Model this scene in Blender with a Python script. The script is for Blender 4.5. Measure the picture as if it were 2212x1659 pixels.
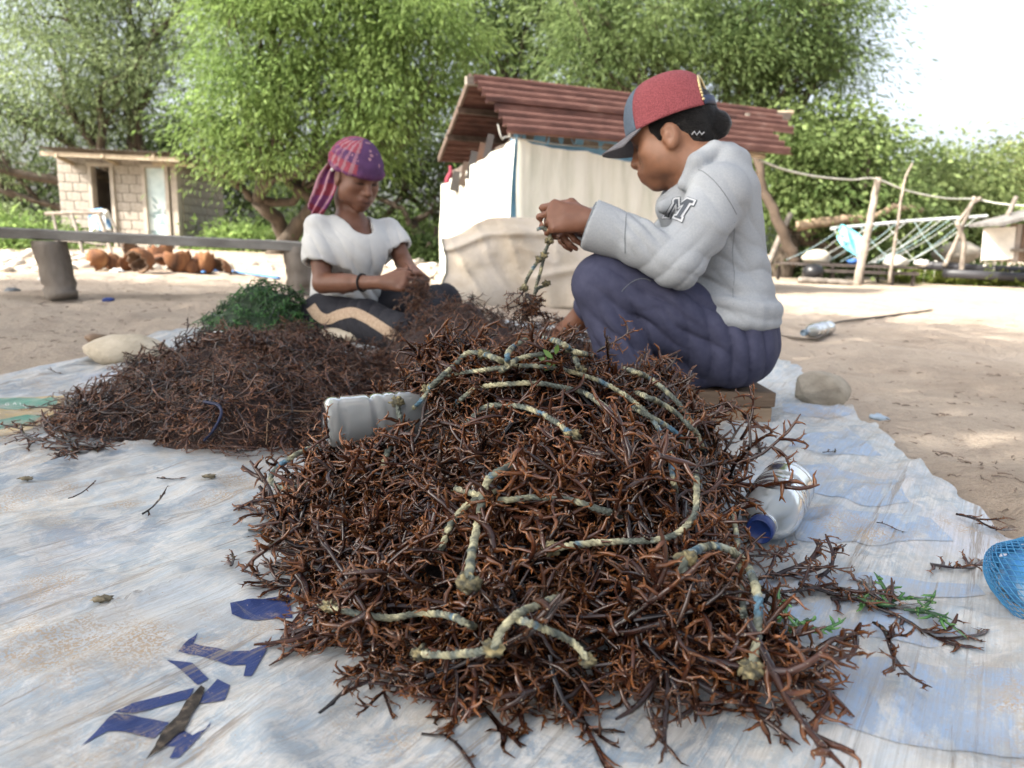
import bpy, bmesh, math, random
import numpy as np
from mathutils import Vector, Matrix
from mathutils.bvhtree import BVHTree

for o in list(bpy.data.objects): bpy.data.objects.remove(o)
SC = bpy.context.scene
COL = SC.collection
R = math.radians

# ------------------------------------------------------------------ camera
PITCH, ROLL, CAMZ = R(10.56), R(1.6), 0.45
CC = np.array([0., 0., CAMZ])
_f = np.array([0, math.cos(PITCH), -math.sin(PITCH)])
_u0 = np.array([0, math.sin(PITCH), math.cos(PITCH)]); _r0 = np.array([1., 0, 0])
_r = _r0*math.cos(ROLL) + _u0*math.sin(ROLL); _u = _u0*math.cos(ROLL) - _r0*math.sin(ROLL)
FPX = 735*2212/1024
cam = bpy.data.cameras.new('camera'); camo = bpy.data.objects.new('camera', cam); COL.objects.link(camo)
cam.sensor_width = 36; cam.lens = 735/1024*36; cam.clip_start = .02; cam.clip_end = 2000
m = Matrix.Identity(4)
for i in range(3):
    m[i][0], m[i][1], m[i][2], m[i][3] = _r[i], _u[i], -_f[i], CC[i]
camo.matrix_world = m
cam.dof.use_dof = True; cam.dof.focus_distance = 1.02; cam.dof.aperture_fstop = 5.8
SC.camera = camo
# ------------------------------------------------------------------ sky, sun, exposure
SUN_EL, SUN_AZ = R(40), R(243)      # azimuth measured clockwise from +Y
w = bpy.data.worlds.new('World'); SC.world = w; w.use_nodes = True
nt = w.node_tree
sky = nt.nodes.new('ShaderNodeTexSky'); sky.sky_type = 'NISHITA'; sky.sun_disc = False
sky.sun_elevation = SUN_EL; sky.sun_rotation = SUN_AZ
sky.air_density = 1.0; sky.dust_density = 6.0; sky.ozone_density = 1.0
bg = nt.nodes['Background']; bg.inputs[1].default_value = 0.12
hsv = nt.nodes.new('ShaderNodeHueSaturation'); hsv.inputs['Saturation'].default_value = .45; hsv.inputs['Value'].default_value = 1.25   # thin bright haze
nt.links.new(sky.outputs[0], hsv.inputs['Color']); nt.links.new(hsv.outputs[0], bg.inputs[0])
sd = np.array([math.sin(SUN_AZ)*math.cos(SUN_EL), math.cos(SUN_AZ)*math.cos(SUN_EL), math.sin(SUN_EL)])
sl = bpy.data.lights.new('sun', 'SUN'); sl.energy = 4.4; sl.angle = R(.55); sl.color = (1, .93, .82)
slo = bpy.data.objects.new('sun', sl); COL.objects.link(slo)
slo.rotation_euler = Vector(sd).to_track_quat('Z', 'Y').to_euler(); slo.location = (-6, -8, 9)
SC.view_settings.view_transform = 'Standard'; SC.view_settings.look = 'None'
SC.view_settings.exposure = 1.5; SC.view_settings.gamma = 1; SC.view_settings.use_curve_mapping = False
SC.cycles.max_bounces = 6; SC.cycles.diffuse_bounces = 3; SC.cycles.glossy_bounces = 3
SC.cycles.transmission_bounces = 6; SC.cycles.transparent_max_bounces = 12
SC.cycles.caustics_reflective = False; SC.cycles.caustics_refractive = False
SC.cycles.use_denoising = True

# ------------------------------------------------------------------ places
def ray(x, y): return _f + _r*(x-1106)/FPX - _u*(y-829.5)/FPX
def P(x, y, Y):
    d = ray(x, y); return CC + d*(Y/d[1])
def SSt(a, b, x):
    t = np.clip((x-a)/(b-a), 0, 1); return t*t*(3-2*t)
def gz(x, y):
    return (.095*SSt(1.9, 2.9, y)*SSt(.9, 0., x) + .12*SSt(8, 16, y)*SSt(1, -3, x)
            + .03*np.exp(-((x-.55)**2+(y-1.8)**2)/.35**2))
def G(x, y):
    d = ray(x, y); z = 0.
    for i in range(40):
        q = CC + d*((z-CC[2])/d[2]); z = .5*z + .5*float(gz(q[0], q[1]))
    return q
# ------------------------------------------------------------------ noise
def _hash(i, j, k, s):
    h = (i.astype(np.int64)*374761393 + j.astype(np.int64)*668265263 + k.astype(np.int64)*2147483647 + s*974711) & 0xffffffff
    h = ((h ^ (h >> 13))*1274126177) & 0xffffffff
    h = ((h ^ (h >> 16))*2246822519) & 0xffffffff
    return ((h ^ (h >> 15)) & 0xffff)/65535.
def vn(p, s=0):
    p = np.asarray(p, float); i = np.floor(p).astype(np.int64); f = p-i; f = f*f*(3-2*f)
    r = 0
    for a in (0, 1):
        for b in (0, 1):
            for c in (0, 1):
                wgt = (f[..., 0] if a else 1-f[..., 0])*(f[..., 1] if b else 1-f[..., 1])*(f[..., 2] if c else 1-f[..., 2])
                r = r + wgt*_hash(i[..., 0]+a, i[..., 1]+b, i[..., 2]+c, s)
    return r
def fbm(p, o=4, s=0):
    r = 0; a = .5; p = np.asarray(p, float)
    for i in range(o):
        r = r + a*(vn(p, s+i)-.5)*2; p = p*2.03+7.1; a *= .5
    return r
def xyz(x, y, z=0.): return np.stack(np.broadcast_arrays(x, y, z), -1)
# ------------------------------------------------------------------ materials
MATS = {}
def mat(name, cols=None, scale=5., rough=.7, bump=0., bscale=None, detail=5, coord='Object', metal=0., spec=.4,
        stretch=(1, 1, 1), attr=None, transl=0., sss=0., bdist=.01, sheen=0., coat=0., vary=0.):
    if name in MATS: return MATS[name]
    M = bpy.data.materials.new(name); M.use_nodes = True; N = M.node_tree.nodes; L = M.node_tree.links
    b = N['Principled BSDF']; out = N['Material Output']
    b.inputs['Roughness'].default_value = rough; b.inputs['Metallic'].default_value = metal
    b.inputs['Specular IOR Level'].default_value = spec
    if sheen: b.inputs['Sheen Weight'].default_value = sheen
    if coat: b.inputs['Coat Weight'].default_value = coat
    tc = N.new('ShaderNodeTexCoord'); mp = N.new('ShaderNodeMapping'); mp.inputs['Scale'].default_value = stretch
    L.new(tc.outputs[coord], mp.inputs[0])
    col = None
    if attr:
        at = N.new('ShaderNodeAttribute'); at.attribute_name = attr; col = at.outputs['Color']
    if cols and not attr:
        nz = N.new('ShaderNodeTexNoise'); nz.inputs['Scale'].default_value = scale; nz.inputs['Detail'].default_value = detail
        nz.inputs['Roughness'].default_value = .6
        L.new(mp.outputs[0], nz.inputs['Vector'])
        rp = N.new('ShaderNodeValToRGB'); e = rp.color_ramp.elements
        while len(e) < len(cols): e.new(.5)
        for q, (ps, c) in zip(e, cols): q.position = ps; q.color = (*c, 1)
        L.new(nz.outputs['Fac'], rp.inputs[0]); col = rp.outputs[0]
    if vary and col is not None:
        nz2 = N.new('ShaderNodeTexNoise'); nz2.inputs['Scale'].default_value = scale; nz2.inputs['Detail'].default_value = 6
        L.new(mp.outputs[0], nz2.inputs['Vector'])
        mr = N.new('ShaderNodeMapRange'); mr.inputs[1].default_value = .3; mr.inputs[2].default_value = .7
        mr.inputs[3].default_value = 1-vary; mr.inputs[4].default_value = 1+vary
        L.new(nz2.outputs['Fac'], mr.inputs[0])
        hm = N.new('ShaderNodeVectorMath'); hm.operation = 'SCALE'
        L.new(col, hm.inputs[0]); L.new(mr.outputs[0], hm.inputs['Scale']); col = hm.outputs[0]
    if col is not None: L.new(col, b.inputs['Base Color'])
    if bump:
        nb = N.new('ShaderNodeTexNoise'); nb.inputs['Scale'].default_value = bscale or scale*4; nb.inputs['Detail'].default_value = 5
        L.new(mp.outputs[0], nb.inputs['Vector'])
        bp = N.new('ShaderNodeBump'); bp.inputs['Strength'].default_value = bump; bp.inputs['Distance'].default_value = bdist
        L.new(nb.outputs['Fac'], bp.inputs['Height']); L.new(bp.outputs[0], b.inputs['Normal'])
    if sss:
        b.inputs['Subsurface Weight'].default_value = sss; b.inputs['Subsurface Radius'].default_value = (1, .4, .2)
        b.inputs['Subsurface Scale'].default_value = .006
    if transl:
        tr = N.new('ShaderNodeBsdfTranslucent'); mx = N.new('ShaderNodeMixShader'); mx.inputs[0].default_value = transl
        if col is not None: L.new(col, tr.inputs[0])
        L.new(b.outputs[0], mx.inputs[1]); L.new(tr.outputs[0], mx.inputs[2]); L.new(mx.outputs[0], out.inputs[0])
    MATS[name] = M
    return M
def flat(name, c, rough=.7, **k):
    return mat(name, [(.3, tuple(x*.8 for x in c)), (.7, tuple(min(1, x*1.15) for x in c))], rough=rough, **k)
# ------------------------------------------------------------------ meshes
def np_mesh(name, V, Q, smooth=True, col=None):
    V = np.asarray(V, np.float32); Q = np.asarray(Q, np.int32); k = Q.shape[1]
    me = bpy.data.meshes.new(name)
    me.vertices.add(len(V)); me.vertices.foreach_set('co', V.ravel())
    me.loops.add(Q.size); me.loops.foreach_set('vertex_index', Q.ravel())
    me.polygons.add(len(Q)); me.polygons.foreach_set('loop_start', np.arange(len(Q), dtype=np.int32)*k)
    me.update(calc_edges=True)
    if smooth: me.polygons.foreach_set('use_smooth', np.ones(len(Q), bool))
    if col is not None:
        a = me.color_attributes.new('Col', 'FLOAT_COLOR', 'POINT')
        c = np.ones((len(V), 4), np.float32); c[:, :3] = col; a.data.foreach_set('color', c.ravel())
    return me
def tag(o, label=None, cat=None, group=None, kind=None):
    if label: o['label'] = label
    if cat: o['category'] = cat
    if group: o['group'] = group
    if kind: o['kind'] = kind
    return o
def obj(name, me, material=None, parent=None, loc=None):
    o = bpy.data.objects.new(name, me); COL.objects.link(o)
    if material and not me.materials: me.materials.append(material)
    if loc is not None: o.location = loc
    if parent:
        o.parent = parent; o.matrix_parent_inverse = wm(parent).inverted()
    return o
def wm(o):
    return wm(o.parent) @ o.matrix_parent_inverse @ o.matrix_basis if o.parent else o.matrix_basis.copy()
def empty(name, loc=(0, 0, 0), rz=0.):
    o = bpy.data.objects.new(name, None); COL.objects.link(o); o.location = loc; o.rotation_euler[2] = rz
    o.empty_display_size = .1
    return o
class MB:
    """collects quads (tris as degenerate-free separate list)"""
    def __init__(s): s.V = []; s.F = []; s.n = 0; s.C = []
    def add(s, V, F, c=None):
        s.V.append(np.asarray(V, float)); s.F += [tuple(int(i)+s.n for i in f) for f in F]
        s.C.append(np.tile(c if c is not None else (1, 1, 1), (len(V), 1)) if c is None or np.ndim(c) == 1 else np.asarray(c)); s.n += len(V)
    def box(s, c, d, M=None, c3=None, jit=0., rng=None):
        d = np.array(d)/2
        v = np.array([[x, y, z] for x in (-1, 1) for y in (-1, 1) for z in (-1, 1)])*d
        if jit: v = v + (rng or random).uniform(-jit, jit)
        if M is not None: v = v@np.array(M).T
        s.add(v+np.array(c), [(0, 1, 3, 2), (4, 6, 7, 5), (0, 4, 5, 1), (2, 3, 7, 6), (0, 2, 6, 4), (1, 5, 7, 3)], c3)
    def bar(s, a, b, wd, th, up=(0, 0, 1), c3=None):
        a = np.array(a, float); b = np.array(b, float); d = b-a; L = np.linalg.norm(d); d /= L
        sd_ = np.cross(d, up); sd_ /= np.linalg.norm(sd_); uu = np.cross(sd_, d)
        s.box((a+b)/2, (L, wd, th), np.stack([d, sd_, uu], 1), c3)
    def tube(s, pts, rad, n=8, c3=None, cap=True):
        v, q = tube(pts, rad, n); F = [tuple(x) for x in q]
        if cap:
            F.append(tuple(range(n))[::-1]); m_ = len(v); F.append(tuple(range(m_-n, m_)))
        s.add(v, F, c3)
    def build(s, name, material, parent=None, smooth=False, bevel=0., cols=False):
        me = bpy.data.meshes.new(name); V = np.concatenate(s.V)
        me.from_pydata(V.tolist(), [], s.F); me.update()
        if smooth: me.polygons.foreach_set('use_smooth', np.ones(len(me.polygons), bool))
        if cols:
            a = me.color_attributes.new('Col', 'FLOAT_COLOR', 'POINT'); c = np.ones((len(V), 4), np.float32)
            c[:, :3] = np.concatenate(s.C); a.data.foreach_set('color', c.ravel())
        o = obj(name, me, material, parent)
        if bevel:
            b = o.modifiers.new('bevel', 'BEVEL'); b.width = bevel; b.segments = 2; b.limit_method = 'ANGLE'
        return o
def frames(pts):
    pts = np.asarray(pts, float); T = np.gradient(pts, axis=0); T /= np.linalg.norm(T, axis=1)[:, None]+1e-12
    a = np.array([0, 0, 1.]) if abs(T[0, 2]) < .9 else np.array([1., 0, 0])
    n = np.cross(T[0], a); n /= np.linalg.norm(n); Ns = [n]
    for i in range(1, len(pts)):
        n = Ns[-1] - T[i]*np.dot(Ns[-1], T[i]); n /= np.linalg.norm(n)+1e-12; Ns.append(n)
    Ns = np.array(Ns); return T, Ns, np.cross(T, Ns)
def tube(pts, rad, n=6, tw=0.):
    pts = np.asarray(pts, float); T, A, B = frames(pts); m_ = len(pts)
    rad = np.broadcast_to(np.asarray(rad, float), (m_,))
    th = np.arange(n)*2*math.pi/n
    v = pts[:, None, :] + rad[:, None, None]*(np.cos(th)[None, :, None]*A[:, None, :] + np.sin(th)[None, :, None]*B[:, None, :])
    i = np.arange(m_-1)[:, None]*n; j = np.arange(n)[None, :]; j2 = (j+1) % n
    q = np.stack([i+j, i+j2, i+n+j2, i+n+j], -1).reshape(-1, 4)
    return v.reshape(-1, 3), q
def spline(pts, n=24):
    """Catmull-Rom through the points"""
    p = np.asarray(pts, float); p = np.vstack([2*p[0]-p[1], p, 2*p[-1]-p[-2]]); out = []
    m_ = len(p)-3; per = max(2, n//m_)
    for i in range(m_):
        t = np.linspace(0, 1, per, endpoint=False)[:, None]; a, b, c, d = p[i:i+4]
        out.append(.5*((2*b)+(-a+c)*t+(2*a-5*b+4*c-d)*t**2+(-a+3*b-3*c+d)*t**3))
    out.append(p[-2][None]); return np.vstack(out)
def grid_faces(a, b, off=0):
    i = np.arange(a-1)[:, None]*b; j = np.arange(b-1)[None, :]
    return (np.stack([i+j, i+b+j, i+b+j+1, i+j+1], -1).reshape(-1, 4)+off)
# ------------------------------------------------------------------ distance-field modelling
class Field:
    def __init__(s, lo, hi, h):
        s.h = h; s.lo = np.asarray(lo, float)-3*h
        s.n = (np.ceil((np.asarray(hi)-s.lo)/h).astype(int)+4); s.D = np.full(s.n, 9., np.float32)
        s.ax = [s.lo[i]+np.arange(s.n[i])*h for i in range(3)]
    def _sub(s, lo, hi):
        i0 = np.clip(np.floor((lo-s.lo)/s.h).astype(int), 0, s.n); i1 = np.clip(np.ceil((hi-s.lo)/s.h).astype(int)+1, 0, s.n)
        sl_ = tuple(slice(a, b) for a, b in zip(i0, i1))
        X = s.ax[0][sl_[0]][:, None, None]; Y = s.ax[1][sl_[1]][None, :, None]; Z = s.ax[2][sl_[2]][None, None, :]
        return sl_, X, Y, Z
    def _mix(s, sl_, d, k, op):
        A = s.D[sl_]
        if A.size == 0: return
        if op == 'u':
            h = np.maximum(k-np.abs(A-d), 0)/k; s.D[sl_] = np.minimum(A, d)-h*h*k*.25
        elif op == 's':
            d = -d; h = np.maximum(k-np.abs(A-d), 0)/k; s.D[sl_] = np.maximum(A, d)+h*h*k*.25
        elif op == 'i':
            s.D[sl_] = np.maximum(A, d)
    def cap(s, a, b, ra, rb=None, k=.012, sc=None, op='u'):
        a = np.asarray(a, float); b = np.asarray(b, float); rb = ra if rb is None else rb
        mm = (max(ra, rb)/(min(sc) if sc else 1)+k+3*s.h)
        sl_, X, Y, Z = s._sub(np.minimum(a, b)-mm, np.maximum(a, b)+mm)
        S = sc or (1, 1, 1)
        x = (X-a[0])*S[0]; y = (Y-a[1])*S[1]; z = (Z-a[2])*S[2]; e = (b-a)*np.array(S); bb = max(float(e@e), 1e-12)
        t = np.clip((x*e[0]+y*e[1]+z*e[2])/bb, 0, 1)
        d = np.sqrt((x-t*e[0])**2+(y-t*e[1])**2+(z-t*e[2])**2)-(ra+(rb-ra)*t)
        s._mix(sl_, d/max(S), k, op)
    def chain(s, pts, rads, k=.012, sc=None, op='u'):
        for i in range(len(pts)-1): s.cap(pts[i], pts[i+1], rads[i], rads[i+1], k, sc, op)
    def ell(s, c, r, A=None, k=.012, op='u'):
        c = np.asarray(c, float); r = np.asarray(r, float); mm = max(r)+k+3*s.h
        sl_, X, Y, Z = s._sub(c-mm, c+mm)
        x, y, z = X-c[0], Y-c[1], Z-c[2]
        if A is None: A = np.eye(3)
        q = [A[i][0]*x+A[i][1]*y+A[i][2]*z for i in range(3)]
        k0 = np.sqrt(sum((q[i]/r[i])**2 for i in range(3))); k1 = np.sqrt(sum((q[i]/r[i]**2)**2 for i in range(3)))
        s._mix(sl_, k0*(k0-1)/np.maximum(k1, 1e-6), k, op)
    def half(s, c, nrm, lo=None, hi=None, k=.004):
        """cut away the side the normal points to"""
        lo = s.lo if lo is None else np.asarray(lo); hi = s.lo+s.n*s.h if hi is None else np.asarray(hi)
        nrm = np.asarray(nrm, float); nrm = nrm/np.linalg.norm(nrm)
        sl_, X, Y, Z = s._sub(lo, hi)
        d = (X-c[0])*nrm[0]+(Y-c[1])*nrm[1]+(Z-c[2])*nrm[2]
        s.D[sl_] = np.maximum(s.D[sl_], d)
    def mesh(s, smooth=2):
        D = s.D; S = D < 0
        a = S[:-1, :-1, :-1]; c = [S[i:S.shape[0]-1+i, j:S.shape[1]-1+j, k:S.shape[2]-1+k] for i in (0, 1) for j in (0, 1) for k in (0, 1)]
        anyp = c[0].copy(); allp = c[0].copy()
        for q in c[1:]: anyp |= q; allp &= q
        act = np.argwhere(anyp & ~allp); idx = np.full(a.shape, -1, np.int64); idx[tuple(act.T)] = np.arange(len(act))
        off = np.array([[i, j, k] for i in (0, 1) for j in (0, 1) for k in (0, 1)])
        val = np.stack([D[tuple((act+o_).T)] for o_ in off], 1).astype(float)
        pos = np.zeros((len(act), 3)); cnt = np.zeros(len(act))
        for e0 in range(8):
            for e1 in range(e0+1, 8):
                df = off[e1]-off[e0]
                if np.abs(df).sum() != 1: continue
                v0, v1 = val[:, e0], val[:, e1]; m_ = (v0 < 0) != (v1 < 0)
                t = np.where(m_, v0/np.where(m_, v0-v1, 1), 0)
                pos += m_[:, None]*(off[e0]+df*t[:, None]); cnt += m_
        V = (act+pos/cnt[:, None])*s.h+s.lo
        Q = []
        for ax in range(3):
            sl0 = [slice(None)]*3; sl1 = [slice(None)]*3; sl0[ax] = slice(0, -1); sl1[ax] = slice(1, None)
            s0, s1 = S[tuple(sl0)], S[tuple(sl1)]
            e = np.argwhere(s0 != s1)
            b_, c_ = (ax+1) % 3, (ax+2) % 3
            e = e[(e[:, b_] > 0) & (e[:, c_] > 0) & (e[:, b_] < idx.shape[b_]) & (e[:, c_] < idx.shape[c_])]
            ub = np.zeros(3, int); ub[b_] = 1; uc = np.zeros(3, int); uc[c_] = 1
            q = np.stack([idx[tuple((e-ub-uc).T)], idx[tuple((e-uc).T)], idx[tuple(e.T)], idx[tuple((e-ub).T)]], 1)
            fl = s0[tuple(e.T)]; q = np.where(fl[:, None], q, q[:, ::-1]); Q.append(q)
        Q = np.vstack(Q); Q = Q[(Q >= 0).all(1)]
        for it in range(smooth):
            acc = np.zeros_like(V); n_ = np.zeros(len(V))
            for i in range(4):
                for j in (1, 3):
                    np.add.at(acc, Q[:, i], V[Q[:, (i+j) % 4]]); np.add.at(n_, Q[:, i], 1)
            V = .45*V+.55*acc/np.maximum(n_, 1)[:, None]
        return V, Q
def vnormals(V, Q):
    a = V[Q[:, 2]]-V[Q[:, 0]]; b = V[Q[:, 3]]-V[Q[:, 1]]; n = np.cross(a, b); N = np.zeros_like(V)
    for i in range(4): np.add.at(N, Q[:, i], n)
    return N/(np.linalg.norm(N, axis=1)[:, None]+1e-12)
def folds(V, Q, lst, noise=0., nscale=20., seed=0):
    """lst: (centre, direction, wavelength, amplitude, radius, warp)"""
    N = vnormals(V, Q); d = np.zeros(len(V))
    for c, dr, wl, am, rad, warp in lst:
        dr = np.asarray(dr, float); dr = dr/np.linalg.norm(dr); q = V-np.asarray(c)
        ph = (q@dr)/wl*2*math.pi + warp*fbm(V*9, 2, 5)*4
        wg = np.exp(-(q**2).sum(1)/rad**2); d += am*(.55*np.sin(ph)-1.5*(1-np.abs(np.sin(ph/2+.6)))**4)*wg
    if noise: d += noise*fbm(V*nscale, 3, seed)
    return V+N*d[:, None]
def noise_ball(c, r, seed=0, amp=.2, sc=2., n=24, flat_bottom=False):
    """lumpy stone / clod, as a lat-long mesh"""
    th = np.linspace(0, math.pi, n//2+1)[1:-1]; ph = np.arange(n)*2*math.pi/n
    d = np.stack([np.sin(th)[:, None]*np.cos(ph), np.sin(th)[:, None]*np.sin(ph), np.cos(th)[:, None]+0*ph], -1).reshape(-1, 3)
    d = np.vstack([d, [[0, 0, 1], [0, 0, -1]]])
    k = 1+amp*fbm(d*sc+seed*3.7, 3, seed)*1.6
    v = d*k[:, None]*np.asarray(r)+np.asarray(c); a = len(th)
    F = [tuple(f) for f in np.stack([np.arange(a-1)[:, None]*n+np.arange(n), np.arange(1, a)[:, None]*n+np.arange(n), np.arange(1, a)[:, None]*n+(np.arange(n)+1) % n, np.arange(a-1)[:, None]*n+(np.arange(n)+1) % n], -1).reshape(-1, 4)]
    F += [(a*n, j, (j+1) % n) for j in range(n)] + [(a*n+1, (a-1)*n+(j+1) % n, (a-1)*n+j) for j in range(n)]
    return v, F
# ================================================================== ground and tarp
_TL = np.array([(-1.95, .1), (-1.92, 1.2), (-1.75, 1.8), (-1.54, 2.16), (-1.39, 2.40), (-1.15, 3.0), (-.98, 3.38)])
_TR = np.array([(.9, .1), (.84, .8), (.80, 1.07), (.83, 1.3), (.89, 1.6), (.975, 2.05), (1.04, 2.4), (1.125, 2.9), (1.15, 3.38)])
TY0, TY1 = .12, 3.36
def tarp_in(x, y, g=.12):
    xl = np.interp(y, _TL[:, 1], _TL[:, 0]); xr = np.interp(y, _TR[:, 1], _TR[:, 0])
    return SSt(-g, 0, x-xl)*SSt(-g, 0, xr-x)*SSt(-g, 0, y-TY0)*SSt(-g, 0, TY1-y)
def ground_z(x, y):
    near = np.exp(-((x/14)**2+((y-4)/14)**2))
    q = xyz(x, y)
    n = (.034*fbm(q*1.7, 3, 3) + .034*fbm(q*5.5, 3, 9))*near
    pits = np.clip(vn(q*4.6, 21)-.62, 0, 1)*-.15*near
    t = tarp_in(x, y)
    return gz(x, y) + (n+pits)*(1-t) - .025*t
def build_ground():
    a = np.linspace(-1, 1, 261); xs = .9*np.sinh(7.2*a); ys = 2.6+.9*np.sinh(7.2*a)
    X, Y = np.meshgrid(xs, ys, indexing='ij')
    V = xyz(X, Y, ground_z(X, Y)).reshape(-1, 3)
    o = obj('sand_ground', np_mesh('sand_ground', V, grid_faces(261, 261)), sand_mat())
    tag(o, 'pale pink-beige beach sand with scuffed footprints', None, None, 'structure')
def sand_mat():
    M = bpy.data.materials.new('sand'); M.use_nodes = True; N = M.node_tree.nodes; L = M.node_tree.links; b = N['Principled BSDF']
    tc = N.new('ShaderNodeTexCoord')
    def nz(sc, det=6, rg=.6):
        n = N.new('ShaderNodeTexNoise'); n.inputs['Scale'].default_value = sc; n.inputs['Detail'].default_value = det; n.inputs['Roughness'].default_value = rg
        L.new(tc.outputs['Object'], n.inputs['Vector']); return n.outputs['Fac']
    def ramp(f, *st):
        r = N.new('ShaderNodeValToRGB'); e = r.color_ramp.elements
        while len(e) < len(st): e.new(.5)
        for q, (p, c) in zip(e, st): q.position = p; q.color = (*c, 1) if len(c) == 3 else c
        L.new(f, r.inputs[0]); return r.outputs[0]
    def mix(f, a, b_):
        m_ = N.new('ShaderNodeMix'); m_.data_type = 'RGBA'
        L.new(f, m_.inputs[0]); L.new(a, m_.inputs[6])
        if isinstance(b_, tuple): m_.inputs[7].default_value = (*b_, 1)
        else: L.new(b_, m_.inputs[7])
        return m_.outputs[2]
    base = ramp(nz(1.3), (.3, (.36, .295, .235)), (.55, (.45, .38, .31)), (.75, (.54, .47, .395)))
    grain = ramp(nz(160, 3), (.3, (.30, .22, .15)), (.5, (.52, .40, .29)), (.8, (.66, .55, .43)))
    c = mix(ramp(nz(500, 2), (.45, (0, 0, 0)), (.6, (.6, .6, .6))), base, grain)
    spk = ramp(nz(24, 6, .78), (.61, (0, 0, 0)), (.68, (.9, .9, .9)))
    c = mix(spk, c, (.19, .145, .11))
    dmp = ramp(nz(3.2, 5, .7), (.5, (0, 0, 0)), (.68, (.55, .55, .55))); c = mix(dmp, c, (.29, .23, .18))
    grass = ramp(nz(.8, 5, .7), (.56, (0, 0, 0)), (.66, (.75, .75, .75)))
    # dry grass only on the far right bank and behind the bench
    sp = N.new('ShaderNodeSeparateXYZ'); L.new(tc.outputs['Object'], sp.inputs[0])
    mr = N.new('ShaderNodeMapRange'); mr.inputs[1].default_value = 8.; mr.inputs[2].default_value = 12.; L.new(sp.outputs[1], mr.inputs[0])
    mm = N.new('ShaderNodeMath'); mm.operation = 'MULTIPLY'; L.new(mr.outputs[0], mm.inputs[0]); L.new(grass, mm.inputs[1])
    c = mix(mm.outputs[0], c, (.21, .19, .085))
    L.new(c, b.inputs['Base Color']); b.inputs['Roughness'].default_value = .95; b.inputs['Specular IOR Level'].default_value = .15
    bp = N.new('ShaderNodeBump'); bp.inputs['Strength'].default_value = 1.; bp.inputs['Distance'].default_value = .05
    L.new(nz(11, 9, .68), bp.inputs['Height']); L.new(bp.outputs[0], b.inputs['Normal'])
    return M
_wd = np.array([.55, .83]); _wn = np.array([-.83, .55])
def tarp_w(x, y):
    a = x*_wd[0]+y*_wd[1]; b = x*_wn[0]+y*_wn[1]
    n1 = fbm(xyz(a*1.6, b*9), 3, 31); n2 = fbm(xyz(a*5, b*24), 3, 33)
    rd = 1-np.abs(fbm(xyz(x*3.1, y*3.1), 2, 35))*2.6; rd = np.clip(rd, 0, 1)**4
    big = fbm(xyz(x*1.3, y*1.3), 2, 37)
    rd2 = 1-np.abs(fbm(xyz(a*2.2, b*6.5), 2, 39))*3; rd2 = np.clip(rd2, 0, 1)**5
    n4 = 1-np.abs(fbm(xyz(a*5+2, b*15), 2, 41))*3; n4 = np.clip(n4, 0, 1)**3
    return .009*n1+.007*n2+.014*rd+.010*rd2+.006*n4+.012*big
_gx = np.linspace(-2.4, 1.5, 391); _gy = np.linspace(-.1, 3.9, 401)
_TZ = (lambda X, Y: gz(X, Y)+.016+tarp_w(X, Y))(*np.meshgrid(_gx, _gy, indexing='ij'))
def tarp_z(x, y):
    fx = np.clip((np.asarray(x, float)+2.4)*100, 0, 389.99); fy = np.clip((np.asarray(y, float)+.1)*100, 0, 399.99)
    i = fx.astype(int); j = fy.astype(int); a = fx-i; b = fy-j
    return _TZ[i, j]*(1-a)*(1-b)+_TZ[i+1, j]*a*(1-b)+_TZ[i, j+1]*(1-a)*b+_TZ[i+1, j+1]*a*b
TARP = None
def build_tarp():
    global TARP
    ny, nx = 250, 220
    t = np.linspace(0, 1, ny); ys = TY0+(TY1-TY0)*t**1.35; s_ = np.linspace(0, 1, nx)
    xl = np.interp(ys, _TL[:, 1], _TL[:, 0])+.02*fbm(xyz(ys*9, 0*ys), 3, 51)
    xr = np.interp(ys, _TR[:, 1], _TR[:, 0])+.03*fbm(xyz(ys*11, 0*ys+4), 3, 53)
    X = xl[:, None]+(xr-xl)[:, None]*s_[None]; Y = ys[:, None]+.03*fbm(xyz(X*5, X*0+2), 3, 55)*(t[:, None] > .9)
    Z = tarp_z(X, Y)
    global TARP_T
    e = np.minimum(X-xl[:, None], xr[:, None]-X); Z = Z+.012*np.exp(-e/.02)*fbm(xyz(X*14, Y*14), 2, 57)
    TARP_T = BVHTree.FromPolygons([tuple(v) for v in xyz(X, Y, Z).reshape(-1, 3).tolist()], [tuple(q) for q in grid_faces(ny, nx).tolist()])
    TARP = tag(obj('tarp', np_mesh('tarp', xyz(X, Y, Z).reshape(-1, 3), grid_faces(ny, nx)[:, ::-1], True), tarp_mat()),
               'worn white and pale blue printed plastic banner spread as a groundsheet under the seaweed', 'tarp')
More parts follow.
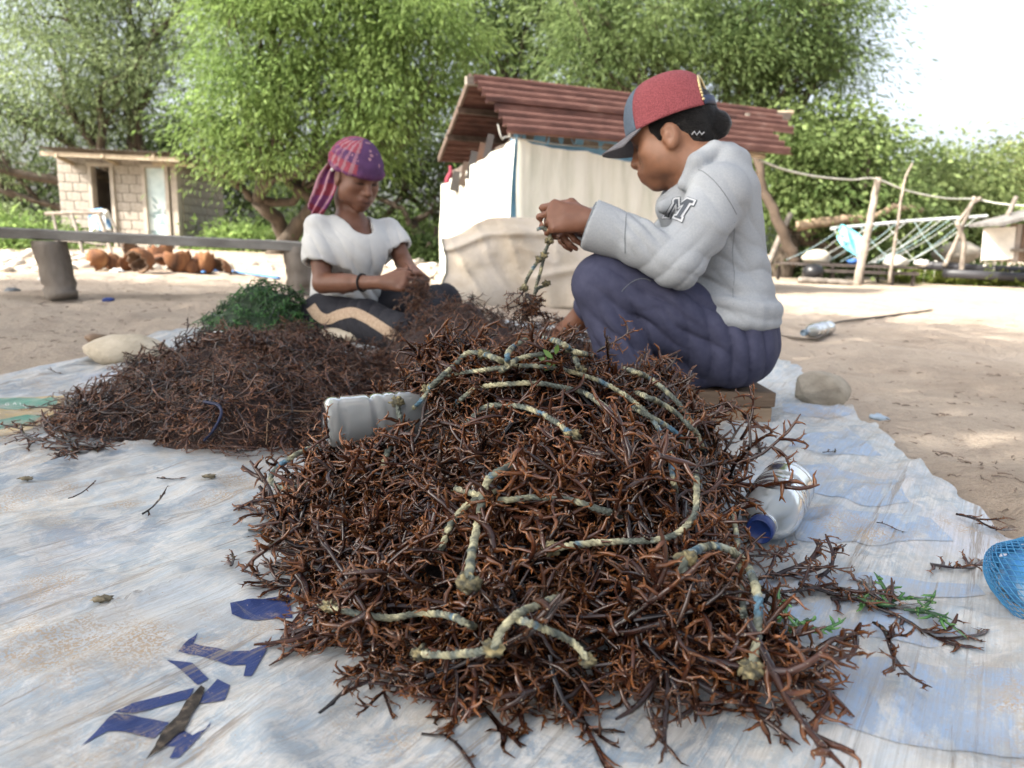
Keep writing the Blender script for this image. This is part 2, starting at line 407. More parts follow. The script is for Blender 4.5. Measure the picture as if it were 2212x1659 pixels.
def tarp_mat(ink=None, name='tarp', hold=.5):
    if name in MATS: return MATS[name]
    M = MATS[name] = bpy.data.materials.new(name); M.use_nodes = True; N = M.node_tree.nodes; L = M.node_tree.links; b = N['Principled BSDF']
    tc = N.new('ShaderNodeTexCoord'); mp = N.new('ShaderNodeMapping'); mp.inputs['Rotation'].default_value = (0, 0, -math.atan2(_wd[1], _wd[0]))
    L.new(tc.outputs['Object'], mp.inputs[0])
    def nz(sc, det=6, rg=.6, st=None, warp=0):
        n = N.new('ShaderNodeTexNoise'); n.inputs['Scale'].default_value = sc; n.inputs['Detail'].default_value = det; n.inputs['Roughness'].default_value = rg
        n.inputs['Distortion'].default_value = warp
        if st:
            m2 = N.new('ShaderNodeMapping'); m2.inputs['Scale'].default_value = st; L.new(mp.outputs[0], m2.inputs[0]); L.new(m2.outputs[0], n.inputs['Vector'])
        else: L.new(mp.outputs[0], n.inputs['Vector'])
        return n.outputs['Fac']
    def ramp(f, *st):
        r = N.new('ShaderNodeValToRGB'); e = r.color_ramp.elements
        while len(e) < len(st): e.new(.5)
        for q, (p, c) in zip(e, st): q.position = p; q.color = (*c, 1) if not isinstance(c, float) else (c, c, c, 1)
        L.new(f, r.inputs[0]); return r.outputs[0]
    def mix(f, a, b_):
        m_ = N.new('ShaderNodeMix'); m_.data_type = 'RGBA'; L.new(f, m_.inputs[0])
        for k, v in ((6, a), (7, b_)):
            if isinstance(v, tuple): m_.inputs[k].default_value = (*v, 1)
            else: L.new(v, m_.inputs[k])
        return m_.outputs[2]
    def mul(a, b_):
        m_ = N.new('ShaderNodeMath'); m_.operation = 'MULTIPLY'; L.new(a, m_.inputs[0]); L.new(b_, m_.inputs[1]); return m_.outputs[0]
    blue = ramp(nz(2.6, 6, .66, (1, 1.6, 1), .8), (.36, (.20, .26, .325)), (.50, (.32, .385, .44)), (.64, (.48, .52, .55)))
    wear = ramp(nz(20, 9, .80, (1, 1.5, 1), .8), (.45, 0.), (.56, 1.))
    c = mix(wear, blue, (.54, .54, .525))
    if ink:
        wk = ramp(nz(13, 8, .75, (1, 2.6, 1), .3), (hold, 0.), (hold+.10, 1.)); c = mix(wk, ink, c)
    lilac = ramp(nz(1.1, 3), (.55, 0.), (.68, .45)); c = mix(lilac, c, (.42, .44, .62)) if not ink else c
    # dirt streaks and scratches; dark crease lines also paint fold shading into the colour
    d1 = ramp(nz(2.2, 6, .72, (.5, 11, 1), .25), (.59, 0.), (.635, 1.), (.67, 0.)); c = mix(d1, c, (.20, .17, .14))
    d2 = ramp(nz(20, 8, .8, (.35, 6, 1)), (.57, 0.), (.68, .75)); c = mix(d2, c, (.30, .25, .20))
    d3 = ramp(nz(5, 8, .8, (.12, 9, 1), .1), (.575, 0.), (.60, .8), (.625, 0.)); c = mix(d3, c, (.17, .15, .13))
    d4 = ramp(nz(6, 8, .8, (9, .2, 1), .1), (.60, 0.), (.62, .6), (.64, 0.)); c = mix(d4, c, (.24, .21, .18))
    th_ = ramp(nz(46, 3, .6, (.12, 7, 1)), (.40, .0), (.62, .42)); c = mix(th_, c, (.30, .29, .27)) if not (ink and max(ink) < .2) else c
    # dusting of sand
    s1 = mul(ramp(nz(4.2, 5, .65), (.53, 0.), (.63, 1.)), ramp(nz(330, 2), (.46, 0.), (.56, 1.))); c = mix(s1, c, (.37, .275, .18))
    s2 = ramp(nz(260, 2), (.70, 0.), (.74, 1.)); c = mix(s2, c, (.36, .27, .18))
    if not (ink and max(ink) < .2): g = mul(ramp(nz(1.7, 5, .7), (.40, 0.), (.62, .8)), ramp(nz(30, 5, .7), (.4, 0.), (.65, 1.))); c = mix(g, c, (.36, .33, .29))
    L.new(c, b.inputs['Base Color']); b.inputs['Roughness'].default_value = .5; b.inputs['Specular IOR Level'].default_value = .45
    bp = N.new('ShaderNodeBump'); bp.inputs['Strength'].default_value = .55; bp.inputs['Distance'].default_value = .006
    L.new(nz(30, 7, .7, (.6, 3, 1)), bp.inputs['Height']); L.new(bp.outputs[0], b.inputs['Normal'])
    return M
def print_mat(name, c, c2=None, wear=.5):
    return tarp_mat(tuple(c), name, {'pale_blue_band': .50}.get(name, .68))
    return mat(name, [(.30, tuple(c)), (.52, tuple(c)), (.66, tuple(c2 or [min(1, x*1.5+.12) for x in c]))], scale=38, detail=8, rough=.55, bump=.4, bscale=60, stretch=(1, 2, 1), bdist=.004)
def drape(name, poly, material, dz=.0010, parent=None, fine=.008):
    """flat print lying on the sheet, following its creases"""
    bm = bmesh.new(); vs = [bm.verts.new((p[0], p[1], 0)) for p in poly]; bm.faces.new(vs)
    bmesh.ops.triangulate(bm, faces=bm.faces[:])
    for it in range(7):
        es = [e for e in bm.edges if e.calc_length() > fine]
        if not es: break
        bmesh.ops.subdivide_edges(bm, edges=es, cuts=1); bmesh.ops.triangulate(bm, faces=bm.faces[:])
    for v in bm.verts: h = TARP_T.ray_cast(Vector((v.co.x, v.co.y, 1.)), Vector((0, 0, -1))); v.co.z = (h[0].z if h[0] is not None else float(tarp_z(v.co.x, v.co.y)))+dz
    bmesh.ops.recalc_face_normals(bm, faces=bm.faces[:])
    me = bpy.data.meshes.new(name); bm.to_mesh(me); bm.free()
    if len(me.polygons) and me.polygons[0].normal.z < 0: me.flip_normals()
    me.polygons.foreach_set('use_smooth', np.ones(len(me.polygons), bool))
    return obj(name, me, material, parent)
def GT(u, v):
    d = ray(u, v); z = .02
    for i in range(30): q = CC+d*((z-CC[2])/d[2]); z = .5*z+.5*float(tarp_z(q[0], q[1]))
    return q
def c5(x, y): return GT((x/2.2425)*.864, (1180+y/2.2425)*.864)[:2]
def c7(x, y): return GT((x/2.212)*.864, (700+y/2.212)*.864)[:2]
def build_prints():
    nb = print_mat('navy_print', (.016, .034, .135), (.09, .11, .18))
    for pl in ([(1110, 905), (1085, 965), (1290, 1010), (1400, 1005), (1500, 965), (1490, 1010), (1410, 1150), (1365, 1150), (1380, 1085), (1290, 1090), (1000, 1010), (1060, 940)],
               [(935, 1060), (1080, 1075), (1170, 1165), (1110, 1200)],
               [(1090, 1215), (1060, 1275), (740, 1360), (640, 1350), (740, 1300)],
               [(730, 1366), (640, 1358), (560, 1440), (455, 1540), (600, 1460), (740, 1465), (870, 1500), (950, 1410)],
               [(960, 1450), (1080, 1480), (1150, 1450), (1185, 1400), (1175, 1430), (1000, 1610), (950, 1610), (985, 1550), (910, 1530)],
               [(1220, 1165), (1290, 1200), (1260, 1285), (1090, 1305), (1140, 1250)],
               [(1290, 740), (1420, 715), (1620, 690), (1640, 820), (1460, 835), (1300, 800)]):
        drape('printed_letter', [c5(*p) for p in pl], nb, parent=TARP)
    drape('tear', [c5(*p) for p in [(1128, 1205), (1150, 1222), (1122, 1300), (1072, 1372), (1035, 1440), (962, 1500), (905, 1560), (820, 1618), (868, 1545), (905, 1480), (948, 1425), (1000, 1372), (1045, 1290), (1088, 1250)]],
          mat('torn_dark', [(.40, (.010, .008, .007)), (.55, (.04, .032, .025)), (.75, (.17, .13, .095))], scale=70, rough=.95), .0020, TARP)
    ye = print_mat('yellow_print', (.55, .38, .14), (.66, .58, .42)); gr = print_mat('green_print', (.02, .24, .15), (.18, .40, .30))
    drape('printed_logo', [c7(*p) for p in [(-60, 655), (120, 648), (300, 640), (420, 660), (452, 690), (430, 715), (250, 790), (130, 845), (-60, 875)]], ye, .0010, TARP)
    drape('printed_logo', [c7(*p) for p in [(-60, 660), (180, 655), (320, 655), (310, 690), (200, 712), (80, 722), (-60, 712)]], gr, .0018, TARP)
    drape('printed_logo', [c7(*p) for p in [(-60, 785), (60, 765), (150, 748), (242, 748), (190, 785), (90, 812), (-60, 825)]], gr, .0018, TARP)
    wh = flat('white_print', (.75, .76, .74), .6)
    for ch, (x, y), ang in (('G', (12, 1011), .15), ('A', (32, 1009), .0), ('N', (50, 1010), -.25), ('D', (64, 1018), -.5), ('A', (76, 1027), -.7)):
        cu = bpy.data.curves.new('letter', 'FONT'); cu.body = ch; cu.size = 1
        to = bpy.data.objects.new('t', cu); COL.objects.link(to); dg = bpy.context.evaluated_depsgraph_get()
        me = bpy.data.meshes.new_from_object(to.evaluated_get(dg)); bpy.data.objects.remove(to)
        v = np.zeros(len(me.vertices)*3); me.vertices.foreach_get('co', v); v = v.reshape(-1, 3)
        out = []
        for p in v:
            dx, dy = p[0]*15, p[1]*15*.62
            q = GT((x+dx*math.cos(ang)+dy*math.sin(ang))*.864, (y-dy*math.cos(ang)+dx*-math.sin(ang)+6)*.864)
            out.append((q[0], q[1], float(tarp_z(q[0], q[1]))+.0032))
        me.vertices.foreach_set('co', np.array(out).ravel()); me.update(); me.name = 'printed_letter'
        obj('printed_letter', me, wh, TARP)
    pb = print_mat('pale_blue_band', (.27, .37, .52), (.50, .56, .62))  # pale blue bands laid over the right part of the sheet
    for pl in ([(1690, 872), (1800, 878), (1850, 890), (1800, 902), (1690, 890)],
               [(1735, 940), (1830, 925), (1905, 985), (1800, 985), (1700, 965)],
               [(1680, 1010), (1790, 1000), (1935, 1035), (1965, 1085), (1880, 1095), (1740, 1060)],
               [(1700, 1100), (1800, 1090), (2010, 1120), (2060, 1170), (1900, 1180), (1720, 1165)],
               [(1640, 1330), (1780, 1295), (2000, 1330), (2120, 1370), (2000, 1400), (1740, 1390)],
               [(1620, 1235), (1760, 1225), (1960, 1250), (2110, 1262), (2130, 1285), (1900, 1285), (1650, 1270)],
               [(1700, 1440), (1900, 1420), (2120, 1440), (2300, 1480), (2300, 1640), (1950, 1610), (1760, 1560)]):
        drape('blue_band', [GT(*p)[:2] for p in pl], pb, .0009, TARP, .009)
# ================================================================== trees
def leaf_mat(name): return mat(name, attr='Col', rough=.55, transl=.55, spec=.2)
def leaf_quads(pos, axis, L, wd, rng):
    n = len(pos); axis = axis/np.linalg.norm(axis, axis=1)[:, None]
    rv = rng.normal(size=(n, 3)); sd_ = np.cross(axis, rv); sd_ /= np.linalg.norm(sd_, axis=1)[:, None]+1e-9
    L = L*rng.uniform(.6, 1.3, n)[:, None]; wd = wd*rng.uniform(.7, 1.3, n)[:, None]
    a = pos-axis*L*.5; b = pos+axis*L*.5; mid = pos+np.cross(axis, sd_)*L*.08
    V = np.stack([a, mid+sd_*wd*.5, b, mid-sd_*wd*.5], 1).reshape(-1, 3)
    return V, np.arange(4*n).reshape(-1, 4)
def crown_mesh(blobs, ncl, per, L, wd, cols, seed, rc=.45, shell=.55, droop=.5):
    rng = np.random.default_rng(seed); wts = np.array([b[1]**2.2 for b in blobs]); wts /= wts.sum()
    PV, PA, PC = [], [], []; ctr = []
    for i in range(ncl):
        b = blobs[rng.choice(len(blobs), p=wts)]; d = rng.normal(size=3); d /= np.linalg.norm(d)
        sq = np.array(b[2]) if len(b) > 2 else np.array((1, 1, .8))
        c = np.asarray(b[0])+d*b[1]*sq*(shell+(1-shell)*rng.random())
        ctr.append(c); k = int(per*rng.uniform(.5, 1.5)); r_ = rc*rng.uniform(.6, 1.4)
        p = c+rng.normal(size=(k, 3))*r_*np.array((1, 1, .5))
        p[:, 2] -= .35*r_*np.linalg.norm(p[:, :2]-c[:2], axis=1)/r_
        ax = (p-c)/r_*.6+d*.5+rng.normal(size=(k, 3))*.55; ax[:, 2] -= droop
        PV.append(p); PA.append(ax)
        base = np.array(cols[0])+(np.array(cols[1])-np.array(cols[0]))*np.clip(rng.normal(.5, .28), 0, 1)
        PC.append(base*rng.uniform(.7, 1.3, (k, 1)))
    P_ = np.vstack(PV); V, Q = leaf_quads(P_, np.vstack(PA), L, wd, rng)
    return V, Q, np.repeat(np.vstack(PC), 4, 0), np.array(ctr)
def limb(rng, a, b, r0, r1, wob=.12, n=8):
    t = np.linspace(0, 1, n)[:, None]; a = np.asarray(a); b = np.asarray(b); L = np.linalg.norm(b-a)
    p = a+(b-a)*t+np.sin(t*math.pi)*rng.normal(size=3)*L*wob+np.vstack([np.zeros(3), rng.normal(size=(n-2, 3))*L*.02, np.zeros(3)])
    return p, np.linspace(r0, r1, n)
def tree(name, label, base, blobs, ncl, per, L, wd, cols, seed, cat='tree', r0=.16, fork=.35, group=None, rc=.45, shell=.55, droop=.5, stems=1, twigs=10, leaf='foliage'):
    rng = np.random.default_rng(seed+99); root = empty(name, base)
    V, Q, C, ctr = crown_mesh(blobs, ncl, per, L, wd, cols, seed, rc, shell, droop)
    obj('crown', np_mesh('crown', V, Q, False, C), leaf_mat(leaf), root)
    mb = MB(); base = np.asarray(base, float)
    top = np.mean([b[0] for b in blobs], 0)
    fk = base+(top-base)*fork+rng.normal(size=3)*.15
    for s_ in range(stems):
        bb = base+np.array([rng.normal()*.15*(stems > 1), rng.normal()*.15*(stems > 1), -.1])
        f2 = fk+rng.normal(size=3)*.35*(stems > 1)
        p, r = limb(rng, bb, f2, r0*1.25, r0*.8, .06); mb.tube(p, r, 9)
        for b in blobs[s_::stems]:
            p, r = limb(rng, f2, b[0], r0*.62, r0*.22, .12); mb.tube(p, r, 7)
            near = ctr[np.argsort(((ctr-np.asarray(b[0]))**2).sum(1))[:max(4, ncl//len(blobs))]]
            for c in near[rng.permutation(len(near))[:twigs]]:
                s0 = p[rng.integers(3, len(p))]; q, r2 = limb(rng, s0, c, r0*.2, r0*.05, .12, 6); mb.tube(q, r2, 5, cap=False)
    mb.build('trunk', mat('bark', [(.3, (.035, .027, .02)), (.6, (.085, .065, .048)), (.8, (.15, .12, .09))], scale=9, rough=.9, bump=.8, stretch=(1, 1, .25)), root, True)
    return tag(root, label, cat, group)
def blobs(Y, *l):
    """(u, v, radius[, dY]) seen at the depth Y"""
    return [(P(q[0], q[1], Y+(q[3] if len(q) > 3 else 0)), q[2]) for q in l]
def build_trees():
    grey = ((.10, .145, .065), (.28, .35, .17)); brt = ((.105, .175, .05), (.30, .415, .135)); dk = ((.035, .06, .022), (.09, .12, .045))
    mid = ((.08, .13, .045), (.24, .32, .125)); broad = ((.09, .145, .045), (.28, .36, .14))
    gb = 'trees behind the beach'
    def base(u, v, Y):
        p = P(u, v, Y); p[2] = float(gz(p[0], p[1])); return p
    tree('feathery_tree', 'tall grey-green feathery tree behind the block shed', base(300, 500, 19.5),
         blobs(19, (110, -60, 1.9), (-60, 190, 1.3), (280, -60, 2.1), (120, 130, 2.0), (300, 120, 1.9), (10, 250, 1.6), (400, 10, 1.7), (-120, 330, 1.5), (210, 240, 1.2, 1)),
         270, 130, .19, .034, grey, 11, group=gb, r0=.22, rc=.50, shell=.4, fork=.3)
    tree('feathery_tree', 'dark thicket tree shading the ground behind the block shed', base(420, 480, 21.5),
         blobs(22, (20, 400, 1.4), (180, 350, 1.2), (420, 330, 1.7), (560, 380, 1.4), (-80, 420, 1.5), (330, 420, 1.2)), 150, 90, .26, .06, dk, 12, group=gb, r0=.16, rc=.6, stems=2)
    tree('feathery_tree', 'bright yellow-green feathery tree drooping behind the woman in the headscarf', base(590, 505, 14),
         blobs(12.6, (560, 60, 1.25), (740, 10, 1.3), (900, 60, 1.2), (520, 210, 1.0), (680, 170, 1.15), (840, 190, 1.05), (960, 200, .75, .6), (560, 320, .55), (460, 270, .5), (450, 340, .45), (640, 320, .6), (800, 300, .6), (760, -90, 1.2), (560, -80, 1.2)),
         470, 130, .135, .024, brt, 13, group=gb, r0=.15, rc=.30, shell=.4, fork=.33, stems=2, twigs=12, droop=.8)
    tree('feathery_tree', 'sparse dark tree with bare branches between the bright tree and the tin hut', base(900, 520, 15.5),
         blobs(15.8, (800, 300, .9), (930, 330, .9), (960, 430, .6), (640, 400, .7), (1040, 330, .9), (720, 380, .8)), 105, 70, .22, .05, dk, 14, group=gb, r0=.12, rc=.42, stems=4, fork=.22, twigs=14)
    tree('feathery_tree', 'open feathery tree rising behind the ridge of the tin hut', base(1060, 520, 18),
         blobs(18, (1000, -40, 1.6), (1140, 60, 1.25), (1240, -30, 1.5), (1050, 120, .9), (1320, 60, 1.2)), 130, 95, .26, .05, mid, 15, group=gb, r0=.15, rc=.55, fork=.5, stems=2, twigs=12)
    tree('feathery_tree', 'large spreading green tree behind the woman in the cap', base(1560, 520, 16.5),
         blobs(15.5, (1290, 100, 1.15), (1440, 20, 1.5), (1620, 10, 1.5), (1760, 60, 1.25), (1560, 140, 1.2), (1700, 160, 1.05), (1820, 130, .75), (1400, 170, .9), (1270, 10, 1.1), (1780, -60, 1.2), (1250, 160, .7)),
         390, 130, .155, .028, mid, 16, group=gb, r0=.18, rc=.37, shell=.4, fork=.42, twigs=12)
    tree('leafy_tree', 'broad-leaved tree with a leaning brown trunk beside the hut post', base(1690, 560, 15),
         blobs(15, (1720, 290, .95), (1830, 290, .7), (1780, 390, 1.0), (1880, 420, .75), (1690, 400, .7), (1850, 350, .6), (1940, 440, .6)), 190, 90, .14, .07, broad, 17, group=gb, r0=.2, rc=.4, shell=.45, fork=.3, leaf='foliage')
    tree('leafy_tree', 'rounded pale green tree beyond the rope rack', base(2020, 560, 19),
         blobs(19, (2000, 400, 1.4), (2110, 380, 1.15), (1930, 430, 1.1), (2080, 470, 1.2), (1960, 490, 1.0), (2150, 460, .9)), 200, 90, .16, .08, ((.11, .16, .055), (.32, .39, .16)), 18, group=gb, r0=.17, rc=.5, shell=.45)
    tree('feathery_tree', 'pale wispy tree at the right border above the small shack', base(2260, 560, 22),
         blobs(22, (2210, 430, 1.3), (2290, 380, 1.7), (2190, 480, .9)), 90, 90, .32, .06, ((.14, .17, .06), (.30, .33, .14)), 19, group=gb, r0=.12, rc=.6)
    # low bushes
    bd = 'bushes at the foot of the trees'
    for i, (lab, u, v, Y, rr, n, cc) in enumerate((
            ('yellow-green weedy bush left of the block shed', 30, 500, 13.5, .75, 60, brt), ('pale bush at the left border below the trees', -60, 470, 15, 1.0, 60, grey),
            ('low bush between the block shed and the headscarf woman', 540, 505, 15.5, .75, 50, brt), ('shady green bush behind the bench end', 620, 500, 17, 1.0, 60, mid),
            ('sunlit low bush under the bare dark branches', 890, 470, 17.5, 1.2, 70, brt), ('bright bush in the gap beside the white hut wall', 930, 520, 13.5, .42, 30, mid),
            ('yellow-green bank of bushes behind the rope rack', 1840, 520, 18, .9, 70, brt), ('yellow-green bush behind the forked post', 2010, 535, 18.5, .9, 70, brt),
            ('dark bush at the foot of the leaning trunk', 1710, 560, 15.5, .6, 45, dk), ('green bush in front of the right-hand rope posts', 1800, 470, 18, .9, 60, mid))):
        p = P(u, v, Y); z0 = float(gz(p[0], p[1])); bs = [((p[0]+dx*rr, p[1]+dy*rr, max(z0+.25*rr, p[2]-.2*rr+dz*rr)), rr*.75) for dx, dy, dz in ((0, 0, 0), (.8, .2, -.2), (-.8, .1, -.15), (.2, -.4, -.3))]
        tree('bush', lab, (p[0], p[1], z0), bs, n, 75, .15, .05, cc, 40+i, 'bush', .03, .3, bd, .28*rr/.7, .35, .1, 3, 4)
    # the tree that shades the work place stands behind and left of the camera
    c0 = np.array([.1, 2.6, .2])+sd*8.6
    rng = np.random.default_rng(5)
    bl = [(c0+np.array([dx, dy, dz]), r_) for dx, dy, dz, r_ in ((0, 0, 0, 1.5), (1.8, .6, .2, 1.3), (-1.7, .4, .1, 1.4), (.4, 1.9, 0, 1.4), (1.7, 2.3, .2, 1.2), (-1.5, 2.2, .1, 1.4), (.2, -1.7, .1, 1.4), (2.0, -1.3, 0, 1.2), (-1.9, -1.5, .2, 1.3), (-3.2, .9, 0, 1.3), (-3.1, 2.6, 0, 1.2))]
    bl = [(b[0], b[1], (1, 1, .5)) for b in bl]
    tree('shade_tree', 'spreading tree shading the seaweed workers from outside the picture', (c0[0]-2.5, c0[1]-1.5, 0), bl, 400, 60, .22, .07, mid, 77, r0=.2, rc=.42, shell=.2, twigs=6)
# ================================================================== buildings and things behind
def corrugated(o, along, down, L, W, pitch, amp, waves='down', nl=12, per=8):
    """sheet with its waves stepping across 'down' or across 'along'"""
    o = np.asarray(o, float); along = np.asarray(along, float); down = np.asarray(down, float); nrm = np.cross(along, down); nrm /= np.linalg.norm(nrm)
    if nrm[2] < 0: nrm = -nrm
    ext = W if waves == 'down' else L; nw = int(ext/pitch*per)+1
    a = np.linspace(0, L, nl if waves == 'down' else nw); b = np.linspace(0, W, nw if waves == 'down' else nl)
    A, B = np.meshgrid(a, b, indexing='ij'); ph = (B if waves == 'down' else A)/pitch*2*math.pi
    H = amp*np.sin(ph)+.012*fbm(xyz(A*1.5, B*1.5+o[0]), 2, 5)
    V = o+A[..., None]*along+B[..., None]*down+H[..., None]*nrm
    V2 = V-nrm*.004; n = V.shape[0]*V.shape[1]
    return np.vstack([V.reshape(-1, 3), V2.reshape(-1, 3)]), np.vstack([grid_faces(*V.shape[:2]), grid_faces(*V.shape[:2], n)[:, ::-1]])
WOODG = lambda: mat('weathered_wood', [(.3, (.10, .085, .07)), (.55, (.20, .175, .15)), (.75, (.32, .29, .25))], scale=6, rough=.85, bump=.5, stretch=(1, 1, 1), bscale=40)
WOODP = lambda: mat('pale_wood', [(.3, (.30, .24, .17)), (.6, (.46, .38, .28)), (.8, (.56, .48, .37))], scale=7, rough=.8, bump=.4)
STICK = lambda: mat('stick_wood', [(.3, (.17, .14, .115)), (.6, (.30, .26, .215)), (.8, (.40, .36, .31))], scale=9, rough=.85, bump=.5)
RUST = lambda: mat('rusty_tin', [(.28, (.055, .027, .022)), (.45, (.105, .048, .039)), (.6, (.150, .074, .059)), (.78, (.24, .16, .135))], scale=3.2, rough=.75, bump=.3, bscale=30, detail=8, stretch=(1, 1, 3))
def build_shed():
    Yf, Yb = 15.8, 18.2
    X = lambda u: P(u, 440, Yf)[0]
    x0, x1 = X(131), X(386); z0 = float(gz(-8., 15.8)); zt = P(250, 342, Yf)[2]; zb = P(482, 388, Yb)[2]
    shed = tag(empty('block_shed', ((x0+x1)/2, (Yf+Yb)/2, z0)), 'small grey concrete-block shed with an open doorway and a patterned door under the trees', 'shed')
    bl = mat('concrete_block', [(.3, (.29, .255, .22)), (.55, (.38, .34, .295)), (.8, (.47, .43, .38))], scale=3.5, rough=.9, bump=.5, bscale=35)
    mo = flat('mortar', (.20, .18, .16), .95, scale=8, bump=.4); cm = mat('cement_frame', [(.3, (.34, .30, .26)), (.7, (.47, .42, .36))], scale=5, rough=.9, bump=.3)
    bm = MB(); bm.box((0, 0, 0), (1, 1, 1)); proto = None
    rng = random.Random(4)
    def blocks(wall, a, b, zlo, zhi, yv, axis='x', ztop=None):
        nonlocal proto
        bw, bh, g = .31, .185, .016; z = zlo+.01; row = 0
        while z+bh*.5 < zhi:
            h_ = min(bh, zhi-z-.005); p = a-(bw/2 if row % 2 else 0)
            while p < b-.03:
                s0, s1 = max(p, a+.004), min(p+bw-g, b-.004)
                hh = h_
                if ztop is not None: hh = min(h_, ztop((s0+s1)/2)-z-.03)
                if s1-s0 > .05 and hh > .05:
                    if proto is None:
                        proto = bm.build('block', bl); me = proto.data; o = proto; o.parent = wall; o.matrix_parent_inverse = wm(wall).inverted()
                        bv = bmesh.new(); bv.from_mesh(me); bmesh.ops.bevel(bv, geom=bv.edges[:], offset=.05, segments=1, affect='EDGES'); bv.to_mesh(me); bv.free()
                    else: o = obj('block', proto.data, None, wall)
                    pr = .022+rng.uniform(-.006, .006)
                    if axis == 'x': o.location = ((s0+s1)/2, yv-pr/2+.004, z+hh/2); o.scale = (s1-s0, pr+.01, hh-g)
                    else: o.location = (yv+pr/2-.004, (s0+s1)/2, z+hh/2); o.scale = (pr+.01, s1-s0, hh-g)
                p += bw
            z += bh; row += 1
    d1a, d1b, d2a, d2b, pl = X(197), X(252), X(312), X(369), X(372)
    zd = P(225, 360, Yf)[2]; th = .13
    def wall(a, b, lo, hi):
        m_ = MB(); m_.box(((a+b)/2, Yf+th/2, (lo+hi)/2), (b-a, th, hi-lo)); return m_.build('wall', mo, shed)
    for a, b, lo, hi in ((x0, d1a, z0-.1, zt), (d1b, d2a, z0-.1, zt), (d1a+.002, d1b-.002, zd+.06, zt-.003), (d2a+.002, pl, zd+.06, zt-.003)):
        blocks(wall(a, b, lo, hi), a, b, max(lo, z0), hi, Yf)
    m_ = MB(); m_.box(((pl+x1)/2+.005, Yf+.06, (z0+zt)/2), (x1-pl, .2, zt-z0+.06)); m_.build('corner_pillar', cm, shed, bevel=.01)
    for a, b in ((d1a, d1b), (d2a, d2b)):
        f = MB(); w_ = .075
        f.box((a+w_/2, Yf+.03, (z0+zd)/2), (w_, .2, zd-z0)); f.box((b-w_/2, Yf+.03, (z0+zd)/2), (w_, .2, zd-z0)); f.box(((a+b)/2, Yf+.03, zd+.035), (b-a+.03, .2, .07))
        f.build('door_frame', cm, shed)
    dr = MB(); dr.box(((d2a+d2b)/2, Yf+.02, (z0+zd)/2), (d2b-d2a-.15, .03, zd-z0))
    door = dr.build('door', mat('door_film', [(.25, (.36, .47, .50)), (.45, (.55, .66, .68)), (.62, (.70, .78, .78)), (.75, (.78, .83, .82))], scale=2.6, rough=.35, detail=2), shed)
    lf = flat('door_leaf_print', (.27, .36, .38), .4); rg = random.Random(8); hd = zd-z0
    for i in range(11):      # printed leaf shapes on the door film
        cx, cz = (d2a+d2b)/2+rg.uniform(-.10, .10), z0+hd*rg.uniform(.05, .62); an = rg.uniform(-1.2, 1.2); L = rg.uniform(.14, .26)
        t = np.linspace(0, 1, 9); hw = np.sin(t*math.pi)*L*.16; pts = [(q*L-L/2, h_) for q, h_ in zip(t, hw)]+[(q*L-L/2, -h_) for q, h_ in list(zip(t, hw))[::-1][1:-1]]
        v = [(min(max(cx+a*math.cos(an)-b*math.sin(an), d2a+.09), d2b-.09), Yf+.003-.0004*i, cz+a*math.sin(an)+b*math.cos(an)) for a, b in pts]
        q = MB(); q.add(v, [tuple(range(len(v)))]); q.build('printed_leaf', lf, door)
    q = MB(); q.tube([(d2b-.11, Yf-.002, z0+hd*.42), (d2b-.11, Yf-.04, z0+hd*.42), (d2b-.11, Yf-.04, z0+hd*.49)], .008, 6); q.build('door_handle', flat('dark_iron', (.05, .05, .05), .5, metal=.6), door)
    # right-hand side wall, sloping top
    side = MB(); xs = x1
    v = [(xs-.13, Yf+.16, z0-.1), (xs, Yf+.16, z0-.1), (xs, Yb, z0-.1), (xs-.13, Yb, z0-.1), (xs-.13, Yf+.16, zt), (xs, Yf+.16, zt), (xs, Yb, zb), (xs-.13, Yb, zb)]
    side.add(v, [(0, 3, 2, 1), (4, 5, 6, 7), (0, 1, 5, 4), (1, 2, 6, 5), (2, 3, 7, 6), (3, 0, 4, 7)])
    sw = side.build('wall', mo, shed)
    blocks(sw, Yf+.17, Yb, z0, zt, xs, 'y', lambda y: zt+(zb-zt)*(y-Yf)/(Yb-Yf))
    bk = MB(); bk.box(((x0+x1)/2, Yb-.06, (z0+zb)/2), (x1-x0-.01, .12, zb-z0)); bw_ = bk.build('wall', bl, shed)
    lw = MB(); lw.add([(x0, Yf+.14, z0-.1), (x0+.12, Yf+.14, z0-.1), (x0+.12, Yb-.13, z0-.1), (x0, Yb-.13, z0-.1), (x0, Yf+.14, zt), (x0+.12, Yf+.14, zt), (x0+.12, Yb-.13, zb), (x0, Yb-.13, zb)], [(0, 3, 2, 1), (4, 5, 6, 7), (0, 1, 5, 4), (1, 2, 6, 5), (2, 3, 7, 6), (3, 0, 4, 7)])
    lw.build('wall', bl, shed)
    # roof
    a = P(78, 316, 15.15); b = P(400, 335, 15.15); c = P(512, 384, 18.7); dn = c-b; dn[0] = 0; W = np.linalg.norm(dn); dn /= W
    al = np.array([b[0]-a[0], 0, (b[2]-a[2])*.55]); L = np.linalg.norm(al); al /= L
    V, F = corrugated(a, al, dn, L, W, .09, .014, 'along', 10)
    rf = obj('roof', np_mesh('roof', V, F), mat('grey_tin', [(.3, (.13, .10, .08)), (.6, (.25, .22, .19)), (.8, (.34, .31, .28))], scale=3, rough=.6, metal=.3), shed)
    def beam(p, q, w_, h_, m2): k = MB(); k.bar(p, q, w_, h_); k.build('roof_beam', m2, rf)
    beam(P(88, 331, 15.25), P(388, 345, 15.25), .05, .085, WOODP()); beam(P(330, 354, 15.6), P(420, 357, 15.55), .06, .08, WOODP())
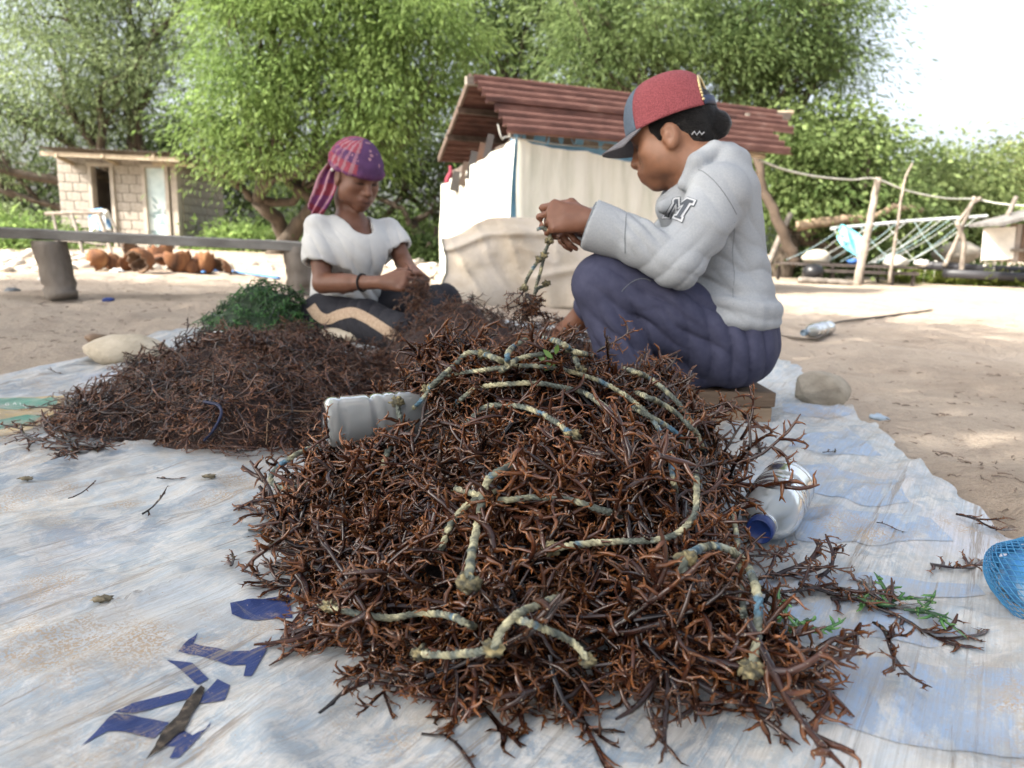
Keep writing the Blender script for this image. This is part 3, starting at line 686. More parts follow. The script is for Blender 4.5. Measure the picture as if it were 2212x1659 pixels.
    for u in (120, 220, 330): beam(P(u, 338, 15.2)+np.array([0, 0, .02]), P(u, 338, 15.2)+np.array([0, 2.6, -.42]), .05, .08, WOODP())
    beam(P(395, 350, 15.3), P(508, 391, 18.6), .04, .07, mat('red_timber', [(.3, (.15, .06, .04)), (.7, (.26, .12, .08))], scale=6))
def build_hut():
    A = P(1106, 590, 7.5); A[2] = .1; B = np.array([P(955, 500, 9.)[0], 9., .15]); D = np.array([P(1622, 450, 9.25)[0], 9.25, .05])
    hut = tag(empty('tin_roof_hut', tuple((A+D)/2*np.array((1, 1, 0)))), 'low hut with a rusty red corrugated roof and white cloth walls behind the two women', 'hut')
    # front cloth wall
    def sheet(p0, p1, ztop, zbot, name, m_, off=0., n=90, mm=26, amp=.025, seed=0, sag=.05):
        s_ = np.linspace(0, 1, n); t = np.linspace(0, 1, mm); S, T = np.meshgrid(s_, t, indexing='ij'); d = p1-p0; d = d*np.array((1, 1, 0)); nrm = np.array([d[1], -d[0], 0]); nrm /= np.linalg.norm(nrm)
        L = np.linalg.norm(d)
        zt = ztop[0]+(ztop[1]-ztop[0])*S-sag*np.abs(np.sin(S*math.pi*4))*.6
        Z = zbot+(zt-zbot)*T
        wv = amp*fbm(xyz(S*L*5, T*1.2), 3, seed)+amp*.5*np.sin(S*L*26+3*fbm(xyz(S*6, T*2), 2, seed+1))*(.25+.75*T)+.03*(1-T)*fbm(xyz(S*3, T*3), 2, seed+2)
        V = p0[None, None]*np.array((1, 1, 0))+S[..., None]*d+nrm*(wv+off)[..., None]; V[..., 2] = Z
        return obj(name, np_mesh(name, V.reshape(-1, 3), grid_faces(n, mm)), m_, hut)
    cloth = mat('white_cloth', [(.28, (.52, .53, .45)), (.5, (.66, .66, .59)), (.75, (.74, .73, .68))], scale=2.4, rough=.85, stretch=(3, 3, .5), transl=.12, bump=.3, bscale=30)
    bluew = flat('blue_sheet', (.16, .36, .55), .6)
    sheet(A, D, (P(1106, 300, 7.5)[2], P(1622, 395, 9.25)[2]), .03, 'cloth_wall', cloth, .05, 120, 30, .03, 1)
    sheet(A, D, (P(1106, 272, 7.5)[2]+.05, P(1622, 350, 9.25)[2]+.05), .6, 'blue_wall', bluew, -.05, 60, 10, .008, 5, 0)
    sheet(A, B, (P(1106, 300, 7.5)[2], P(955, 400, 9.)[2]), .05, 'cloth_wall', cloth, -.03, 70, 26, .03, 8, .03)
    # roof: front slope in two rows of sheets lying sideways
    R1, R2 = P(1030, 163, 7.95), P(1668, 238, 9.75); E1, E2 = P(1066, 277, 7.2), P(1640, 352, 9.0)
    al = R2-R1; L = np.linalg.norm(al); al /= L; dn = (E1-R1); dn -= al*np.dot(dn, al); W = np.linalg.norm(dn); dn /= W
    for k, (o_, l0, l1, w0, w1) in enumerate(((0, -.05, L*.56, 0, W*.52), (0, L*.53, L+.02, .02, W*.5), (.02, .02, L*.6, W*.48, W), (.02, L*.57, L*.915, W*.47, W*.98))):
        up = np.cross(al, dn); up = up if up[2] > 0 else -up
        V, F = corrugated(R1+al*l0+dn*w0-up*(.03*(k >= 2))+up*.012*(k % 2), al, dn, l1-l0, w1-w0, .125, .030, 'down', 14)
        obj('roof_sheet', np_mesh('roof_sheet', V, F), RUST(), hut)
    Bk = P(957, 345, 9.4); dn2 = Bk-R1; W2 = np.linalg.norm(dn2); dn2 /= W2
    V, F = corrugated(R1-al*.05+dn2*.02, al, dn2, L*.9, W2, .105, .02, 'down', 14)
    obj('roof_sheet', np_mesh('roof_sheet', V, F), RUST(), hut)
    def bar(n_, p, q, w_, h_, m_): k = MB(); k.bar(p, q, w_, h_); return k.build(n_, m_, hut)
    dkw = mat('dark_timber', [(.3, (.05, .035, .027)), (.7, (.14, .10, .08))], scale=7, rough=.9)
    bar('rake_board', R1-al*.07+np.array([0, 0, -.02]), Bk-al*.05, .03, .07, dkw); bar('ridge_beam', R1-al*.12-np.array([0, 0, .06]), R2+al*.3-np.array([0, 0, .06]), .06, .08, WOODG())
    for t in (.3, .62): p = R1+dn2*W2*t-np.array([0, 0, .07]); bar('purlin', p-al*.10, p+al*2.6, .05, .06, dkw)
    bar('eave_beam', P(1100, 288, 7.55), P(1620, 362, 9.3), .05, .07, WOODG())
    g = sheet(A, B, (P(1066, 285, 7.3)[2]+.02, P(955, 372, 9.)[2]), .9, 'gable_boards', mat('dark_boards', [(.3, (.05, .04, .033)), (.55, (.12, .10, .085)), (.8, (.20, .15, .12))], scale=5, rough=.9, stretch=(6, 6, .6)), .07, 40, 8, .02, 3, 0)
    for u, v0, v1, Y in ((1615, 245, 620, 9.3), (962, 395, 590, 9.02)):
        k = MB(); k.tube([P(u, v1, Y), P(u, (v0+v1)/2, Y)+np.array([.01, 0, 0]), P(u, v0, Y)], .032, 8); k.build('post', WOODG(), hut)
    rp = flat('grey_line', (.36, .36, .33), .8)
    k = MB(); k.tube(spline([P(1075, 268, 7.2), P(1085, 300, 7.2), P(1100, 296, 7.35), P(1200, 312, 7.7), P(1300, 318, 8.1), P(1400, 330, 8.5)], 30), .007, 5); k.build('tie_rope', rp, hut)
    for u in (1110, 1180, 1240, 1300, 1370):
        Y = 7.4+(u-1106)*.0034; k = MB(); k.tube(spline([P(u-4, 282, Y), P(u+6, 290, Y-.03), P(u+2, 312, Y-.03), P(u-6, 300, Y)], 12), .006, 5); k.build('tie_knot', bluew, hut)
    # the jumble tucked under the gable
    rc = MB(); p = P(972, 382, 9.0)
    s_ = np.linspace(0, 1, 14); prof = [(p+np.array([.02*math.sin(t*9), -.06, .12-.34*t]), .016+.022*math.sin(t*math.pi)) for t in s_]; rc.tube([q[0] for q in prof], [q[1] for q in prof], 9)
    tag(rc.build('red_cloth', flat('red_cloth', (.20, .03, .05), .9), None, True), 'dark red rag hanging at the gable corner of the tin hut', 'cloth')
    for u, v, ww, hh, cc in ((985, 392, .10, .22, (.05, .045, .042)), (1004, 376, .08, .26, (.07, .05, .038)), (1022, 358, .10, .3, (.045, .042, .042)), (1040, 336, .08, .26, (.08, .045, .03)), (1056, 316, .07, .24, (.05, .045, .045))):
        k = MB(); k.box(P(u, v, 8.55-(u-990)*.008), (ww, .05, hh), Matrix.Rotation(.2, 3, 'Y')); k.build('gable_plank', flat('plank%d' % u, cc, .9), hut)
    for (u0, v0, Y0), (u1, v1, Y1), r_ in (((1668, 245, 9.8), (1712, 243, 9.9), .03), ((1618, 332, 9.2), (1652, 338, 9.2), .035), ((1606, 372, 9.15), (1636, 376, 9.15), .03)):
        k = MB(); k.tube([P(u0, v0, Y0), P(u1, v1, Y1)], r_, 7); k.build('roof_pole', WOODP(), hut)
def build_canvas():
    n, mm = 90, 50; s_ = np.linspace(0, 1, n); t = np.linspace(0, 1, mm); S, T = np.meshgrid(s_, t, indexing='ij')
    xl, xr = P(955, 650, 4.7)[0], P(1425, 650, 5.2)[0]; zt = P(1100, 472, 5.3)[2]
    Y0 = 4.55+.35*S; top = zt*(.93+.07*np.sin(S*2.7+.3))*(1-.20*SSt(.22, 0, S))
    X = xl+(xr-xl)*S+.05*fbm(xyz(T*3, S*0+1), 2, 4)*(1-S)+.10*(1-T)*(S < .5)*(.5-S)
    Z = .08+(top-.08)*T**.9; Yv = Y0+.30*T**3
    q = xyz(X*2.2, Z*3)
    n1 = fbm(q, 3, 61); cr = np.clip(1-np.abs(fbm(xyz(X*3.1+Z*2.0, Z*2.1-X), 3, 63))*3.2, 0, 1)
    cr2 = np.clip(1-np.abs(fbm(xyz(X*5+Z*3.2, Z*1.5), 2, 64))*4, 0, 1)**2
    Yv = Yv-.035*n1-.028*cr2-.02*cr**5+.006*fbm(q*8, 3, 66)-.05*np.exp(-((T-.82+.03*np.sin(S*5))/.045)**2)-.035*np.exp(-((T-.35-.5*(S-.5))/.05)**2)*SSt(.3, .5, S)-.20*SSt(.45, 0, T)*(.55+.45*np.sin(S*9+1))-.045*np.sin(S*15+3*T+1.5*n1)*(1-T)**.7-.02*np.sin(S*31+T*7)*(1-T)
    o = obj('canvas_sheet', np_mesh('canvas_sheet', xyz(X, Yv, Z).reshape(-1, 3), grid_faces(n, mm)),
            mat('canvas', [(.28, (.31, .25, .185)), (.48, (.42, .36, .285)), (.7, (.52, .46, .39))], scale=2.6, rough=.9, bump=.5, bscale=40, detail=6, bdist=.01))
    md = o.modifiers.new('s', 'SOLIDIFY'); md.thickness = .008
    tag(o, 'big stained beige canvas sheet draped over a heap in front of the white hut wall', 'canvas')
    # rim cord
    k = MB(); k.tube(np.stack([X[0], Yv[0]-.006, Z[0]], 1), .006, 5); k.build('hem', flat('grey_hem', (.17, .17, .15), .9), o)
def build_bench():
    b = tag(empty('bench', tuple(G(400, 640))), 'long weathered plank bench on two round log legs at the edge of the sand', 'bench')
    a, c = P(-160, 493, 4.15), P(655, 532, 4.85)
    k = MB(); n = 30; t = np.linspace(0, 1, n)
    d = (c-a)/np.linalg.norm(c-a); sdv = np.cross(d, (0, 0, 1)); sdv /= np.linalg.norm(sdv); rng = np.random.default_rng(3)
    for i in range(n-1): pass
    prof = [(-.13, 0), (-.128, .022), (-.09, .028), (.11, .026), (.13, .02), (.13, -.03), (.02, -.035), (-.12, -.032)]
    V = np.array([a+(c-a)*x+sdv*(p[0]+.008*fbm(np.array([x*9, j, 0]), 2, 2))+np.array([0, 0, p[1]+.006*fbm(np.array([x*14, j*3., 1]), 2, 3)]) for x in t for j, p in enumerate(prof)])
    m_ = len(prof); F = [tuple(f) for f in np.stack([np.arange(n-1)[:, None]*m_+np.arange(m_), np.arange(n-1)[:, None]*m_+(np.arange(m_)+1) % m_, np.arange(1, n)[:, None]*m_+(np.arange(m_)+1) % m_, np.arange(1, n)[:, None]*m_+np.arange(m_)], -1).reshape(-1, 4)]
    k.add(V, F+[tuple(range(m_)), tuple(range((n-1)*m_, n*m_))[::-1]]); k.build('plank', mat('bench_plank', [(.3, (.11, .10, .09)), (.5, (.22, .21, .19)), (.75, (.36, .35, .33))], scale=5, rough=.8, bump=.6, bscale=30, stretch=(.3, 1, 1)), b)
    lm = mat('log', [(.28, (.075, .06, .048)), (.5, (.17, .145, .12)), (.75, (.29, .255, .22))], scale=6, rough=.95, bump=.8, bscale=26, stretch=(1, 1, .35))
    for (u0, v0), (u1, v1), Y0, Y1, r_ in (((105, 522), (137, 648), 4.3, 4.3, .088), ((640, 540), (655, 652), 4.78, 4.78, .085)):
        p0, p1 = P(u1, v1, Y1), P(u0, v0, Y0); tt = np.linspace(0, 1, 12)[:, None]
        v, q = tube(p0+(p1-p0)*tt+.003*rng.normal(size=(12, 3)), r_*(1+.025*rng.normal(size=12)), 20)
        v += .005*fbm(v*9, 3, 8)[:, None]*np.array([1, 1, 0]); kk = MB(); kk.add(v, [tuple(f) for f in q]+[tuple(range(220, 240)), tuple(range(20))[::-1]]); kk.build('leg', lm, b, True)
def build_husks():
    hm = mat('coconut_husk', [(.30, (.05, .026, .016)), (.46, (.14, .06, .028)), (.60, (.22, .10, .042)), (.78, (.34, .20, .095))], scale=9, rough=.95, bump=1., bscale=45, stretch=(1, 1, .35))
    inner = mat('husk_inside', [(.3, (.055, .032, .022)), (.7, (.20, .13, .085))], scale=14, rough=.95, bump=1.)
    spec = [('rust-brown coconut husk leaning at the left end of the husk pile', 218, 562, 7.6, .15, (.5, 1.2, .2), .7), ('flat dark coconut husk shard low in the left of the pile', 250, 578, 7.7, .15, (2.2, .3, .6), .4),
            ('yellow-brown coconut husk with its cut face turned up in front of the pile', 312, 574, 7.3, .17, (1.15, .2, 2.6), .8), ('dark open coconut husk at the back of the pile', 300, 555, 8.1, .18, (.9, .5, 1.2), .45),
            ('curled coconut husk strip sticking up from the pile', 288, 545, 8.0, .15, (.2, 1.5, .8), .3), ('rounded orange coconut husk on top of the pile', 352, 556, 7.9, .17, (2.6, .3, .4), .9),
            ('broad brown coconut husk at the right foot of the pile', 386, 577, 7.5, .18, (2.9, .15, .1), .75), ('orange-brown coconut husk lying alone right of the pile', 442, 575, 7.6, .16, (2.6, -.4, .9), .7),
            ('brown husk shard beside the bench leg', 486, 576, 7.7, .16, (1.9, .5, 2.2), .4), ('thin curved husk shard lying flat in front of the pile', 276, 586, 7.4, .14, (2.9, .1, 1.4), .3), ('grey-brown husk shard in the middle of the pile', 336, 566, 7.7, .16, (.7, .9, 3.), .42), ('small dark husk piece between the pile and the lone husk', 414, 583, 7.5, .11, (2.5, .4, .3), .5)]
    for i, (lab, u, v, Y, r_, rot, dp) in enumerate(spec):
        p = P(u, v, Y); n = 22; span = 2*math.pi*(.98 if dp > .6 else .30+.5*dp); th = np.linspace(.12, math.pi*.52, 9); ph = np.linspace(0, span, n); A, B = np.meshgrid(th, ph, indexing='ij')
        top = 1.57*(1+.16*fbm(xyz(np.cos(B)*2+i, np.sin(B)*2, 0*A+i), 3, i)+.06*np.sin(B*11+i*2)); A = A/1.63*top; lob = 1+.09*np.cos(3*B+i)+.07*fbm(xyz(np.cos(B)*2.5, np.sin(B)*2.5+i, A*2), 2, i)
        O = np.stack([r_*.72*np.cos(B)*np.sin(A)*lob, r_*.72*np.sin(B)*np.sin(A)*lob, r_*1.1*np.cos(A)], -1); I = O*.78; m_ = 9*n; F = []; mi = []
        for a_ in range(8):
            for b_ in range(n-1): F += [(a_*n+b_, (a_+1)*n+b_, (a_+1)*n+b_+1, a_*n+b_+1), (m_+a_*n+b_, m_+a_*n+b_+1, m_+(a_+1)*n+b_+1, m_+(a_+1)*n+b_)]; mi += [0, 1]
        for b_ in range(n-1): F += [(8*n+b_, m_+8*n+b_, m_+8*n+b_+1, 8*n+b_+1), (b_, b_+1, m_+b_+1, m_+b_)]; mi += [1, 0]
        for a_ in range(8): F += [(a_*n, m_+a_*n, m_+(a_+1)*n, (a_+1)*n), (a_*n+n-1, (a_+1)*n+n-1, m_+(a_+1)*n+n-1, m_+a_*n+n-1)]; mi += [1, 1]
        Mx = np.array(Matrix.Rotation(rot[2], 3, 'Z') @ Matrix.Rotation(rot[0], 3, 'X') @ Matrix.Rotation(rot[1], 3, 'Y'))
        V = np.vstack([O.reshape(-1, 3), I.reshape(-1, 3)])@Mx.T; V += p-V.mean(0); g = float(gz(p[0], p[1]))-.01; V[:, 2] += max(0, g-V[:, 2].min())
        if i in (0, 1, 2, 6, 7, 8, 9, 11): V[:, 2] += g-V[:, 2].min()
        k = MB(); k.add(V, F); o = k.build('coconut_husk', hm, None, True); o.data.materials.append(inner); o.data.polygons.foreach_set('material_index', np.array(mi, np.int32)); tag(o, lab, 'coconut husk', 'coconut husks behind the bench')
def scatter_chunks(name, label, spots, sizes, material, seed, cat=None, flatz=.5):
    """a bed of small stones as one mass"""
    rng = np.random.default_rng(seed); v0, F0 = noise_ball((0, 0, 0), (1, 1, 1), seed, .25, 1.6, 8); VV, FF = [], []; n = 0
    for (x, y), s_ in zip(spots, sizes):
        a = rng.uniform(0, 6.28); M3 = np.array([[math.cos(a), -math.sin(a), 0], [math.sin(a), math.cos(a), 0], [0, 0, 1]])*np.array([s_, s_*rng.uniform(.5, 1), s_*flatz*rng.uniform(.6, 1.3)])
        v = v0@M3.T+np.array([x, y, float(ground_z(np.array(x), np.array(y)))+s_*.1]); VV.append(v); FF += [tuple(i+n for i in f) for f in F0]; n += len(v)
    k = MB(); k.add(np.vstack(VV), FF); o = k.build(name, material, None, True)
    return tag(o, label, cat, None, 'stuff')
def build_litter():
    rng = np.random.default_rng(12)
    pts = [(G(u, v)[0], G(u, v)[1]) for u, v in zip(rng.uniform(-40, 240, 90), rng.uniform(548, 585, 90))]+[(G(u, v)[0], G(u, v)[1]) for u, v in zip(rng.uniform(240, 940, 90), rng.uniform(560, 590, 90))]
    scatter_chunks('coral_rubble', 'scatter of pale coral stones and shells behind the bench', pts, rng.uniform(.03, .13, 180), mat('pale_coral', [(.3, (.42, .36, .29)), (.7, (.66, .60, .52))], scale=6, rough=.9), 3)
    # dry scraps strewn over the sand
    protos = []
    for i in range(8):
        p = np.cumsum(np.vstack([np.zeros(3), np.random.default_rng(i).normal(size=(5, 3))*.35+np.array([1, 0, .05])])*.012, 0); protos.append(tube(p, np.linspace(.004, .0012, 6), 4))
    VV, QQ = [], []; n = 0
    for i in range(900):
        if rng.random() < .55: u, v = rng.uniform(1640, 2300), rng.uniform(650, 1250)
        else: u, v = rng.uniform(-60, 700), rng.uniform(595, 800)
        d_ = ray(u, v); q = CC+d_*(-CC[2]/d_[2]); x, y = q[0]+rng.normal()*.1, q[1]+rng.normal()*.1
        if tarp_in(np.array(x), np.array(y), .01) > .2: continue
        v_, q_ = protos[rng.integers(8)]; a = rng.uniform(0, 6.28); s_ = rng.uniform(.12, .5)*(1+.10*y); c_, s__ = math.cos(a)*s_, math.sin(a)*s_
        w_ = v_@np.array([[c_, -s__, 0], [s__, c_, 0], [0, 0, s_]]).T+np.array([x, y, float(ground_z(np.array(x), np.array(y)))+.004]); VV.append(w_); QQ.append(q_+n); n += len(w_)
    o = obj('dry_debris', np_mesh('dry_debris', np.vstack(VV), np.vstack(QQ)), mat('debris', [(.3, (.09, .07, .055)), (.7, (.24, .18, .14))], scale=9, rough=.95)); tag(o, 'small dry twigs and seaweed scraps strewn over the sand', None, None, 'stuff')
    def rag(name, lab, cat, pts, r_, c, seed, tw=7):
        k = MB(); rg = np.random.default_rng(seed)
        for s_ in range(tw):
            pp = [np.array(p)+rg.normal(size=3)*np.array([.04, .04, .008])*r_*25 for p in pts]; k.tube(spline(pp, 16), np.full(len(spline(pp, 16)), r_*rg.uniform(.5, 1.2)), 5)
        tag(k.build(name, flat(name+'%d' % seed, c, .6), None, True), lab, cat)
    gp = lambda u, v, dz=.02: G(u, v)+np.array([0, 0, dz])
    rag('plastic_strips', 'tangle of blue plastic strips on the sand right of the coconut husks', 'plastic strips', [gp(438, 592), gp(480, 588), gp(530, 594), gp(600, 604)], .012, (.08, .22, .50), 1)
    rag('plastic_strips', 'small bunch of pale blue plastic strips in front of the coconut husks', 'plastic strips', [gp(250, 585), gp(275, 577), gp(290, 583)], .014, (.35, .48, .62), 2)
    rag('plastic_strips', 'grey plastic scraps in front of the leftmost coconut husk', 'plastic strips', [gp(205, 578), gp(235, 582), gp(262, 590)], .012, (.40, .43, .46), 3, 5)
    rag('twig_strand', 'long dark strand of dry vine on the sand behind the small bottle', 'vine', [gp(1660, 725, .01), gp(1760, 735, .01), gp(1800, 705, .02), gp(1900, 690, .02), gp(2010, 672, .01)], .007, (.10, .08, .06), 4, 4)
    for i, (u, v, s_, c, lab) in enumerate(((233, 648, .03, (.03, .06, .25), 'dark blue bottle cap lying on the sand below the husks'), (25, 625, .05, (.10, .11, .12), 'dark crumpled scrap on the sand left of the log leg'), (98, 608, .05, (.62, .62, .60), 'white crumpled scrap on the sand by the left log leg'),
                                             (208, 730, .035, (.20, .13, .08), 'small brown clod on the sand by the left log leg'), (1900, 878, .028, (.30, .38, .46), 'grey-blue scrap of plastic on the sand right of the tarp'), (930, 552, .10, (.66, .66, .63), 'white bundle on the ground left of the white hut wall'))):
        q = G(u, v); q[2] = float(ground_z(np.array(q[0]), np.array(q[1]))); k = MB(); vv, ff = noise_ball(q+np.array([0, 0, s_*.22]), (s_, s_*.8, s_*.5), i, .35, 2.2, 16); k.add(vv, ff)
        tag(k.build('litter_scrap', flat('scrap%d' % i, c, .6), None, True), lab, 'litter')
def build_sawhorse():
    f = tag(empty('stick_rack', tuple(P(170, 545, 12))), 'rough stick rack standing in front of the open shed doorway', 'rack'); m_ = STICK(); m_ = WOODG()
    for (a, b, r_) in (((98, 462, 11.8), (220, 460, 11.8), .03), ((115, 462, 11.8), (128, 545, 11.6), .022), ((155, 462, 11.8), (182, 560, 11.5), .025), ((212, 462, 11.8), (246, 565, 11.5), .028), ((140, 456, 12.3), (232, 455, 12.3), .025), ((232, 455, 12.3), (275, 560, 12.1), .022), ((118, 520, 11.7), (240, 530, 11.6), .016)):
        k = MB(); k.tube([P(*a), (P(*a)+P(*b))/2+np.array([.01, 0, .01]), P(*b)], r_, 7); k.build('stick', STICK() if r_ > .026 else m_, f)
    n = 24; s_ = np.linspace(-1, 1, n); t = np.linspace(-1, 1, n); S, T = np.meshgrid(s_, t, indexing='ij'); c = P(218, 457, 11.9)
    X = c[0]+S*.13+.02*np.sin(T*5); Yv = c[1]+T*.12-.05; Z = c[2]+.05-.32*np.abs(T)**1.6-.05*S*S+.03*fbm(xyz(S*3, T*3), 3, 4)
    o = obj('hung_cloth', np_mesh('hung_cloth', xyz(X, Yv, Z).reshape(-1, 3), grid_faces(n, n)), mat('blue_white_cloth', [(.40, (.10, .25, .52)), (.47, (.25, .42, .62)), (.52, (.66, .68, .66))], scale=5, rough=.8, detail=3)); tag(o, 'blue and white cloth hung over the end of the stick rack', 'cloth')
def build_right():
    st = STICK()
    def pole(lab, pts, r0, r1, mt=None, name='wooden_post', wob=.012, cat='post'):
        rng = np.random.default_rng(len(lab)); q = spline([P(*p) for p in pts], 20); q += rng.normal(size=q.shape)*wob*.3; k = MB(); k.tube(q, np.linspace(r0, r1, len(q)), 8); return tag(k.build(name, mt or st, None, True), lab, cat)
    pole('straight grey wooden post carrying the clothes rope', [(1851, 618, 12.0), (1875, 500, 12.0), (1897, 383, 12.0)], .072, .05)
    pole('thin crooked stick standing right of the rope post', [(1921, 612, 12.2), (1938, 490, 12.2), (1952, 400, 12.2), (1970, 352, 12.2)], .03, .015)
    f = pole('forked wooden post propping the clothes rope', [(2075, 592, 13.0), (2082, 530, 13.0), (2068, 480, 13.0)], .045, .04)
    for pts in ([(2068, 480, 13.0), (2090, 455, 13.0), (2106, 425, 13.0)], [(2098, 440, 13.0), (2118, 428, 13.0)]):
        k = MB(); k.tube(spline([P(*p) for p in pts], 8), .035, 7); k.build('fork', st, f, True)
    pole('second bare pole crossing the forked post', [(2040, 575, 13.1), (2075, 500, 13.1), (2100, 440, 13.1)], .04, .028)
    pole('dark pole leaning over the white panel of the small shack', [(2150, 520, 12.6), (2175, 470, 12.6), (2195, 425, 12.6)], .045, .035, WOODG())
    pole('grey pole leaning against the broad-leaved tree', [(1658, 578, 13.5), (1690, 500, 13.6), (1708, 462, 13.7)], .06, .05, WOODG())
    tb = mat('brown_branch', [(.3, (.17, .12, .08)), (.7, (.36, .27, .19))], scale=6, rough=.9, bump=.6)
    pole('thick bare branch lying sideways behind the rope post', [(1720, 490, 14.2), (1790, 478, 14), (1850, 472, 14), (1900, 463, 14), (1930, 448, 14), (1990, 455, 14.2)], .095, .05, tb, 'fallen_branch', .03, 'branch')
    pole('dark leaning trunk beside the right end of the hut', [(1722, 570, 13.2), (1700, 520, 13.2), (1672, 460, 13.2), (1648, 400, 13.3), (1632, 330, 13.4)], .105, .07, flat('dark_bark', (.085, .062, .045), .95, scale=8, bump=.7), 'leaning_trunk', .05, 'tree trunk')
    # clothes rope
    k = MB(); q = spline([P(*p) for p in ((1640, 346, 9.4), (1700, 368, 10), (1770, 382, 10.8), (1840, 388, 11.5), (1890, 386, 11.95), (1960, 412, 12.3), (2040, 428, 12.7), (2106, 430, 13.0), (2160, 440, 12.9), (2260, 448, 12.6))], 60); k.tube(q, .014, 6)
    tag(k.build('clothes_rope', flat('pale_rope', (.52, .52, .47), .85), None, True), 'pale slack rope strung from the hut corner over the posts', 'rope')
    # drying platform
    pf = tag(empty('drying_platform', tuple(P(1850, 612, 12.7))), 'low dark slatted drying platform on short legs behind the rope posts', 'platform')
    dk = mat('dark_wet_wood', [(.3, (.035, .03, .028)), (.7, (.11, .09, .08))], scale=6, rough=.7, bump=.5)
    for i in range(9):
        a = P(1732, 571, 12.4)+np.array([0, i*.16, .004*(i % 3)]); b = P(1985, 579, 12.4)+np.array([0, i*.16, .004*(i % 2)]); k = MB(); k.bar(a, b, .11, .035); k.build('slat', dk, pf)
    for u, v in ((1738, 575), (1800, 577), (1865, 578), (1930, 580), (1975, 582)):
        for dy in (0, 1.2): k = MB(); a = P(u, v, 12.45)+np.array([0, dy, -.02]); k.tube([a, np.array([a[0], a[1], -.02])], .03, 7); k.build('leg', dk, pf)
    k = MB(); a, b = P(1735, 583, 12.36), P(1985, 592, 12.36); k.bar(a, b, .04, .05); k.build('rail', dk, pf)
    vv, ff = noise_ball(P(1756, 588, 12.35), (.17, .17, .15), 3, .04, 1.5, 24); k = MB(); k.add(vv, ff); tag(k.build('black_float', flat('black_plastic', (.015, .015, .017), .35), None, True), 'round black plastic float under the left end of the platform', 'float')
    for i, (u0, v0, u1, v1, Y, lab) in enumerate(((1985, 572, 2330, 590, 13.2, 'upper black pipe lying beside the drying platform'), (2040, 590, 2330, 602, 12.9, 'lower black pipe in front of the forked post'))):
        k = MB(); k.tube([P(u0, v0, Y), P((u0+u1)/2, (v0+v1)/2+2, Y), P(u1, v1, Y)], .075, 12); tag(k.build('black_pipe', flat('pipe_black', (.035, .035, .04), .45), None, True), lab, 'pipe')
    for i, (u, v, Y, r_, c, lab) in enumerate(((1765, 556, 12.9, .25, (.50, .46, .38), 'pale sack lying on the left end of the drying platform'), (1842, 565, 12.8, .09, (.05, .15, .42), 'small blue bundle on the drying platform'), (1990, 568, 12.3, .11, (.70, .69, .66), 'white float at the end of the black pipe'), (1935, 566, 13, .2, (.6, .58, .5), 'flat pale sack on the right end of the drying platform'), (2160, 545, 14.5, .3, (.42, .38, .32), 'heap of tangled nets behind the forked post'), (1800, 540, 16, .28, (.42, .36, .30), 'stone under the bushes behind the platform'), (2070, 548, 15.5, .42, (.34, .31, .26), 'brown net heap behind the rope rack'))):
        vv, ff = noise_ball(P(u, v, Y), (r_, r_*.8, r_*.55), i+9, .3, 1.8, 20); k = MB(); k.add(vv, ff); tag(k.build('bundle', mat('bundle%d' % i, [(.3, tuple(x*.7 for x in c)), (.7, c)], scale=8, rough=.85, bump=.6), None, True), lab, 'bundle')
    # rope rack: a pole with slanting lines
    rk = tag(empty('rope_rack', tuple(P(1960, 560, 13.4))), 'pole rack strung with slanting pale blue seaweed lines', 'rack')
    k = MB(); k.tube([P(1795, 494, 13.4), P(1960, 478, 13.4), P(2132, 467, 13.4)], .03, 8); k.build('pole', flat('pale_pole', (.42, .44, .45), .7), rk)
    bl = flat('line_blue', (.36, .48, .50), .8); gl = flat('line_grey', (.45, .47, .44), .8)
    for i in range(17):
        u = 1800+i*19.5; v = 494-(u-1795)*.081; dx = 120 if i % 3 else -70
        dx = dx if i < 12 else 150
        k = MB(); a, b = P(u, v, 13.38), P(u-dx, 566+random.Random(i).uniform(-8, 12), 12.9); t = np.linspace(0, 1, 8)[:, None]; q = a+(b-a)*t; q[:, 2] -= .05*np.sin(t[:, 0]*math.pi); k.tube(q, .005 if i % 4 else .008, 5); k.build('line', bl if i % 2 else gl, rk)
    n = 20; s_ = np.linspace(0, 1, n); t = np.linspace(0, 1, n); S, T = np.meshgrid(s_, t, indexing='ij'); a = P(1822, 487, 13.3); b = P(1862, 566, 12.95)
    wd = .05+.36*np.sin(np.clip(T*1.15, 0, 1)*math.pi)**.8; V = a+(b-a)*T[..., None]+np.stack([(S-.5)*wd, .06*np.sin(S*9+T*4), .02*np.sin(S*7)], -1)
    o = obj('blue_cloth', np_mesh('blue_cloth', V.reshape(-1, 3), grid_faces(n, n)), mat('turquoise_cloth', [(.3, (.10, .40, .50)), (.7, (.22, .58, .66))], scale=4, rough=.7)); tag(o, 'turquoise cloth tied to the left end of the rope rack', 'cloth')
    # small shack at the right border
    sh = tag(empty('shack', tuple(P(2240, 575, 12.9))), 'small shack with a dark sloping roof and a white panel at the right border', 'shack')
    k = MB(); a, b = P(2128, 486, 12.4), P(2330, 432, 12.4); k.bar(a, b, .9, .05, ); k.build('roof', mat('thatch_dark', [(.3, (.09, .085, .08)), (.7, (.24, .23, .22))], scale=7, rough=.9, bump=.7), sh)
    k = MB(); c0, c1 = P(2128, 490, 12.55), P(2185, 562, 12.55); k.box(((c0[0]+c1[0])/2, 12.55, (c0[2]+c1[2])/2), (c1[0]-c0[0], .03, c0[2]-c1[2]), Matrix.Rotation(-.06, 3, 'Y')); k.build('white_panel', flat('panel_white', (.70, .68, .63), .7), sh)
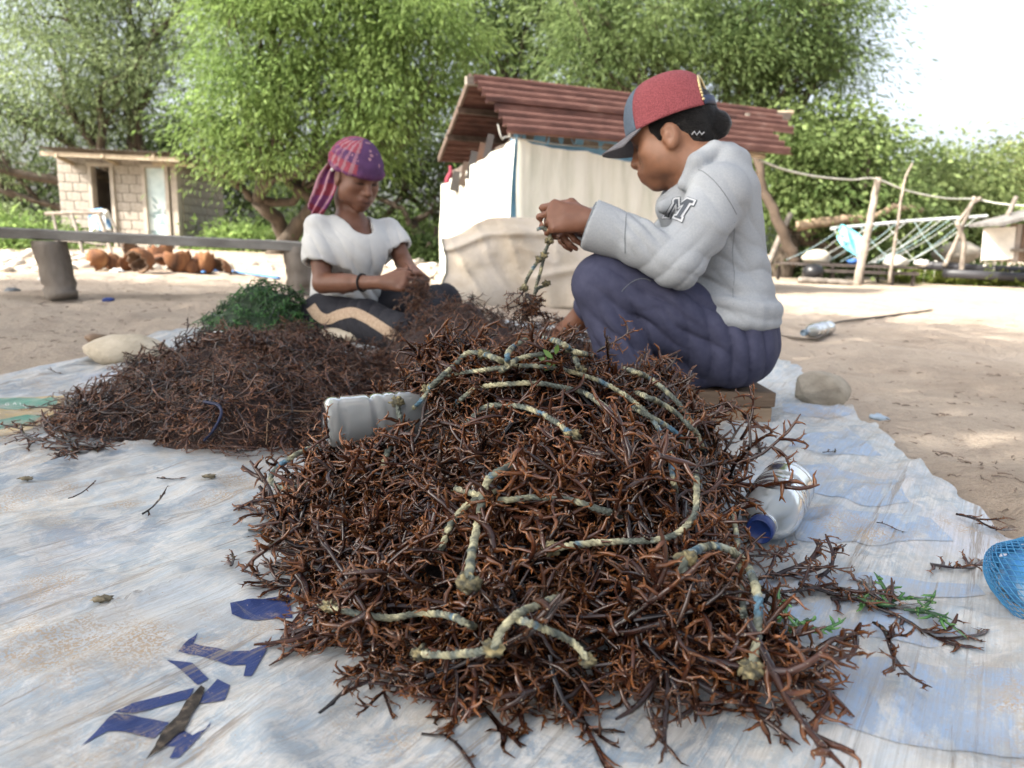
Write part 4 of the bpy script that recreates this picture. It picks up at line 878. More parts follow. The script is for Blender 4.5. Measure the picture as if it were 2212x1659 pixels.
    for i in range(8):
        u = 2184+i*13; p = P(u, 525, 12.6); k = MB(); k.box(p, (.09, .03, .62), Matrix.Rotation(.03*(i % 3-1), 3, 'Y')); k.build('wall_plank', flat('plank_b%d' % (i % 3), ((.24, .17, .12), (.34, .30, .27), (.17, .12, .09))[i % 3], .9), sh)
    k = MB(); k.bar(P(2185, 540, 12.5), P(2330, 545, 12.5), .03, .05); k.build('batten', WOODG(), sh)
    # flowering weeds
    rng = np.random.default_rng(44)
    for i, (u, v, n, lab) in enumerate(((2000, 610, 26, 'clump of green weeds at the foot of the platform'), (2060, 615, 22, 'yellowing weeds with white flowers below the forked post'), (2130, 618, 20, 'low green weeds in front of the black pipes'), (2200, 620, 24, 'tall green weeds at the right border below the shack'), (1950, 612, 12, 'small weed beside the thin stick'))):
        p = G(u, v); root = tag(empty('weed', tuple(p)), lab, 'weed', 'weeds in front of the platform'); V, Q, C, ctr = crown_mesh([(p+np.array([dx, .1*dx, .12]), .2) for dx in (-.18, 0, .18)], n*2, 22, .13, .03, ((.09, .15, .03), (.28, .30, .08)), 80+i, .09, .2, -.8); V[:, 2] = np.maximum(V[:, 2], p[2]+.005)
        obj('foliage', np_mesh('foliage', V, Q, False, C), leaf_mat('foliage'), root)
        for j in range(5):
            c = p+np.array([rng.normal()*.2, rng.normal()*.08, .2+rng.random()*.2]); k = MB(); vv, ff = noise_ball(c, (.028, .028, .02), j, .15, 2, 8); k.add(vv, ff); k.tube([c, c*np.array([1, 1, 0])+np.array([0, 0, p[2]])], .004, 4); k.build('flower', flat('white_petal', (.72, .70, .62), .7), root, True)
    # log along the bank and small stump
    pole('weathered log lying along the edge of the bank', [(1725, 604, 12.2), (1790, 608, 12.1), (1850, 613, 12.05)], .05, .045, WOODG(), 'log', .02, 'log')
# ================================================================== seaweed
def sprig(seed, L=.12, r0=.0036, m=8, nbr=10, sub=2, n=6, bl=.30, curl=.5, nb=5, spines=8):
    """one branching frond: returns verts, quads, pigment (0 stem .. 1 tip)"""
    rng = np.random.default_rng(seed); VV, QQ, CC_ = [], [], []; cnt = 0
    def path(a, d, ln, k, cv):
        p = [np.array(a)]; d = np.array(d)/np.linalg.norm(d); c = rng.normal(size=3); c -= d*(c@d); c *= cv/np.linalg.norm(c)
        for i in range(k):
            d = d+c*1.6/k+rng.normal(size=3)*.10; d /= np.linalg.norm(d); p.append(p[-1]+d*ln/k)
        return np.array(p)
    def put(p, ra, rb, nn, c0, c1, knob=0.):
        nonlocal cnt
        k = len(p); t = np.linspace(0, 1, k); rad = (ra+(rb-ra)*t**1.5)*(1+knob*rng.normal(size=k)); rad[-1] = rb*.25
        v, q = tube(p, np.abs(rad), nn); VV.append(v); QQ.append(q+cnt); CC_.append(np.repeat(c0+(c1-c0)*t, nn)); cnt += len(v)
    main = path((0, 0, 0), (1, 0, .1), L, m, curl); put(main, r0, r0*.62, n, 0, .6, .10)
    for i in range(nbr):
        j = min(m, 1+int((m-1)*(i+rng.random())/nbr)); t = j/m
        d = main[j]-main[j-1]; d /= np.linalg.norm(d); pr = rng.normal(size=3); pr -= d*(pr@d); pr /= np.linalg.norm(pr)
        ln = L*bl*rng.uniform(.45, 1.2)*(1.1-.4*t); b = path(main[j], d*rng.uniform(.2, .8)+pr, ln, 4 if nb > 3 else 3, 1.15); put(b, r0*.80, r0*.50, nb, .2+.3*t, 1., .08)
        for s_ in range(sub):
            if rng.random() < .7:
                jj = rng.integers(1, len(b)-1); d2 = b[jj]-b[jj-1]; d2 /= np.linalg.norm(d2); q = rng.normal(size=3); q -= d2*(q@d2); q /= np.linalg.norm(q)
                c = path(b[jj], d2*.5+q, ln*rng.uniform(.28, .55), 2, .6); put(c, r0*.58, r0*.34, 4 if nb > 4 else 3, .55, 1.)
    for i in range(spines):      # short spines
        j = rng.integers(1, m+1); d = main[j]-main[j-1]; d /= np.linalg.norm(d); pr = rng.normal(size=3); pr -= d*(pr@d); pr /= np.linalg.norm(pr)
        put(path(main[j], pr+d*.3, L*rng.uniform(.04, .08), 1, .1), r0*.6, r0*.2, 3, .3, .9)
    return np.vstack(VV), np.vstack(QQ), np.concatenate(CC_)
def antler(seed, L=.12, r0=.0028, m=8, forks=3, gap=.013, bl=.017, n=5, nb=4, curl=.9, tips=2):
    """fleshy frond: a stem that forks, set along its length with short branchlets that fork again at their tips"""
    rng = np.random.default_rng(seed); VV, QQ, CC_ = [], [], []; cnt = 0
    def path(a, d, ln, k, cv):
        p = [np.array(a)]; d = np.array(d)/np.linalg.norm(d); c = rng.normal(size=3); c -= d*(c@d); c *= cv/np.linalg.norm(c)
        for i in range(k):
            d = d+c*1.6/k+rng.normal(size=3)*.13; d /= np.linalg.norm(d); p.append(p[-1]+d*ln/k)
        return np.array(p)
    def put(p, ra, rb, nn, c0, c1, knob=0., end=.3):
        nonlocal cnt
        k = len(p); t = np.linspace(0, 1, k); rad = (ra+(rb-ra)*t)*(1+knob*rng.normal(size=k)); rad[-1] = rb*end
        v, q = tube(p, np.abs(rad), nn); VV.append(v); QQ.append(q+cnt); CC_.append(np.repeat(c0+(c1-c0)*t, nn)); cnt += len(v)
    def side(d):
        pr = rng.normal(size=3); pr -= d*(pr@d); return pr/np.linalg.norm(pr)
    def stem(a, d, ln, k, ra, c0, lvl):
        p = path(a, d, ln, k, curl*rng.uniform(.5, 1.3)); put(p, ra, ra*.62, n, c0, c0+.45, .09, .5); seg = ln/k; s_ = rng.uniform(0, gap)
        while s_ < ln:
            j = min(k-1, int(s_/seg)); f = s_/seg-j; q = p[j]+(p[j+1]-p[j])*f; dd = p[j+1]-p[j]; dd /= np.linalg.norm(dd); pr = side(dd); t = s_/ln
            b = path(q, dd*rng.uniform(.35, .9)+pr, bl*rng.uniform(.5, 1.5)*(1.1-.35*t), 2, .7); put(b, ra*.74, ra*.50, nb, c0+.2+.3*t, .9, .05, .6)
            e = b[-1]-b[-2]; e /= np.linalg.norm(e)
            for i in range(tips): put(path(b[-1]-e*.0008, e*.8+side(e)*.8, bl*rng.uniform(.25, .6), 1, .1), ra*.48, ra*.30, 3, .75, 1., 0, .3)
            s_ += gap*rng.uniform(.6, 1.5)
        return p
    main = stem((0, 0, 0), (1, 0, .1), L, m, r0, 0., 0)
    for i in range(forks):
        j = 1+int((m-2)*(i+rng.random())/forks); d = main[j+1]-main[j]; d /= np.linalg.norm(d); stem(main[j], d*.8+side(d)*.75, L*rng.uniform(.35, .6)*(1.1-.4*j/m), 4, r0*.85, .12, 1)
    return np.vstack(VV), np.vstack(QQ), np.concatenate(CC_)
def weed_mat(name, stem, mid_, tip, rough=.22, tr=.25, coat=.6):
    if name in MATS: return MATS[name]
    M = bpy.data.materials.new(name); M.use_nodes = True; N = M.node_tree.nodes; L = M.node_tree.links; b = N['Principled BSDF']; out = N['Material Output']
    at = N.new('ShaderNodeAttribute'); at.attribute_name = 'Col'; sp = N.new('ShaderNodeSeparateColor'); L.new(at.outputs['Color'], sp.inputs[0])
    tc = N.new('ShaderNodeTexCoord'); nz = N.new('ShaderNodeTexNoise'); nz.inputs['Scale'].default_value = 45; nz.inputs['Detail'].default_value = 4; L.new(tc.outputs['Object'], nz.inputs['Vector'])
    ad = N.new('ShaderNodeMath'); ad.operation = 'MULTIPLY_ADD'; ad.inputs[1].default_value = .5; ad.inputs[2].default_value = -.25; L.new(nz.outputs['Fac'], ad.inputs[0])
    a2 = N.new('ShaderNodeMath'); L.new(ad.outputs[0], a2.inputs[0]); L.new(sp.outputs[0], a2.inputs[1])
    rp = N.new('ShaderNodeValToRGB'); e = rp.color_ramp.elements; e.new(.5)
    for q, (p, c) in zip(e, ((.05, stem), (.5, mid_), (1., tip))): q.position = p; q.color = (*c, 1)
    L.new(a2.outputs[0], rp.inputs[0])
    mr = N.new('ShaderNodeMapRange'); mr.inputs[3].default_value = .32; mr.inputs[4].default_value = 1.45; L.new(sp.outputs[1], mr.inputs[0])
    vm = N.new('ShaderNodeVectorMath'); vm.operation = 'SCALE'; L.new(rp.outputs[0], vm.inputs[0]); L.new(mr.outputs[0], vm.inputs['Scale'])
    # specks of sand stuck on it
    n2 = N.new('ShaderNodeTexNoise'); n2.inputs['Scale'].default_value = 330; n2.inputs['Detail'].default_value = 1; L.new(tc.outputs['Object'], n2.inputs['Vector'])
    r2 = N.new('ShaderNodeValToRGB'); r2.color_ramp.elements[0].position = .70; r2.color_ramp.elements[1].position = .74; L.new(n2.outputs['Fac'], r2.inputs[0])
    mx = N.new('ShaderNodeMix'); mx.data_type = 'RGBA'; L.new(r2.outputs[0], mx.inputs[0]); L.new(vm.outputs[0], mx.inputs[6]); mx.inputs[7].default_value = (.40, .32, .22, 1)
    L.new(mx.outputs[2], b.inputs['Base Color']); b.inputs['Roughness'].default_value = rough; b.inputs['Specular IOR Level'].default_value = .55; b.inputs['Coat Weight'].default_value = coat; b.inputs['Coat Roughness'].default_value = .1
    tr_ = N.new('ShaderNodeBsdfTranslucent'); L.new(vm.outputs[0], tr_.inputs[0]); ms = N.new('ShaderNodeMixShader'); ms.inputs[0].default_value = tr
    L.new(b.outputs[0], ms.inputs[1]); L.new(tr_.outputs[0], ms.inputs[2]); L.new(ms.outputs[0], out.inputs[0])
    MATS[name] = M; return M
BROWN = lambda: weed_mat('brown_seaweed', (.019, .0080, .0075), (.076, .0245, .0105), (.25, .092, .025), .2, .30, .5)
DULL = lambda: weed_mat('dull_seaweed', (.030, .013, .011), (.105, .040, .021), (.27, .118, .050), .35, .22, .25)
GREEN = lambda: weed_mat('green_seaweed', (.02, .07, .02), (.05, .17, .04), (.13, .31, .07), .25, .3)
def pile_h(x, y, bl):
    z = 0*x
    for cx, cy, rx, ry, h in bl:
        d2 = ((x-cx)/rx)**2+((y-cy)/ry)**2; z = np.maximum(z, h*np.clip(1-d2, 0, 1)**.75)
    q = xyz(x, y); return np.maximum(0, z*(1+.55*fbm(q*6.5, 3, 71))+np.where(z > .01, .016*fbm(q*15, 2, 73), 0))
NEAR = [(.07, 1.27, .32, .33, .265), (.17, 1.16, .16, .22, .18), (-.13, 1.14, .20, .24, .15), (.04, .99, .27, .225, .155), (.17, .92, .14, .18, .10), (-.25, 1.10, .11, .13, .07), (-.16, .95, .13, .13, .06),
        (.19, .69, .085, .11, .06), (.0, .67, .075, .11, .055), (-.12, .80, .10, .10, .045), (.10, .80, .12, .08, .05), (.25, 1.06, .11, .17, .08)]
LEFTP = [(-.74, 2.00, .38, .50, .128), (-.64, 1.78, .32, .34, .108), (-.86, 1.74, .22, .26, .08), (-.56, 2.05, .24, .40, .085), (-.75, 2.22, .28, .28, .115)]
MIDP = [(-.13, 2.34, .30, .32, .18), (-.30, 2.40, .16, .2, .10), (.10, 2.12, .28, .34, .17), (.0, 1.85, .34, .28, .14), (-.26, 2.02, .2, .25, .04)]
GREENP = [(-.95, 2.80, .23, .20, .155), (-.83, 2.84, .15, .15, .09)]
BT_L = (P(702, 914, 1.12), P(985, 888, 1.22)); BT_R = (P(1700, 1062, 1.20), P(1636, 1182, .99)); BT_R[0][2] = .066; BT_R[1][2] = .062
KEEP = [(BT_L[0], BT_L[0]*.45+BT_L[1]*.55, .062), (BT_R[0], BT_R[1], .066)]
def kept(p):
    for a, b, r_ in KEEP:
        t = min(1, max(0, float((p-a)@(b-a))/float((b-a)@(b-a)))); q = p-a-(b-a)*t
        if q@q < r_*r_: return True
        c = CC+(p-CC)*np.linalg.norm(a-CC)/np.linalg.norm(p-CC)
    return False
def pile_z(x, y, bl): return tarp_z(x, y)+pile_h(x, y, bl)
def hit(u, v, bl, lift=.012):
    q = CC+ray(u, v)*np.arange(.3, 4, .005)[:, None]
    w_ = np.flatnonzero(q[:, 2] < tarp_z(q[:, 0], q[:, 1])+pile_h(q[:, 0], q[:, 1], bl)+lift)
    return q[w_[0]] if len(w_) else q[-1]
def mound(name, bl, mt, parent, x0, x1, y0, y1, n=120, sink=.018, seed=0, na=.010, hk=.004):
    xs = np.linspace(x0, x1, n); ys = np.linspace(y0, y1, n); X, Y = np.meshgrid(xs, ys, indexing='ij'); H = pile_h(X, Y, bl)
    Z = tarp_z(X, Y)+H-sink-.008+na*fbm(xyz(X*16, Y*16), 3, seed)*np.clip(H/.03, 0, 1); Z = np.where(H < .012, tarp_z(X, Y)-.03, Z)
    V = xyz(X, Y, Z).reshape(-1, 3); Q = grid_faces(n, n); keep = (H.reshape(-1)[Q] > hk).any(1); Q = Q[keep]; us, inv = np.unique(Q, return_inverse=True)
    o = obj(name, np_mesh(name, V[us], inv.reshape(-1, 4)), mt, parent); o['kind'] = 'stuff'; return o
def orient(rng, nrm, out=.35, grav=0., fl=None):
    a = rng.normal(size=3)
    if fl is not None: a = a*.38+np.array([fl[0], fl[1], 0.])
    a = a+0; a -= nrm*(a@nrm); a /= np.linalg.norm(a)+1e-9; x = a+nrm*rng.normal(out, .22); x[2] -= grav; x /= np.linalg.norm(x)
    r_ = rng.normal(size=3); y = np.cross(x, r_); y /= np.linalg.norm(y); return np.stack([x, y, np.cross(x, y)], 1)
def place(rng, bl, k, box, lift=(-.012, .012), out=.1, protos=None, smin=.75, smax=1.3, hmin=.006, fl=.75, flow=None, holes=0.):
    n = k*8; x, y = rng.uniform(box[0], box[1], n), rng.uniform(box[2], box[3], n); h = pile_h(x, y, bl); hn = fbm(xyz(x*9, y*9), 2, 91); ok = np.flatnonzero((h > hmin) & (hn > -.9+holes))[:k]; x, y, h = x[ok], y[ok], h[ok]; e = .02
    gx = (pile_h(x+e, y, bl)-pile_h(x-e, y, bl))/(2*e); gy = (pile_h(x, y+e, bl)-pile_h(x, y-e, bl))/(2*e); tz = tarp_z(x, y); res = []
    if flow is not None:
        cs = flow; dd = (x[:, None]-cs[None, :, 0])**2+(y[:, None]-cs[None, :, 1])**2; ni = dd.argmin(1); fv = np.stack([x-cs[ni, 0], y-cs[ni, 1]], 1); fv /= np.linalg.norm(fv, axis=1)[:, None]+1e-6
        sl_ = np.stack([-gx, -gy], 1); fv = fv+.5*sl_/(1+np.linalg.norm(sl_, axis=1)[:, None])
    for i in range(len(x)):
        nrm = np.array([-gx[i], -gy[i], 1.]); nrm /= np.linalg.norm(nrm); slope = math.hypot(gx[i], gy[i])
        M3 = orient(rng, nrm, out if h[i] > .03 else .02, .25*min(1, slope), None if flow is None else fv[i]); M3 = M3-(1-fl)*np.outer(nrm, nrm@M3); j = rng.integers(len(protos)); s_ = rng.uniform(smin, smax)
        p = np.array([x[i], y[i], tz[i]+h[i]])+nrm*rng.uniform(*lift)-M3[:, 0]*.05*s_
        if not (kept(p+M3[:, 0]*.05*s_) or kept(p+M3[:, 0]*.09*s_) or kept(p)): res.append((j, M3*s_, p, rng.random()))
    return res
def merge(res, protos):
    VV, QQ, CC_ = [], [], []; n = 0
    for i, M3, p, g in res:
        v, q, c = protos[i]; VV.append(v@M3.T+p); QQ.append(q+n); CC_.append(np.stack([c, np.full(len(c), g), 0*c], 1)); n += len(v)
    V = np.vstack(VV); V[:, 2] = np.maximum(V[:, 2], tarp_z(V[:, 0], V[:, 1])+.003)
    return V, np.vstack(QQ), np.vstack(CC_)
def one_sprig(name, proto, M3, p, mt, parent, g, lab=None):
    v, q, c = proto; w_ = v@M3.T+p; w_[:, 2] = np.maximum(w_[:, 2], tarp_z(w_[:, 0], w_[:, 1])+.003)
    return obj(name, np_mesh(name, w_, q, True, np.stack([c, np.full(len(c), g), 0*c], 1)), mt, parent)
def build_seaweed():
    rng = np.random.default_rng(21)
    big = [antler(100+i, L=.11+.012*(i % 5), r0=.0038+.0005*(i % 3), m=8, forks=3, n=6, nb=4, gap=.015, bl=.0185, curl=.9+.3*(i % 4)) for i in range(14)]
    low = [antler(200+i, L=.10+.012*(i % 5), r0=.0036+.0006*(i % 3), m=6, forks=2, n=5, nb=4, gap=.018, bl=.019, curl=.9+.3*(i % 4), tips=1+i % 2) for i in range(14)]
    core = mat('shade_core', [(.35, (.007, .004, .004)), (.7, (.022, .010, .007))], scale=60, rough=.5, bump=1., bscale=120)  # near-black colour paints in the shade of the holes between fronds
    # --- near heap
    hp = tag(empty('seaweed_heap', (.07, 1.1, 0)), 'big glossy brown seaweed heap tangled with rope in front of both women', 'seaweed')
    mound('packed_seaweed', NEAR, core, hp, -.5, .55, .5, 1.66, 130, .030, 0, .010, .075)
    box = (-.48, .52, .56, 1.62); ctr = np.stack([rng.uniform(-.4, .45, 60), rng.uniform(.62, 1.55, 60)], 1)
    V, Q, C = merge(place(rng, NEAR, 1080, box, (-.024, .006), .0, low, .6, 1.2, hmin=.022, flow=ctr, holes=.50), low)
    V2, Q2, C2 = merge(place(rng, NEAR, 420, (-.48, .52, .56, 1.3), (-.01, .014), .12, low, .6, 1.2, hmin=.022, flow=ctr, holes=.72), low)
    o = obj('seaweed_mass', np_mesh('seaweed_mass', np.vstack([V, V2]), np.vstack([Q, Q2+len(V)]), True, np.vstack([C, C2])), BROWN(), hp); o['kind'] = 'stuff'
    for i, M3, p, g in place(rng, NEAR, 180, (-.46, .5, .58, 1.5), (.000, .016), .25, big, .7, 1.25, flow=ctr, holes=.75): one_sprig('seaweed_frond', big[i], M3, p, BROWN(), hp, .45+.55*g)
    # fronds that spill from the foot of the heap onto the sheet
    for k in range(70):
        a = rng.uniform(math.pi*.95, math.pi*2.05); x, y = .03+.25*math.cos(a)+rng.normal()*.025, .98+.31*math.sin(a)+rng.normal()*.025
        d = np.array([math.cos(a)+rng.normal()*.5, math.sin(a)+rng.normal()*.5, .05]); d /= np.linalg.norm(d); yv = np.cross(d, (0, 0, 1)); yv /= np.linalg.norm(yv)
        s_ = rng.uniform(.55, .85); M3 = np.stack([d, yv, np.cross(d, yv)], 1)@np.diag([1, 1, .6])*s_
        one_sprig('seaweed_frond', big[rng.integers(14)], M3, np.array([x, y, float(tarp_z(x, y))+.012]), BROWN(), hp, .35+.5*rng.random())
    big2 = [antler(700+i, L=.125+.012*(i % 4), r0=.0040+.0004*(i % 3), m=9, forks=3, n=6, nb=5, gap=.014, bl=.020, curl=.6+.3*(i % 3)) for i in range(9)]
    for k, (u, v) in enumerate([(rng.uniform(880, 1230), rng.uniform(1440, 1590)) for i in range(16)]+[(rng.uniform(1450, 1700), rng.uniform(1420, 1560)) for i in range(18)]+[(rng.uniform(600, 900), rng.uniform(1290, 1420)) for i in range(12)]+[(rng.uniform(560, 680), rng.uniform(1090, 1180)) for i in range(8)]):
        q = G(u, v); c = np.array([.05, 1.02]); o_ = q[:2]-c; o_ /= np.linalg.norm(o_); d = np.array([o_[0]+rng.normal()*.55, o_[1]+rng.normal()*.55, .12]); d /= np.linalg.norm(d); yv = np.cross(d, (0, 0, 1)); yv /= np.linalg.norm(yv)
        one_sprig('seaweed_frond', big2[k % 9], np.stack([d, yv, np.cross(d, yv)], 1)@np.diag([1, 1, .7])*rng.uniform(.65, 1.0), np.array([q[0]-o_[0]*.06, q[1]-o_[1]*.06, float(tarp_z(q[0], q[1]))+.014]), BROWN(), hp, .3+.6*rng.random())
    # long fronds sticking out to the right over the bottle and up at the top
    for (u, v), (u2, v2), Y, s_ in (((1560, 1040), (1690, 1075), 1.12, 1.0), ((1600, 950), (1640, 905), 1.25, .7), ((1545, 880), (1600, 840), 1.3, .8), ((1290, 760), (1325, 705), 1.32, .55), ((1430, 830), (1470, 775), 1.3, .6), ((560, 1050), (610, 1150), 1.1, .8), ((600, 1100), (560, 1160), 1.05, .9), ((1580, 1000), (1660, 1000), 1.18, .9)):
        a, b = P(u, v, Y), P(u2, v2, Y-.02); d = b-a; d /= np.linalg.norm(d); yv = np.cross(d, (0, .3, 1)); yv /= np.linalg.norm(yv); one_sprig('seaweed_frond', big[rng.integers(14)], np.stack([d, yv, np.cross(d, yv)], 1)*s_, a, BROWN(), hp, .9)
    # --- left and middle heaps: finer, drier strands
    fine = [sprig(300+i, L=.10+.012*(i % 4), r0=.0027, m=8, nbr=8, sub=1, n=4, bl=.26, curl=2.0, nb=3, spines=3) for i in range(6)]+[antler(320+i, L=.12, r0=.0025, m=7, forks=1, n=4, nb=3, gap=.014, bl=.016, curl=1.6, tips=1) for i in range(6)]
    fine2 = [sprig(340+i, L=.12, r0=.0026, m=5, nbr=8, sub=1, n=4, bl=.36, curl=1.0, nb=3, spines=2) for i in range(5)]+[antler(360+i, L=.10, r0=.0024, m=5, forks=1, n=4, nb=3, gap=.014, bl=.017, curl=.8, tips=1) for i in range(5)]
    lp = tag(empty('seaweed_heap', (-.72, 1.95, 0)), 'broad dull brown seaweed heap on the left side of the tarp', 'seaweed')
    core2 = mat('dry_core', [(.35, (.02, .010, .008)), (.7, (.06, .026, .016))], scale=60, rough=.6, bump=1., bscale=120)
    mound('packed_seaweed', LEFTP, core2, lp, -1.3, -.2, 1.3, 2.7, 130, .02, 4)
    V, Q, C = merge(place(rng, LEFTP, 1500, (-1.28, -.22, 1.35, 2.68), (-.010, .010), -.02, fine, .7, 1.2, fl=.45, flow=np.stack([rng.uniform(-1.15, -.3, 40), rng.uniform(1.45, 2.6, 40)], 1), holes=.1), fine); o = obj('seaweed_mass', np_mesh('seaweed_mass', V, Q, True, C), DULL(), lp); o['kind'] = 'stuff'
    for k in range(46):
        a = rng.uniform(math.pi*.8, math.pi*1.95); x, y = -.73+.41*math.cos(a)+rng.normal()*.03, 1.93+.46*math.sin(a)+rng.normal()*.03; d = np.array([math.cos(a)+rng.normal()*.7, math.sin(a)+rng.normal()*.7, 0]); d /= np.linalg.norm(d); yv = np.cross(d, (0, 0, 1))
        one_sprig('seaweed_frond', fine[rng.integers(12)], np.stack([d, yv, np.cross(d, yv)], 1)@np.diag([1, 1, .4])*rng.uniform(.7, 1.2), np.array([x, y, float(tarp_z(x, y))+.01]), DULL(), lp, .3+.5*rng.random())
    mp_ = tag(empty('seaweed_heap', (-.05, 2.15, 0)), 'low brown seaweed heap between the two seated women', 'seaweed')
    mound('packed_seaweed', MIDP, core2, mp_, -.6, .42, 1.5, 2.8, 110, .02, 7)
    V, Q, C = merge(place(rng, MIDP, 820, (-.58, .4, 1.55, 2.76), (-.012, .006), .05, fine2, .6, 1.0, fl=.6), fine2); o = obj('seaweed_mass', np_mesh('seaweed_mass', V, Q, True, C), DULL(), mp_); o['kind'] = 'stuff'
    gp = tag(empty('seaweed_heap', (-.95, 2.84, 0)), 'small green seaweed heap behind the left brown heap', 'seaweed'); gfine = [sprig(400+i, L=.08, r0=.0024, m=4, nbr=7, sub=1, n=4, bl=.4, curl=.6, nb=3, spines=0) for i in range(8)]
    mound('packed_seaweed', GREENP, mat('green_core', [(.3, (.006, .02, .006)), (.7, (.02, .06, .015))], scale=60, rough=.5, bump=1., bscale=120), gp, -1.3, -.62, 2.55, 3.15, 60, .015, 9)
    V, Q, C = merge(place(rng, GREENP, 380, (-1.28, -.64, 2.58, 3.12), (-.008, .012), .3, gfine, .7, 1.1), gfine); o = obj('seaweed_mass', np_mesh('seaweed_mass', V, Q, True, C), GREEN(), gp); o['kind'] = 'stuff'
    # --- loose pieces on the sheet
    def loose(lab, u, v, ang, s_, pr, mt, fl=.5, g=.6):
        q = G(u, v); d = np.array([math.cos(ang), math.sin(ang), 0]); yv = np.array([-d[1], d[0], 0]); o = one_sprig('seaweed_frond', pr, np.stack([d, yv, np.array([0, 0, 1.])], 1)@np.diag([1, 1, fl])*s_, np.array([q[0], q[1], float(tarp_z(q[0], q[1]))+.008]), mt, None, g); tag(o, lab, 'seaweed')
    B, Gm = BROWN(), GREEN(); thin = [sprig(500+i, L=.11, r0=.003, m=7, nbr=3, sub=1, n=5, bl=.22, curl=1.1) for i in range(8)]
    def bush(seed, k=7):
        rg = np.random.default_rng(seed); VV, QQ, CC_ = [], [], []; n = 0
        for i in range(k):
            v, q, c = sprig(seed*10+i, L=.055, r0=.0030, m=5, nbr=5, sub=2, n=5, bl=.40, curl=.8, spines=0); a = rg.uniform(0, 6.28); M3 = np.array(Matrix.Rotation(a, 3, 'Z')@Matrix.Rotation(rg.uniform(-.5, .1), 3, 'Y')); VV.append(v@M3.T+rg.normal(size=3)*np.array([.016, .012, .003])); QQ.append(q+n); CC_.append(c); n += len(v)
        return np.vstack(VV), np.vstack(QQ), np.concatenate(CC_)
    gr = [bush(52), bush(53)]
    loose('brown frond at the right edge of the tarp above the blue net', 2060, 1150, -.2, .8, big[3], B, .6); loose('brown forked frond touching the blue net bag', 2005, 1250, -.6, .95, big[6], B, .45)
    loose('single thin brown stem on the white sheet right of the capped bottle', 1890, 1160, -.15, .5, thin[0], B); loose('dark frond lying across the pale blue band below the stone', 1775, 1000, .1, .75, thin[1], B, .5, .2)
    loose('dark twisted frond on the sheet below the wooden block', 1640, 1000, 1.2, .7, big[2], B, .8, .25)
    loose('small curled frond alone on the sheet in front of the left heap', 340, 1055, .25, .8, thin[2], B); loose('small forked brown scrap on the sheet left of the big heap', 500, 1262, 1.2, .42, big[5], B, .4); loose('sandy dark stem by the front left foot of the heap', 690, 1465, .4, .75, thin[3], B, .4, .3)
    loose('black stalk lying in the fold of the sheet', 690, 1590, .95, .8, thin[4], B, .4, .0); loose('dark flat frond at the bottom edge in front of the heap', 910, 1640, .1, .75, thin[5], B, .4, .1)
    loose('dry dark wisp on the sheet among the creases', 310, 1150, 1.0, .6, thin[6], B, .8, .1); loose('tiny curled frond on the far left of the sheet', 150, 1105, .1, .5, thin[7], B, .7, .3); loose('brown wisp on the white sheet beside the beige stone', 105, 823, .3, .6, thin[2], B, .8, .5)
    for i, (u, v, a, s_) in enumerate(((1650, 1290, -.15, 1.2), (1720, 1310, -.3, 1.2), (1790, 1340, -.2, 1.1), (1850, 1360, -.6, 1.0), (1700, 1330, .1, 1.0), (1760, 1290, .1, .9), (1880, 1410, -1.3, .8), (1720, 1480, -.2, .9))):
        loose(('brown frond in the trail running right from the heap foot', )[0] + (', topmost piece', ', joining the heap', ', in the middle', ', at its right end', ', under the others', ', with raised tips', ', hooked downwards', ', sandy and lowest')[i], u, v, a, s_, big[(i*3) % 14], B, .5, .4)
    loose('translucent green frond at the right end of the brown trail', 1925, 1360, .05, 1.05, gr[0], Gm, .6, .5); loose('lighter green frond under the brown trail by the heap', 1710, 1400, -.1, .95, gr[1], Gm, .6, .9)
    q = tag(empty('seaweed_clump', tuple(G(150, 1010))), 'loose brown clump in front of the left heap', 'seaweed')
    for k in range(12): x, y = G(165+rng.normal()*35, 1010+rng.normal()*8)[:2]; a = rng.uniform(0, 6.28); d = np.array([math.cos(a), math.sin(a)*.4, .1]); d /= np.linalg.norm(d); yv = np.cross(d, (0, 0, 1)); one_sprig('seaweed_frond', big[rng.integers(14)], np.stack([d, yv, np.cross(d, yv)], 1)@np.diag([1, 1, .5])*.8, np.array([x, y, float(tarp_z(x, y))+.012]), B, q, .6*rng.random()+.2)
    # --- clump in the hands of the woman in the headscarf and the one hanging on the rope
    q = tag(empty('seaweed_clump', tuple(P(920, 650, 2.5))), 'dark seaweed clump held in the hands of the headscarf woman', 'seaweed')
    for k in range(60):
        t = rng.random(); c = P(905+rng.normal()*13, 596+62*t, 2.56-.05*t); d = np.array([rng.normal()*.7, rng.normal()*.5-.2, -.6+rng.normal()*.5]); d /= np.linalg.norm(d); yv = np.cross(d, (0, 1, .2)); yv /= np.linalg.norm(yv); one_sprig('seaweed_frond', fine2[rng.integers(10)], np.stack([d, yv, np.cross(d, yv)], 1)*.62, c, DULL(), q, .2+.5*rng.random())
    q = tag(empty('seaweed_clump', tuple(P(1135, 660, 1.75))), 'brown seaweed clump hanging on the rope below the capped woman\'s hands', 'seaweed')
    for k in range(34):
        t = rng.random(); c = P(1143-10*t+rng.normal()*6, 628+42*t, 1.75); d = np.array([rng.normal()*.55-.15, rng.normal()*.4, -1+rng.normal()*.35]); d /= np.linalg.norm(d); yv = np.cross(d, (0, 1, .2)); yv /= np.linalg.norm(yv); one_sprig('seaweed_frond', big[rng.integers(14)], np.stack([d, yv, np.cross(d, yv)], 1)*.42, c, BROWN(), q, .1+.6*rng.random())
